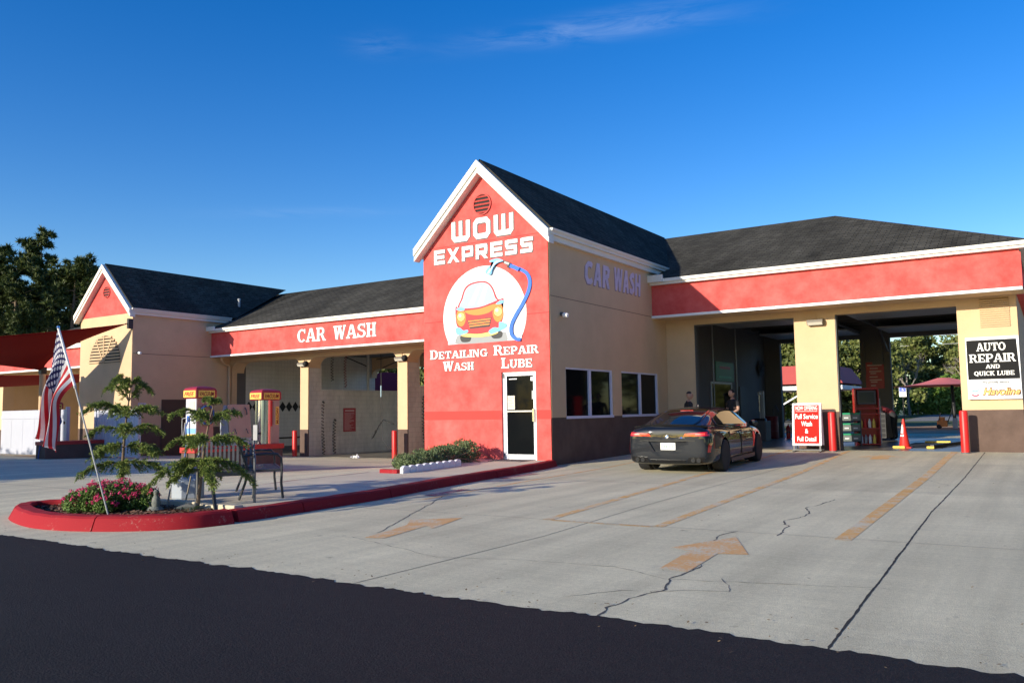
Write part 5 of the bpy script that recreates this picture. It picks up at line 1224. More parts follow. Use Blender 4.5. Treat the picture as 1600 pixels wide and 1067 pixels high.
# lamps, cameras
def wall_lamp(label, x, y, z, wd=.46, round_=False):
    t = thing('wall_lamp', label, 'lamp', (x, y, z), 0, 'wall lamps on the bay piers'); bz = mat('lamp_bronze', (.14, .12, .10), .5, .1, 5)
    mb = MB(); mb.prism([(0, .09), (-.20, .06), (-.22, -.02), (-.16, -.10), (0, -.10)][::-1], -wd/2, wd/2, bz, 'yz'); mb.build('housing', t, bevel=.008)
    mb = MB(); mb.add([(-wd/2+.02, -.222, -.022), (wd/2-.02, -.222, -.022), (wd/2-.02, -.164, -.102), (-wd/2+.02, -.164, -.102)], [(0, 1, 2, 3)], mat('lamp_lens', (.62, .58, .50), .3)); mb.build('lens', t)
    mb = MB(); mb.cyl((0, -.02, .09), (0, -.02, .24), .012, .012, TAN, 8); mb.build('conduit', t)
    if round_:
        mb = MB(); mb.lathe([(.13, 0), (.125, .06), (.09, .13), (.03, .16)], (0, 0, 0), BLKM, 16); mb.tf(Matrix.Translation((wd/2+.04, -.16, .0)) @ Matrix.Rotation(R_(90), 4, 'X')); mb.build('speaker', t)
    return t
wall_lamp('bronze lamp on the tan pier between the two repair bays', 4.77, WY-.003, 3.88)
wall_lamp('lamp with black speaker on the wash column farther from the tower', -16.99, WY-.003, 3.58, .5, True)
wall_lamp('lamp with black speaker on the wash column nearest the red tower', -11.35, WY-.003, 3.56, .5, True)
def sec_cam(label, x, y, z):
    t = thing('security_camera', label, 'camera', (x, y, z), 0); mb = MB(); mb.cyl((0, 0, 0), (.06, 0, 0), .055, .05, GREYD, 14); mb.build('mount', t)
    mb = MB(); mb.lathe([(.04, 0), (.062, .03), (.062, .10), (.05, .15), (.03, .155)], (0, 0, 0), WHITE, 16); mb.tf(Matrix.Translation((.06, 0, -.02)) @ Matrix.Rotation(R_(100), 4, 'Y')); mb.build('housing', t)
sec_cam('small white camera on the shaded side wall of the tall tower', .001, .55, 3.86)
sec_cam('small white camera on the shaded side wall of the far gabled block', -21.999, 2.75, 4.12)

# ================================================================== VACUUM ISLANDS
def isle(name, label, x0, x1, y0, y1, zt):
    zb = gz((x0+x1)/2, (y0+y1)/2); t = thing(name, label, 'island', ((x0+x1)/2, (y0+y1)/2, zb)); hx, hy = (x1-x0)/2, (y1-y0)/2
    mb = MB(); mb.box(-hx+.03, hx-.03, -hy+.03, hy-.03, -.2, zt-zb-.13, BROWN); mb.build('base', t)
    mb = MB(); mb.box(-hx, hx, -hy, hy, zt-zb-.13, zt-zb, mat('island_red', (.50, .03, .025), .5, .1, 3)); mb.build('slab', t, bevel=.01); return t
isle('vacuum_island', 'red topped brown island carrying two vacuums and a mat rack', -7.38, -6.80, -5.40, -2.62, .62)
def vac_cap(t, w, d, z0):
    """moulded red cap with yellow signs"""
    P = [(w/2, 0), (w/2, .20), (w*.46, .25), (w*.30, .29), (0, .31)]; mb = MB(); rings_ = []
    for hx, z in ((w/2-.02, 0), (w/2, .02), (w/2, .20), (w*.46, .25), (w*.30, .285), (w*.10, .30)):
        hy = d/2*hx/(w/2); rings_.append([(-hx, -hy, z0+z), (hx, -hy, z0+z), (hx, hy, z0+z), (-hx, hy, z0+z)])
    loft(mb, rings_, CAPR, True, False); cap = mb.build('cap', t, bevel=.015)
    mb = MB(); mb.box(-w/2+.02, w/2-.02, -d/2-.008, -d/2+.004, z0+.03, z0+.19, YSIGN); mb.box(w/2-.004, w/2+.008, -d/2+.07, d/2-.07, z0+.03, z0+.19, YSIGN); mb.build('sign_panel', cap)
    mb = MB(); pf = lambda a, b, dd: (a, -d/2-.009-dd, b); px_ = lambda a, b, dd: (w/2+.009+dd, a, b)
    ftext('FREE', w*.78, .10, RTXT, pf, 0, z0+.06, .02, .25, mb=mb); ftext('VACUUM', (d-.14)*.90, .10, DRTXT, px_, 0, z0+.06, .02, .25, mb=mb); mb.build('lettering', cap)
def loops(mb, c, r, n, m, ax=(1, 0, 0), rt_=.022):
    c = Vector(c); P = []
    for i in range(n*16+1):
        a = 2*math.pi*i/16; P.append(c+Vector((.012*i/16, math.cos(a)*r*(1+.06*math.sin(i*.7)), math.sin(a)*r*1.15)))
    mb.tube(P, rt_, m, 6)
def vac_a(label, x, y, z):
    t = thing('vacuum_machine', label, 'vacuum', (x, y, z), 0, 'coin vacuums on the islands'); mb = MB(); mb.box(-.21, .21, -.24, .24, 0, 1.20, mat('vac_cabinet', (.42, .20, .15), .5, .08, 3)); mb.build('cabinet', t, bevel=.01)
    mb = MB(); mb.box(-.20, .20, -.252, -.242, .02, 1.18, mat('vac_face', (.52, .52, .56), .4)); f = mb.build('face_panel', t)
    mb = MB(); mb.box(-.10, .14, -.258, -.2525, .86, 1.12, CREAM); mb.box(-.19, .19, -.257, -.2525, .34, .46, SKYB); mb.box(-.19, .19, -.257, -.2525, .16, .32, YSIGN); mb.box(-.17, .17, -.256, -.2525, .58, .80, WHITE); mb.box(-.15, -.02, -.259, -.2565, .62, .77, MBL); mb.box(.02, .15, -.259, -.2565, .62, .76, GREYD); mb.build('sticker', f)
    mb = MB(); ftext('VACUUM', .34, .08, RTXT, lambda a, b, d: (a, -.258-d, b), 0, .20, .02, mb=mb); mb.build('lettering', f)
    vac_cap(t, .50, .60, 1.19)
    mb = MB(); loops(mb, (.24, .02, .78), .20, 3, BLUE); mb.tube([(-.05, -.26, .72), (-.08, -.34, .5), (-.05, -.33, .1), (-.02, -.40, -.3), (.02, -.46, -.62)], .022, BLUE, 6); mb.build('hose', t)
    mb = MB(); mb.tube([(-.22, -.22, .72), (-.36, -.24, .70), (-.42, -.2, .5), (-.40, -.2, .3), (-.30, -.24, .24), (-.24, -.26, .4), (-.23, -.25, .6)], .012, GREY, 6); mb.build('cord', t); return t
def vac_b(label, x, y, z):
    t = thing('vacuum_machine', label, 'vacuum', (x, y, z), 0, 'coin vacuums on the islands'); mb = MB(); mb.cyl((0, -.06, 0), (0, -.06, 1.16), .215, .215, STEEL, 32); mb.build('drum', t)
    mb = MB(); mb.box(-.14, .20, .0, .30, 0, 1.16, BEIGE); cb = mb.build('cabinet', t, bevel=.008)
    mb = MB(); mb.box(.2015, .206, .17, .28, .50, .98, YSIGN); mb.box(.2015, .206, -.02, .06, .46, 1.14, REDG); mb.box(.2065, .210, .075, .085, .5, 1.12, GREYD); mb.build('sign_panel', cb)
    mb = MB(); f_ = lambda a, b, d: (.2065+d, .225-b, a); ftext('VACUUM', .42, .075, DRTXT, lambda a, b, d: (.2065+d, .26-(b), .74-a), 0, .0, .02, mb=mb)
    mb.build('lettering', cb); mb = MB(); mb.cyl((.1, -.29, .28), (.1, -.26, .28), .03, .03, BLK, 12); mb.box(-.14, .02, -.285, -.26, .1, .5, GREY); mb.build('latch', t)
    vac_cap(t, .48, .66, 1.15); return t
vac_a('vacuum with sticker covered white face and blue hose at the near end of the island', -7.09, -5.05, .62)
vac_b('vacuum with bare chrome drum and beige side at the far end of the island', -7.09, -3.02, .62)
mr = thing('mat_rack', 'beige slanted mat holder with grey sides between the two vacuums', 'mat rack', (-7.09, -4.02, .62)); mb = MB()
mb.prism([(-.26, 0), (.10, 0), (.10, .62), (-.02, 1.02), (-.10, 1.02)][::-1], -.36, .36, mat('rack_grey', (.34, .37, .42), .5), 'yz'); mb.tf(Matrix.Rotation(R_(90), 4, 'Z')); mb.build('frame', mr, bevel=.01)
mb = MB(); mb.obox((.20, 0, .62), (-.05, 0, .42), (0, .34, 0), (.012, 0, .002), BEIGE); pnl = mb.build('panel', mr, bevel=.008)
mb = MB()
for y in (-.18, .18):
    mb.tube([(.19, y, .95), (.23, y, .90), (.24, y+.02, .80), (.22, y+.02, .78)], .018, GREYD, 6); mb.tube([(.25, y, .42), (.28, y, .36), (.30, y+.02, .30)], .012, GREYD, 6)
mb.build('hook', pnl)
# third island and fence by the far gabled block
isle('vacuum_island', 'far red topped island in front of the white fence', -21.3, -20.6, -1.75, .9, .52)
v3 = vac_a('far vacuum half hidden behind the flag near the white fence', -20.95, -1.35, .52)
fe = thing('white_gate', 'white vinyl double gate at the left edge of the lot', 'gate', (-22.6, -.62, gz(-22.6, -.6)), R_(0)); 
for x0, x1 in ((-3.6, -.05), (.0, 1.35)):
    mb = MB(); mb.box(x0, x1, -.02, .02, .10, 1.86, VINYL)
    for k in range(1, int((x1-x0)/.9)+1): mb.box(x0+k*.9-.9+.05, x0+k*.9-.06, -.026, -.02, .32, 1.48, VINYL)
    mb.box(x0, x1, -.045, -.021, 1.52, 1.66, VINYL); mb.box(x0, x1, -.045, -.021, .10, .28, VINYL); lf = mb.build('gate_leaf', fe, bevel=.006)
    mb = MB(); mb.box(x1-.1, x1-.04, -.07, -.03, 1.30, 1.40, GREYD); mb.build('latch', lf)
mb = MB(); mb.box(1.36, 1.48, -.06, .06, -.2, 1.96, VINYL); mb.box(-.055, .0, -.08, .04, -.1, 1.95, VINYL); mb.build('post', fe, bevel=.008)
f2 = thing('white_fence', 'white vinyl privacy fence panel behind the taller norfolk pine', 'fence', (-19.8, .55, gz(-19.8, .5)), R_(0))
mb = MB()
for k in range(15): mb.box(-1.35+k*.18, -1.185+k*.18, -.015, .015, .08, 1.72, VINYL)
mb.box(-1.36, 1.36, -.03, .03, 1.70, 1.84, VINYL); mb.box(-1.36, 1.36, -.03, .03, .05, .2, VINYL); mb.build('panel', f2)
for x in (-1.42, 0, 1.42): mb = MB(); mb.box(x-.06, x+.06, -.06, .06, -.2, 1.92, VINYL); mb.add([(x-.07, -.07, 1.92), (x+.07, -.07, 1.92), (x+.07, .07, 1.92), (x-.07, .07, 1.92), (x, 0, 1.99)], [(0, 1, 4), (1, 2, 4), (2, 3, 4), (3, 0, 4)], VINYL); mb.build('post', f2)

# ================================================================== SHADE SAILS
def sail(name, label, pts, m, sag=.14, bow=.10):
    t = thing(name, label, 'shade sail', pts[0]); A, D_, C_, B_ = [Vector(p)-Vector(pts[0]) for p in pts]; P = []; N = 22
    for i in range(N+1):
        u = i/N; row = []
        for j in range(N+1):
            v = j/N; uu = u+(.5-u)*bow*4*v*(1-v)*1.0; vv = v+(.5-v)*bow*4*u*(1-u)*1.0
            p = A*(1-uu)*(1-vv)+D_*uu*(1-vv)+C_*uu*vv+B_*(1-uu)*vv; row.append(p-Vector((0, 0, sag*16*u*(1-u)*v*(1-v))))
        P.append(row)
    mb = MB(); mb.grid(P, m, True); o = mb.build('fabric', t, sharp=180); so_ = o.modifiers.new('t', 'SOLIDIFY'); so_.thickness = .006
    return t
s1 = sail('shade_sail', 'dark red shade sail stretched from the far gabled block', [(-21.99, 2.32, 5.33), (-26.3, -6.4, 4.0), (-32.5, -5.5, 4.3), (-26.2, .95, 3.45)], SAIL, .25, .14)
mb = MB(); mb.box(-.10, .02, -.04, .17, -.22, .20, BLK); mb.tube([(-.04, -.02, 0), (-.2, -.05, -.02)], .025, BLK, 6); mb.build('bracket', s1)
def post(name, label, x, y, h, r, m):
    t = thing(name, label, 'post', (x, y, gz(x, y))); mb = MB(); mb.cyl((0, 0, -.2), (0, 0, h), r, r, m, 16); mb.build('shaft', t); mb = MB(); mb.box(-.12, .12, -.12, .12, h-.25, h+.06, BLK); mb.build('bracket', t); return t
post('sail_post', 'tan steel post holding the low corner of the shade sail', -26.25, 1.0, 3.75, .12, TAN)
sail('shade_sail', 'second red shade sail hanging lower behind the first one', [(-27.2, 5.2, 3.5), (-33, 1.5, 3.5), (-39, 3.5, 3.0), (-33, 6.3, 3.25)], SAIL, .15, .08)

# ================================================================== WASH BAY FITTINGS
def coil(mb, p, h, r, turns, m, rad=.014, sway=0):
    P = []
    for i in range(int(turns*10)+1):
        a = 2*math.pi*i/10; z = p[2]-h*i/(turns*10); P.append((p[0]+r*math.cos(a)+sway*math.sin(z*2), p[1]+r*math.sin(a), z))
    mb.tube(P, rad, m, 5)
RC = mat('hose_red', (.22, .04, .04), .5); DH = mat('hose_dark', (.04, .035, .035), .6)
for lab, x, y, z0, h, m_ in (('dark coiled hose hanging at the front end of the wash bay partition', -16.70, 8.35, 1.9, 2.3, DH), ('dark coiled hose hanging beside the red notice in the wash bay', -16.62, 9.0, 1.1, 1.5, DH), ('red coiled hose hanging high in the open wash bay', -19.2, 12.3, 4.4, 1.7, RC), ('dark coiled hose hanging from the wash bay ceiling', -19.6, 11.8, 4.4, 1.4, DH), ('dark coiled hose hanging beside the red tower in the wash bay', -11.0, 8.45, 2.0, 2.3, DH)):
    t = thing('coiled_hose', lab, 'hose', (x, y, z0), 0, 'coiled hoses in the wash bays'); mb = MB(); coil(mb, (0, 0, 0), h, .06, h*7, m_, .016, .06); mb.build('hose', t)
    mb = MB(); mb.cyl((-.05, 0, .02), (.04, 0, .02), .03, .03, BLK, 8); mb.build('hook', t)
t = thing('wall_notice', 'red notice board with white lines on the wash bay partition', 'sign', (-16.738, 10.04, .56)); mb = MB(); mb.box(0, .012, -.40, .40, 0, 1.08, mat('notice_red', (.34, .02, .025), .5)); nb = mb.build('board', t)
mb = MB(); mb.box(.0125, .015, -.30, .30, .93, .99, mat('notice_ink', (.60, .40, .38), .6))
for k in range(19): mb.box(.0125, .015, -.33, .33-rnd.uniform(0, .35), .08+k*.043, .095+k*.043, MATS['notice_ink'])
mb.build('lettering', nb)
t = thing('spray_wand', 'black spray wand on a hanging hose in the wash bay', 'spray wand', (-14.4, 9.6, 4.4)); mb = MB(); mb.tube([(0, 0, 0), (.02, 0, -2.0), (.03, .02, -3.4), (.1, .03, -4.2), (.45, .0, -4.55), (.95, -.05, -4.4), (1.0, -.1, -3.6)], .016, DH, 6); mb.build('hose', t)
mb = MB(); mb.tube([(-.55, 0, -4.15), (-.1, 0, -3.55), (.15, 0, -3.3), (.75, 0, -3.5)], .024, BLK, 6); mb.tube([(-.50, 0, -4.08), (-.3, 0, -3.8)], .05, BLK, 8); mb.build('wand', t)
mb = MB(); mb.cyl((.01, 0, -2.3), (.012, 0, -1.8), .03, .03, mat('swivel_blue', (.35, .5, .6), .4), 8); mb.build('swivel', t)
t = thing('boom_post', 'grey ceiling boom and post in the open wash bay', 'boom', (-18.9, 13.6, -.43)); mb = MB(); mb.cyl((0, 0, 0), (0, 0, 4.9), .08, .08, GREY, 12); mb.build('post', t); mb = MB(); mb.bar((0, 0, 4.2), (-1.3, -.3, 4.75), .05, .05, BLK); mb.bar((.6, 0, 4.55), (2.6, 0, 4.7), .04, .04, BLK); mb.bar((1.0, 0, 4.1), (3.2, 0, 4.75), .04, .04, BLK); mb.build('arm', t)
t = thing('dome_awning', 'maroon domed awning seen through the open back of the wash bay', 'awning', (-26.6, 23.6, -.3)); mb = MB(); MA = mat('awning_maroon', (.16, .012, .045), .7); P = []
for i in range(15):
    a = math.pi*i/14; P.append([(2.3*math.cos(a)*.84+dx*.84, 2.3*math.cos(a)*.546+dx*-.546*-1, 2.5+1.9*math.sin(a)) for dx in (0,)]+[(2.3*math.cos(a)*.84-1.6, 2.3*math.cos(a)*.546+2.2, 2.5+1.9*math.sin(a))])
mb.grid(P, MA, True); f_ = [r[0] for r in P]; mb.add(f_, [tuple(range(len(f_)))], MA); mb.build('canopy', t); mb = MB()
for s_ in (-1, 1): mb.cyl((s_*1.93, s_*1.25, 0), (s_*1.93, s_*1.25, 2.5), .05, .05, GREYD, 8)
mb.build('post', t)
t = thing('paper_scrap', 'crumpled white paper lying on the wash bay floor', 'litter', (-13.4, 7.0, gz(-13.4, 7.0)+.05)); mb = MB(); leafcloud(mb, nr.normal(0, .07, (26, 3))*[1, 1, .4], .09, WHITE); mb.build('sheet', t)

# ================================================================== REPAIR BAY FITTINGS
fl0 = .106
t = thing('bin_rack', 'open rack of grey bins with green lips beside the red cabinet', 'rack', (4.86, 10.55, fl0), R_(22)); mb = MB()
for x in (-.42, .42): mb.box(x-.02, x+.02, -.15, .15, 0, 1.12, GREYD)
for z in (.14, .47, .80): mb.box(-.42, .42, -.16, .16, z-.02, z, BLK)
mb.build('frame', t); GL = mat('bin_green', (.03, .34, .16), .5); GB = mat('bin_grey', (.20, .23, .22), .5)
for z in (.14, .47, .80):
    for x in (-.27, 0, .27):
        mb = MB(); mb.prism([(-.15, .0), (.14, .0), (.14, .22), (-.19, .22)][::-1], -.125, .125, GB, 'yz'); mb.tf(Matrix.Translation((x, 0, z+.004))); b_ = mb.build('bin', t)
        mb = MB(); mb.box(x-.128, x+.128, -.20, -.16, z+.20, z+.25, GL); mb.build('lip', b_); mb = MB(); mb.box(x-.08, x+.05, -.182, -.172, z+.07, z+.11, WHITE); mb.build('card', b_)
t = thing('diagnostic_cabinet', 'tall red service cabinet with a dark screen and bottles on its shelves', 'cabinet', (5.42, 10.95, fl0), R_(20)); mb = MB()
mb.box(-.36, -.33, -.25, .25, 0, 1.84, REDG); mb.box(.33, .36, -.25, .25, 0, 1.84, REDG); mb.box(-.33, .33, .22, .25, 0, 1.84, REDG); mb.box(-.36, .36, -.25, .25, 1.80, 1.84, REDG); mb.box(.361, .40, -.22, .22, .05, 1.5, GREY); mb.build('case', t)
for z in (.02, .52, .98, 1.16): mb = MB(); mb.box(-.33, .33, -.26, .22, z, z+.04, REDG); mb.build('shelf', t)
mb = MB(); mb.box(-.28, .28, -.20, .18, 1.32, 1.76, GREYD); mo_ = mb.build('monitor', t); mb = MB(); mb.box(-.23, .23, -.206, -.201, 1.37, 1.71, mat('screen', (.05, .065, .07), .1)); mb.build('screen', mo_)
for z, k, cset in ((.06, 4, (WHITE, GREY, WHITE, YSIGN)), (.56, 4, (YSIGN, RTXT, WHITE, YSIGN))):
    for i in range(k):
        mb = MB(); mb.lathe([(.045, 0), (.048, .02), (.048, .20), (.02, .26), (.02, .29)], (-.20+.13*i, -.16, z), cset[i], 10); mb.build('bottle', t)
t = thing('tool_chest', 'dark tool chest standing against the back pier under the red wall sign', 'tool chest', (5.05, 14.6, fl0), R_(10)); mb = MB(); mb.box(-.36, .36, -.25, .25, .1, 1.0, GREYD); mb.build('case', t, bevel=.01)
for k in range(5): mb = MB(); mb.box(-.33, .33, -.262, -.252, .14+k*.17, .28+k*.17, BLK); mb.build('drawer', t)
mb = MB()
for _ in range(12): mb.tube([(rnd.uniform(-.3, .3), rnd.uniform(-.2, .2), 1.0), (rnd.uniform(-.3, .3), rnd.uniform(-.2, .2), rnd.uniform(1.1, 1.45))], .018, BLK, 5)
mb.lathe([(.09, 1.0), (.09, 1.2), (.05, 1.3), (.08, 1.36), (.03, 1.45)], (-.1, 0, 0), mat('jug_red', (.25, .04, .03), .5), 10); mb.build('tools', t)
t = thing('menu_sign', 'red price sign with white lines on the back pier inside the bay', 'sign', (4.66, BY-.01, 2.05)); mb = MB(); mb.box(-.34, .34, -.02, .005, 0, 1.05, mat('menu_red', (.36, .02, .03), .5)); bd_ = mb.build('board', t)
mb = MB(); mb.box(-.27, .27, -.024, -.0205, .90, .955, MATS['notice_ink'])
for z, a, b in ((.78, -.18, .12), (.66, -.2, .24), (.58, -.16, .05), (.44, -.2, .1), (.32, -.2, .25), (.24, -.16, .08), (.1, -.16, .02)): mb.box(a, b, -.024, -.0205, z, z+.045, MATS['notice_ink'])
mb.build('lettering', bd_)
t = thing('green_sign', 'dark green sign high on the inner wall of the first bay', 'sign', (.302, 12.3, 2.36)); mb = MB(); mb.box(0, .02, -1.0, 1.0, 0, .72, mat('sign_green', (.015, .16, .05), .5)); g_ = mb.build('board', t); mb = MB(); mb.box(.0205, .024, -.6, .6, .46, .56, DRTXT); mb.box(.0205, .024, -.7, .7, .12, .2, GL); mb.build('lettering', g_)
t = thing('wall_fan', 'round dark fan on the inner wall of the first bay', 'fan', (.31, 16.6, 3.0)); mb = MB()
for r in (.36, .27, .18, .09): mb.tube([(.12, r*math.cos(a), r*math.sin(a)) for a in np.linspace(0, 2*math.pi, 25)], .010, BLK, 5)
for k in range(12): a = 2*math.pi*k/12; mb.tube([(.12, 0, 0), (.12, .36*math.cos(a), .36*math.sin(a))], .006, BLK, 4)
mb.build('guard', t); mb = MB()
for k in range(4): a = 2*math.pi*k/4; c = Vector((.08, .16*math.cos(a), .16*math.sin(a))); mb.obox(c, (.01, .03*math.sin(a), -.03*math.cos(a)), (0, .15*math.cos(a), .15*math.sin(a)), (.004, .10*-math.sin(a), .10*math.cos(a)), GREYD)
mb.build('blade', t); mb = MB(); mb.cyl((0, 0, 0), (.1, 0, 0), .09, .09, BLK, 12); mb.build('motor', t)
t = thing('oil_drum', 'dark red drum and pump standing by the inner wall', 'drum', (.85, 16.2, fl0)); mb = MB(); mb.lathe([(.28, 0), (.29, .02), (.28, .3), (.295, .31), (.28, .32), (.28, .6), (.295, .61), (.28, .62), (.28, .88), (.29, .9)], (0, 0, 0), mat('drum_red', (.16, .012, .02), .45), 20); mb.build('drum', t); mb = MB(); mb.cyl((.1, 0, .9), (.1, 0, 1.2), .03, .03, BLK, 8); mb.tube([(.1, 0, 1.2), (.2, 0, 1.35), (.35, -.1, 1.1)], .02, BLK, 6); mb.build('pump', t)
t = thing('tyre_machine', 'black and grey tyre changing machine in the first bay', 'machine', (1.0, 14.2, fl0)); mb = MB(); mb.box(-.3, .3, -.35, .35, 0, .75, GREYD); mb.build('base', t, bevel=.02); mb = MB(); mb.cyl((0, 0, .75), (0, 0, .85), .26, .22, BLK, 16); mb.build('turntable', t); mb = MB(); mb.box(-.08, .08, .25, .40, .7, 1.9, GREY); mb.box(-.05, .05, -.1, .3, 1.75, 1.85, GREY); mb.cyl((0, -.05, 1.1), (0, -.05, 1.8), .025, .025, STEEL, 8); mb.build('arm', t)
YB = mat('safety_yellow', (.72, .52, .06), .5, .1, 6)
t = thing('service_pit_edge', 'black mat with yellow edge bars round the service pit', 'pit guard', (7.0, 10.8, fl0)); mb = MB(); mb.box(-.45, .75, -1.6, 2.2, -.003, .008, mat('rubber_mat', (.02, .02, .022), .8)); mb.build('mat', t)
for x0, x1, y, z in ((-.55, -.22, -1.72, .04), (.36, .56, -1.72, .04), (-.15, .62, 2.25, .05)): mb = MB(); mb.box(x0, x1, y-.04, y+.04, 0, .065, YB); mb.build('edge_bar', t, bevel=.01)
mb = MB(); mb.bar((.50, -1.7, .06), (1.5, 3.4, .06), .10, .09, BLK); mb.build('rail', t)

# ================================================================== PEOPLE
def person(label, loc, rz, pose, shirt, pants, height=1.76, hair=(.02, .015, .012), bald=False):
    t = thing('person', label, 'person', loc, rz); k = height/1.76
    SK = mat('skin', (.42, .24, .17), .6); SH = mat('shirt_'+shirt[0], shirt[1], .9); PA = mat('trousers_'+pants[0], pants[1], .9); SHOE = BLKM
    J = dict(pelvis=(0, 0, .95, .135), waist=(0, 0, 1.10, .125), chest=(0, .01, 1.30, .155), neck0=(0, 0, 1.46, .075), neck=(0, .01, 1.54, .055),
             hipL=(-.10, 0, .90, .095), kneeL=(-.11, .02, .50, .062), ankL=(-.11, -.02, .10, .045), toeL=(-.12, .14, .045, .038), hipR=(.10, 0, .90, .095), kneeR=(.11, .02, .50, .062), ankR=(.11, -.02, .10, .045), toeR=(.12, .14, .045, .038),
             shL=(-.19, 0, 1.42, .066), elL=(-.26, -.02, 1.14, .045), wrL=(-.27, .08, .90, .030), shR=(.19, 0, 1.42, .066), elR=(.26, -.02, 1.14, .045), wrR=(.27, .08, .90, .030))
    for n_, p in pose.items():
        J[n_] = (*p, J[n_][3])
    names = list(J); E_ = [('pelvis', 'waist'), ('waist', 'chest'), ('chest', 'neck0'), ('neck0', 'neck'), ('pelvis', 'hipL'), ('hipL', 'kneeL'), ('kneeL', 'ankL'), ('ankL', 'toeL'), ('pelvis', 'hipR'), ('hipR', 'kneeR'), ('kneeR', 'ankR'), ('ankR', 'toeR'), ('chest', 'shL'), ('shL', 'elL'), ('elL', 'wrL'), ('chest', 'shR'), ('shR', 'elR'), ('elR', 'wrR')]
    me = bpy.data.meshes.new('body'); me.from_pydata([tuple(c*k for c in J[n_][:3]) for n_ in names], [(names.index(a), names.index(b)) for a, b in E_], [])
    o = bpy.data.objects.new('body_tmp', me); COL.objects.link(o); m_ = o.modifiers.new('k', 'SKIN'); m_.use_smooth_shade = True
    for i, n_ in enumerate(names):
        r = J[n_][3]*k; fl_ = n_ in ('pelvis', 'waist', 'chest'); me.skin_vertices[0].data[i].radius = (r*(1.15 if fl_ else 1), r*(.8 if fl_ else 1)); me.skin_vertices[0].data[i].use_root = (n_ == 'pelvis')
    s_ = o.modifiers.new('s', 'SUBSURF'); s_.levels = 2; s_.render_levels = 2
    me2 = evaluated(o); bpy.data.objects.remove(o)
    mb = MB(); vs = [v.co.copy() for v in me2.vertices]
    bones = [(Vector(J[a][:3])*k, Vector(J[b][:3])*k, a, b) for a, b in E_]
    groups = {SK: [], SH: [], PA: [], SHOE: []}
    for p in me2.polygons:
        c = p.center; best, bd2 = None, 9
        for a, b, na, nb in bones:
            d = b-a; u = max(0, min(1, (c-a).dot(d)/d.length_squared)); q = (c-(a+d*u)).length
            if q < bd2: bd2, best = q, (na, nb, u)
        na, nb, u = best
        if nb.startswith('toe'): m1 = SHOE
        elif nb in ('hipL', 'hipR', 'kneeL', 'kneeR', 'ankL', 'ankR'): m1 = PA if not (nb.startswith('ank') and u > .93) else SHOE
        elif nb in ('wrL', 'wrR'): m1 = SK
        elif nb in ('elL', 'elR'): m1 = SH if u < .62 else SK
        elif nb == 'neck' and u > .25: m1 = SK
        else: m1 = SH
        groups[m1].append(tuple(p.vertices))
    o_ = 0
    for m1, fs in groups.items():
        if fs: mb.add([], [], m1)
    mb.v = [tuple(v) for v in vs]
    for m1, fs in groups.items():
        kk = mb.mi(m1)
        for f in fs: mb.f.append(list(f)); mb.m.append(kk); mb.sm.append(True)
    bpy.data.meshes.remove(me2)
    # hands: palm plus five bent fingers
    for sd in ('L', 'R'):
        w_ = Vector(J['wr'+sd][:3])*k; e_ = Vector(J['el'+sd][:3])*k; d = (w_-e_).normalized(); sx2 = -1 if sd == 'L' else 1; inn = Vector((-sx2, 0, 0)); inn = (inn-d*inn.dot(d)).normalized(); fwd = d.cross(inn).normalized()
        if fwd.y < 0: fwd = -fwd
        mb.tube([w_-d*.01, w_+d*.03, w_+d*.075, w_+d*.095], [.026, .034, .036, .026], SK, 8)
        for i, (off, L) in enumerate(((-.027, .060), (-.009, .074), (.009, .078), (.026, .068))):
            b0 = w_+d*.088+fwd*off; mb.tube([b0, b0+d*L*.5+inn*.006, b0+d*L*.82+inn*.022, b0+d*L*.95+inn*.036], [.0095, .009, .0085, .006], SK, 6)
        b0 = w_+d*.03+fwd*.028; mb.tube([b0, b0+fwd*.022+d*.025+inn*.008, b0+fwd*.026+d*.055+inn*.02], [.012, .0105, .008], SK, 6)
    # head
    nk = Vector(J['neck'][:3])*k; dirh = (nk-Vector(J['neck0'][:3])*k).normalized(); hc = nk+dirh*.105*k+Vector((0, .02, 0))
    P = []
    for i in range(13):
        th = math.pi*i/12; row = []
        for j in range(20):
            ph = 2*math.pi*j/20; x = .078*math.sin(th)*math.cos(ph); y = .098*math.sin(th)*math.sin(ph); z = .118*math.cos(th)
            if z < -.02: x *= 1-.30*(-z/.118); y = y*(1-.16*(-z/.118)) if y < 0 else y*(1-.06*(-z/.118))
            if y > .06 and abs(x) < .016: y += .022*math.exp(-((z+.012)/.026)**2)            # nose
            if y > .05 and .015 < abs(x) < .05: y -= .010*math.exp(-((z-.016)/.014)**2)        # eye sockets
            row.append(hc+Vector((x, y, z))*k)
        row.append(row[0]); P.append(row)
    mb.grid(P[::-1], SK, True)
    for s2 in (-1, 1): mb.tube([hc+Vector((s2*.076, -.012, .02))*k, hc+Vector((s2*.092, -.02, .012))*k, hc+Vector((s2*.086, -.012, -.03))*k], [.010, .016, .008], SK, 6)
    ob = mb.build('body', t, sharp=180)
    mb = MB()
    for s2 in (-1, 1): mb.lathe([(.002, -.008), (.009, 0), (.002, .008)], hc+Vector((s2*.030, .083, .016))*k, BLKM, 8)
    mb.box(hc.x-.022, hc.x+.022, hc.y+.082*k, hc.y+.088*k, hc.z-.052*k, hc.z-.044*k, mat('lips', (.25, .09, .08), .6)); mb.build('face', t)
    HR = mat('hair_'+('short' if bald else 'dark'), hair, .9); mb = MB(); P = []
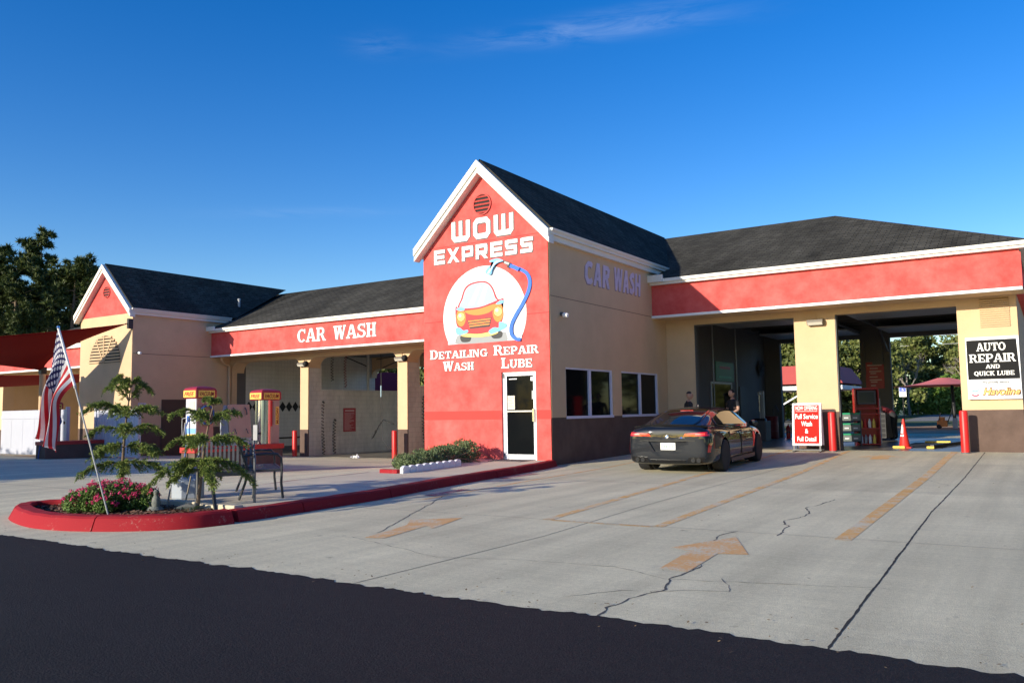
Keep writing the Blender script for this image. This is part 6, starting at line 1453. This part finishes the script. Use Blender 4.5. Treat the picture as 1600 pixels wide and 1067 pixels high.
    for i in range(7):
        th = math.pi*.5*i/6*(.72 if bald else 1.0); row = []
        for j in range(21):
            ph = 2*math.pi*j/20; r = 1.05; y = .098*math.sin(th)*math.sin(ph)
            if y > 0 and i >= 4: y *= .80
            row.append(hc+Vector((.078*r*math.sin(th)*math.cos(ph), y*r-.010, .118*r*math.cos(th)+.006))*k)
        P.append(row)
    mb.grid(P, HR, True); mb.build('hair', t, sharp=180)
    return t
DKS = ('dark', (.018, .018, .022)); DKP = ('dark', (.03, .032, .04))
person('man in a dark t shirt standing behind the grey coupe by the wall', (1.55, 5.3, gz(1.55, 5.3)), R_(-50), {}, DKS, DKP, 1.80, (.05, .035, .03), True)
person('person in dark clothes standing at the first bay doorway', (2.25, 7.2, .10), R_(150), {'wrL': (-.20, .28, 1.06), 'elL': (-.27, .04, 1.16)}, DKS, DKP, 1.84)
bend = {'waist': (0, .10, 1.05), 'chest': (0, .32, 1.16), 'neck0': (0, .46, 1.22), 'neck': (0, .53, 1.24), 'shL': (-.19, .42, 1.19), 'elL': (-.24, .50, .92), 'wrL': (-.20, .62, .72), 'shR': (.19, .42, 1.19), 'elR': (.24, .50, .92), 'wrR': (.20, .62, .72)}
person('person in a dark red shirt bending over beside the back doorway', (5.62, 15.2, .106), R_(75), bend, ('maroon', (.14, .012, .02)), DKP, 1.74)

# ================================================================== BEHIND THE BUILDING
t = thing('canopy', 'red roofed white framed canopy standing behind the first repair bay', 'canopy', (-4.3, 38.6, gz(-4.3, 38.6))); t.scale = (1.07, 1.05, 1.08); mb = MB(); CR_ = mat('canopy_red', (.42, .055, .05), .7, .06, 2)
mb.prism([(-5, 2.9), (3.9, 2.9), (3.2, 3.95), (-4.4, 3.95)], -3.2, 3.2, CR_); mb.build('roof', t); mb = MB(); mb.box(-4.9, 3.85, -3.15, 3.15, 2.55, 2.78, WHITE); mb.build('beam', t)
for x, y in ((-4.6, -3), (3.6, -3), (-4.6, 3), (3.6, 3)): mb = MB(); mb.box(x-.08, x+.08, y-.08, y+.08, -.1, 2.55, WHITE); mb.build('post', t)
mb = MB(); mb.bar((0.4, -3, 1.7), (1.9, -3, 2.55), .08, .08, WHITE); mb.bar((3.6, -3, 1.6), (2.4, -3, 2.55), .08, .08, WHITE); mb.build('brace', t)
t = thing('parked_van', 'white van parked far behind the first repair bay beyond the canopy', 'van', (-3.6, 44.0, gz(-3.6, 44)), R_(4)); VW = mat('van_white', (.78, .78, .79), .3, coat=.6); mb = MB()
mb.prism([(-2.3, .35), (2.35, .35), (2.45, .75), (2.3, 1.05), (1.45, 1.2), (.9, 1.75), (.7, 1.82), (-2.2, 1.82), (-2.34, 1.1)][::-1], -.92, .92, VW, 'yz'); mb.build('body', t, bevel=.06)
mb = MB(); mb.box(-.75, .75, -2.345, -2.30, 1.25, 1.65, CGLASS); mb.build('rear_window', t)
for s_ in (-1, 1):
    mb = MB(); mb.box(s_*.80-.09, s_*.80+.09, -2.40, -2.33, .62, 1.12, TAILR); mb.box(s_*.80-.09, s_*.80+.09, -2.405, -2.40, .84, .88, BLK); mb.build('tail_light', t)
    mb = MB(); mb.box(s_*.925-.006, s_*.925+.006, -1.6, .9, 1.2, 1.65, CGLASS); mb.build('side_window', t)
    for y in (-1.5, 1.5): mb = MB(); mb.cyl((s_*.70, y, .33), (s_*.93, y, .33), .33, .33, TYRE, 20); mb.cyl((s_*.93, y, .33), (s_*.945, y, .33), .2, .18, GREY, 16); mb.build('wheel', t)
mb = MB(); mb.box(-.9, .9, -2.44, -2.28, .35, .58, GREYD); mb.build('bumper', t)
def umbrella_sail(label, x, y):
    z = gz(x, y); t = thing('shade_umbrella', label, 'umbrella', (x, y, z)); mb = MB(); P = []
    top = Vector((-.5, -.4, 3.15)); n = 24
    for i in range(n+1):
        a = 2*math.pi*i/n; r = 4.2*(.78+.22*abs(math.cos(2*a))); e = Vector((r*math.cos(a), r*math.sin(a), 2.58)); P.append([top.lerp(e, u)+Vector((0, 0, -.25*math.sin(math.pi*u)*.8)) for u in np.linspace(.08, 1, 9)])
    mb.grid(P, SAILP, True); mb.build('canopy', t); mb = MB(); mb.cyl((0, 0, 0), (-.05, -.04, 2.6), .10, .09, BLK, 12); mb.build('post', t); mb = MB(); mb.box(-.13, .13, -.13, .13, 0, .62, GREY); mb.build('base_sleeve', t); return t
umbrella_sail('faded red shade umbrella on a dark post behind the second repair bay', 5.5, 38.7)
t = thing('pressure_washer', 'small orange machine with a dark handle beside the umbrella post', 'machine', (4.85, 38.3, gz(4.8, 38.3))); mb = MB(); OR_ = mat('machine_orange', (.75, .22, .04), .5); mb.box(-.28, .28, -.2, .2, .12, .5, OR_); mb.lathe([(.15, -.2), (.15, .2)], (0, 0, .5), OR_, 12); mb.build('body', t, bevel=.05); mb = MB(); mb.tube([(.25, .1, .3), (.5, .25, 1.0), (.62, .3, 1.5)], .03, BLK, 6); mb.tube([(-.25, .1, .3), (-.1, .3, .95)], .03, BLK, 6); mb.build('handle', t)
for s_ in (-1, 1): mb = MB(); mb.cyl((-.18, s_*.24, .13), (-.18, s_*.20, .13), .13, .13, BLKM, 16); mb.build('wheel', t)
t = thing('parking_sign', 'blue and white disabled parking sign on a thin post behind the bay', 'sign', (2.95, 36.9, gz(3, 36.9))); mb = MB(); mb.cyl((0, 0, 0), (0, 0, 2.5), .035, .035, BLK, 8); mb.build('post', t); mb = MB(); mb.box(-.20, .20, -.05, -.036, 1.95, 2.55, WHITE); p_ = mb.build('plate', t, ); mb = MB(); mb.box(-.18, .18, -.054, -.0505, 2.26, 2.52, mat('sign_blue', (.06, .12, .55), .5)); s__ = mb.build('panel', p_)
mb = MB(); mb.lathe([(.028, 0), (.028, .004)], (0, -.058, 2.07), WHITE, 10); mb.bar((-.01, -.058, 2.05), (-.01, -.058, 1.95), .03, .004, WHITE); mb.bar((-.01, -.058, 1.96), (.07, -.058, 1.96), .004, .03, WHITE); mb.bar((.06, -.058, 1.96), (.08, -.058, 1.90), .03, .004, WHITE); mb.tube([(.0+.055*math.cos(R_(a)), -.058, 1.945+.055*math.sin(R_(a))) for a in range(120, 400, 20)], .007, WHITE, 4); mb.tf(Matrix.Translation((0, 0, .40))); mb.build('symbol', s__)
# power line
for y, zz in ((88, 9.3), (88.6, 8.3), (89, 5.6)):
    t = thing('power_line', {9.3: 'highest overhead wire crossing in front of the trees behind the bays', 8.3: 'middle overhead wire crossing in front of the trees behind the bays', 5.6: 'lowest overhead wire crossing in front of the trees behind the bays'}[zz], 'wire', (-60, y, zz), 0, 'overhead wires along the back road'); mb = MB(); mb.tube([(x, 0, .5*((x-60)/60)**2) for x in ar(0, 120, 6)], .035, GREY, 5, False); mb.build('wire', t)

# ------------------------------------------------------------------ trees
def broadleaf(name, label, x, y, H, R0, seed, m=None, zb=None, cat='tree', group=None, n=9000, sz=.13, base=.22):
    m = m or LEAFT; rg = np.random.default_rng(seed); z = gz(x, y) if zb is None else zb; t = thing(name, label, cat, (x, y, z), 0, group)
    tr = MB(); tr.tube([(0, 0, -.3), (.05*H*.2, 0, H*.25), (.02*H, .03*H, H*.55), (0, .02*H, H*.8)], [.030*H, .024*H, .016*H, .006*H], BARK, 8)
    cs = []
    for k in range(15):
        a = rg.uniform(0, 6.28); q = math.sqrt(rg.uniform(0, 1))*R0*.72; zz = H*rg.uniform(base+.12, .88); q *= 1.1-max(0, (zz/H-.6))*1.6
        c = np.array((q*math.cos(a), q*math.sin(a), zz)); cs.append((c, R0*rg.uniform(.26, .46))); tr.tube([(0, 0, H*rg.uniform(.25, .6)), tuple(c*np.array((.5, .5, .85))), tuple(c)], [.012*H, .008*H, .003*H], BARK, 5)
    tr.build('trunk', t); mb = MB(); per = n//15
    for c, r in cs:
        sub = [c+rg.normal(0, r*.45, 3)*np.array((1, 1, .7)) for _ in range(7)]
        for s2 in sub: leafcloud(mb, blobpts(per//7, s2, (r*.48, r*.48, r*.38), rg, .25), sz, m, rg)
    mb.build('crown', t); return t
def pine(label, x, y, H, seed, zb=-.4, group='tall pines beyond the left wing'):
    rg = np.random.default_rng(seed); t = thing('pine_tree', label, 'pine tree', (x, y, zb), 0, group); tr = MB(); lx, ly = rg.uniform(-.5, .5, 2)
    tr.tube([(0, 0, 0), (lx*.3, ly*.3, H*.4), (lx*.8, ly*.8, H*.75), (lx, ly, H*.97)], [.24, .19, .11, .03], PBARK, 8); mb = MB()
    for k in range(46):
        zz = H*(.40+.58*rg.uniform(0, 1)**.8); f = (zz/H-.40)/.58; L = (3.6-2.2*f)*rg.uniform(.55, 1.1); a = rg.uniform(0, 6.28); p0 = Vector((lx*zz/H, ly*zz/H, zz)); d = Vector((math.cos(a), math.sin(a), rg.uniform(-.05, .35))); p1 = p0+d*L
        tr.tube([p0, p0.lerp(p1, .5)+Vector((0, 0, -.1)), p1], [.05, .035, .015], PBARK, 4)
        for _ in range(9):
            u = rg.uniform(.30, 1.08); c = np.array(p0.lerp(p1, u))+rg.normal(0, .22, 3); n_ = int(38)
            dd = rg.normal(0, 1, (n_, 3))+np.array((0, 0, .5)); dd /= np.linalg.norm(dd, axis=1)[:, None]
            for q in dd:
                L2 = .50*rg.uniform(.6, 1.2); s_ = np.cross(q, rg.normal(0, 1, 3)); s_ = s_/np.linalg.norm(s_)*.075
                o = len(mb.v); mb.v += [tuple(c-s_), tuple(c+s_), tuple(c+q*L2)]; mb.f.append([o, o+1, o+2]); mb.m.append(mb.mi(LEAFP)); mb.sm.append(False)
    tr.build('trunk', t); mb.build('crown', t); return t
p1 = pine('tall pine at the left edge of the photo, front row', -63.4, 16.3, 16.6, 11)
p2 = pine('tall pine with the highest top left of the gabled block', -68.7, 22.1, 19.4, 12)
p3 = pine('pine with a broken uneven crown nearest the small gable', -55.6, 18.0, 14.6, 13)
LB = [('tall pine right of the highest one', -65.5, 21.0, .95), ('pine with a lopsided crown between taller ones', -59.5, 20.2, .90), ('shorter pine just left of the small gable roof', -54.0, 21.6, .80), ('slim pine in the back row behind the left edge', -72.5, 20.5, 1.02), ('dense pine in the middle of the left wood', -61.0, 16.5, .90), ('low pine in front of the left wood', -55.5, 14.0, .72), ('back row pine behind the middle of the left wood', -74.0, 27.0, 1.05), ('thin pine standing out over the small gable', -59.0, 24.5, .90), ('pine at the far left of the front row', -58.5, 11.0, .95), ('pine filling the gap right of the tallest pine', -66.0, 25.0, 1.0), ('pine in the second row above the red sail', -68.5, 17.0, 1.05), ('pine peeping over the small gable roof', -50.5, 22.6, .74)]
for i, (lb, x, y, s_) in enumerate(LB):
    o = dup((p1, p2, p3)[i % 3], (x, y, -.4), rnd.uniform(0, 6.28), label=lb); o.scale = (s_*rnd.uniform(.9, 1.1), s_*rnd.uniform(.9, 1.1), s_*(.98 if i % 3 != 1 else .86))
# understory behind the left wing
mb = MB()
for k in range(60):
    x = rnd.uniform(-85, -48); y = 24+(-48-x)*.25+rnd.uniform(-4, 4)+8; h = rnd.uniform(2.0, 4.5)
    leafcloud(mb, blobpts(420, (x, y, h*.55-.4), (2.2, 2.2, h*.6), shell=.4), .22, LEAFT)
tag(mb.build('undergrowth'), kind='stuff')
broadleaf('oak_tree', 'rounded tree top showing above the wash wing roof', -42.2, 30.3, 12.5, 4.0, 21, zb=-.4)
GT = 'trees behind the repair bays'
for i, (lb, x, y, H, R0) in enumerate([('dense green tree seen through the first repair bay', -9.2, 60, 8.2, 4.4), ('dark tree behind the bin rack', -4.9, 64, 8.8, 4.4), ('tall tree left of the back pier', -7.0, 73, 10.2, 5.0), ('dark tree at the left of the second bay opening', -1.9, 86, 9.8, 4.8), ('broad olive tree in the middle of the second bay', 1.2, 93, 10.2, 5.6), ('tall olive tree at the right of the second bay', 4.6, 88, 12.6, 5.6), ('far tree behind the right end of the bays', 8.2, 93, 13.0, 5.6), ('round tree far behind the red canopy', -13.5, 68, 9.2, 4.8), ('low bushy tree between the bare trees', 1.2, 85, 6.6, 4.2)]):
    broadleaf('broadleaf_tree', lb, x, y+3, H, R0, 30+i, group=GT, n=13000, sz=.24, base=.08)
for i, (lb, x, y, H, R0) in enumerate([('tree to the right of the lot opposite the office windows', 27, -4, 9.5, 4.5), ('tree to the right of the lot nearest the drive', 29, -13, 10.5, 5), ('tree to the right of the lot beside the repair wing', 26, 5, 9, 4.4), ('unseen tree added to the right of the drive behind the camera', 27, -24, 11.5, 5.4), ('large unseen tree added far right of the drive behind the camera', 36, -33, 13, 6.5), ('tree to the right of the lot farthest back', 28, 14, 10, 4.8)]):  # the two behind the camera are unseen, added to block low sky
    broadleaf('unseen_tree', lb, x, y, H, R0, 60+i, group='trees along the right edge of the lot', n=4200, sz=.34, base=.02)
for i, (lb, x, y, H, R0) in enumerate([('unseen tree added beyond the back road right of the bays, nearest them', 15, 84, 11, 5.5), ('unseen tree added beyond the back yard to the right, second from the bays', 17, 62, 10, 5), ('unseen tree added beyond the back yard to the right, tallest', 26, 70, 12, 6), ('unseen tree added beyond the back yard to the right, farthest from the bays', 33, 56, 11, 5.5), ('unseen tree added at the back right corner of the yard', 24, 44, 9, 5), ('unseen tree added at the right edge of the yard beside the wing', 31, 30, 10, 5)]):  # unseen trees added so the office windows reflect foliage, not bare horizon
    broadleaf('unseen_tree', lb, x, y, H, R0, 80+i, group='unseen trees added to the right of the back yard', n=4500, sz=.36, base=.02)
for i, (lb, x, y, H, R0) in enumerate([('dark tree behind the maroon dome awning', -30, 33, 6.5, 3.6), ('dark tree right of the maroon dome awning', -23.5, 35, 6.2, 3.6), ('tree behind the wash bays nearest the tower', -15.5, 31, 6.6, 3.8), ('tree behind the wash bays far from the tower', -37, 37, 7, 4)]):
    broadleaf('broadleaf_tree', lb, x, y, H, R0, 95+i, zb=-.4, group='trees behind the wash bays', n=6500, sz=.22, base=.06)
t = thing('fire_extinguisher', 'red extinguisher standing by the back doorway of the first bay', 'extinguisher', (1.42, 16.6, fl0)); mb = MB(); mb.lathe([(.085, 0), (.09, .02), (.09, .44), (.05, .50), (.03, .53)], (0, 0, 0), REDG, 16); mb.build('cylinder', t); mb = MB(); mb.cyl((0, 0, .53), (0, 0, .58), .02, .02, BLK, 8); mb.tube([(0, 0, .57), (.10, 0, .55), (.12, 0, .2)], .014, BLK, 6); mb.lathe([(.092, .24), (.092, .28)], (0, 0, 0), BLK, 16); mb.build('valve', t)
bt = thing('bare_tree', 'leafless pale tree standing among the green trees', 'tree', (2.9, 84.0, gz(2.9, 84))); mb = MB(); PB = mat('pale_bark', (.30, .26, .22), .9)
def limb(p, d, L, r, n):
    q = p+d*L; mb.tube([p, (p+q)/2+Vector(nr.normal(0, L*.06, 3)), q], [r, r*.8, r*.55], PB, 5)
    if n:
        for _ in range(3): limb(q if rnd.random() < .7 else (p+q)/2, (d+Vector(nr.normal(0, .55, 3))).normalized(), L*.68, r*.55, n-1)
limb(Vector((0, 0, 0)), Vector((0, 0, 1)), 2.6, .16, 5); mb.build('branch', bt)
bt2 = dup(bt, (-2.5, 80.5, gz(-2.5, 80)), 1.3, label='slim leafless tree at the left of the second bay opening')
# hedge along the far road
mb = MB(); hb_ = MB()
for x in ar(-34, 22, 1.0):
    y = 84-2*math.sin(x*.2)+rnd.uniform(-.4, .4); h = 3.7+.5*math.sin(x*.7)+rnd.uniform(-.3, .4); y -= 6 if x < -3 else 0
    leafcloud(mb, blobpts(900, (x, y-1.0, gz(x, y)+h*.5), (1.1, 1.2, h*.54), shell=.6), .19, LEAFH)
hg = thing('hedge', 'long leafy hedge running along the road behind the bays', 'hedge', (-6, 80, .3)); mb.tf(Matrix.Translation((6, -80, -.3))); mb.build('foliage', hg)
mb = MB()
for x in ar(-34, 22, 2.0): mb.cyl((x+6, 83-80-(6 if x < -3 else 0), 0), (x+6, 83-80-(6 if x < -3 else 0), 2.4), .05, .03, BARK, 5)
mb.build('stem', hg)
# out of frame to the left: hedge added to shade the lot and fence
sh_ = thing('shade_caster_hedge', 'unseen tall hedge added left of the camera to shade the lot', 'hedge', (-28, -17.6, 0)); mb = MB(); mb.box(-16, 15.2, -.5, .5, 0, 4.55, mat('hedge_core', (.02, .035, .01), .9)); mb.box(.9, 4.2, -.5, .5, 4.55, 6.5, MATS['hedge_core']); mb.build('core', sh_)
mb = MB()
for x in ar(-16, 15.2, .8): leafcloud(mb, blobpts(260, (x, 0, 2.4), (.9, .8, 2.55), shell=.75), .14, LEAFH)
mb.build('foliage', sh_)

# dry leaves and grit scattered over the paving
mb = MB(); LIT = leaf_mat('dry_leaf', (.10, .06, .03), (.30, .20, .10), .9, 0)
for _ in range(420):
    if rnd.random() < .55: x, y = rnd.uniform(-2, 12), rnd.gauss(-12.75, .22)
    else: x, y = rnd.uniform(-4, 13), rnd.uniform(-12.5, 6)
    if -1.9 < x < 1.75 and -12.4 < y < 0 or (x < .1 and y > -5): continue
    a = rnd.uniform(0, 6.28); L = rnd.uniform(.006, .02); u = Vector((math.cos(a), math.sin(a), rnd.uniform(-.3, .3)))*L; v = Vector((-math.sin(a), math.cos(a), rnd.uniform(-.3, .3)))*L*.5; c = Vector((x, y, gz(x, y)+.016))
    mb.add([c-u, c+v, c+u, c-v], [(0, 1, 2, 3)], LIT)
tag(mb.build('leaf_litter'), kind='stuff')
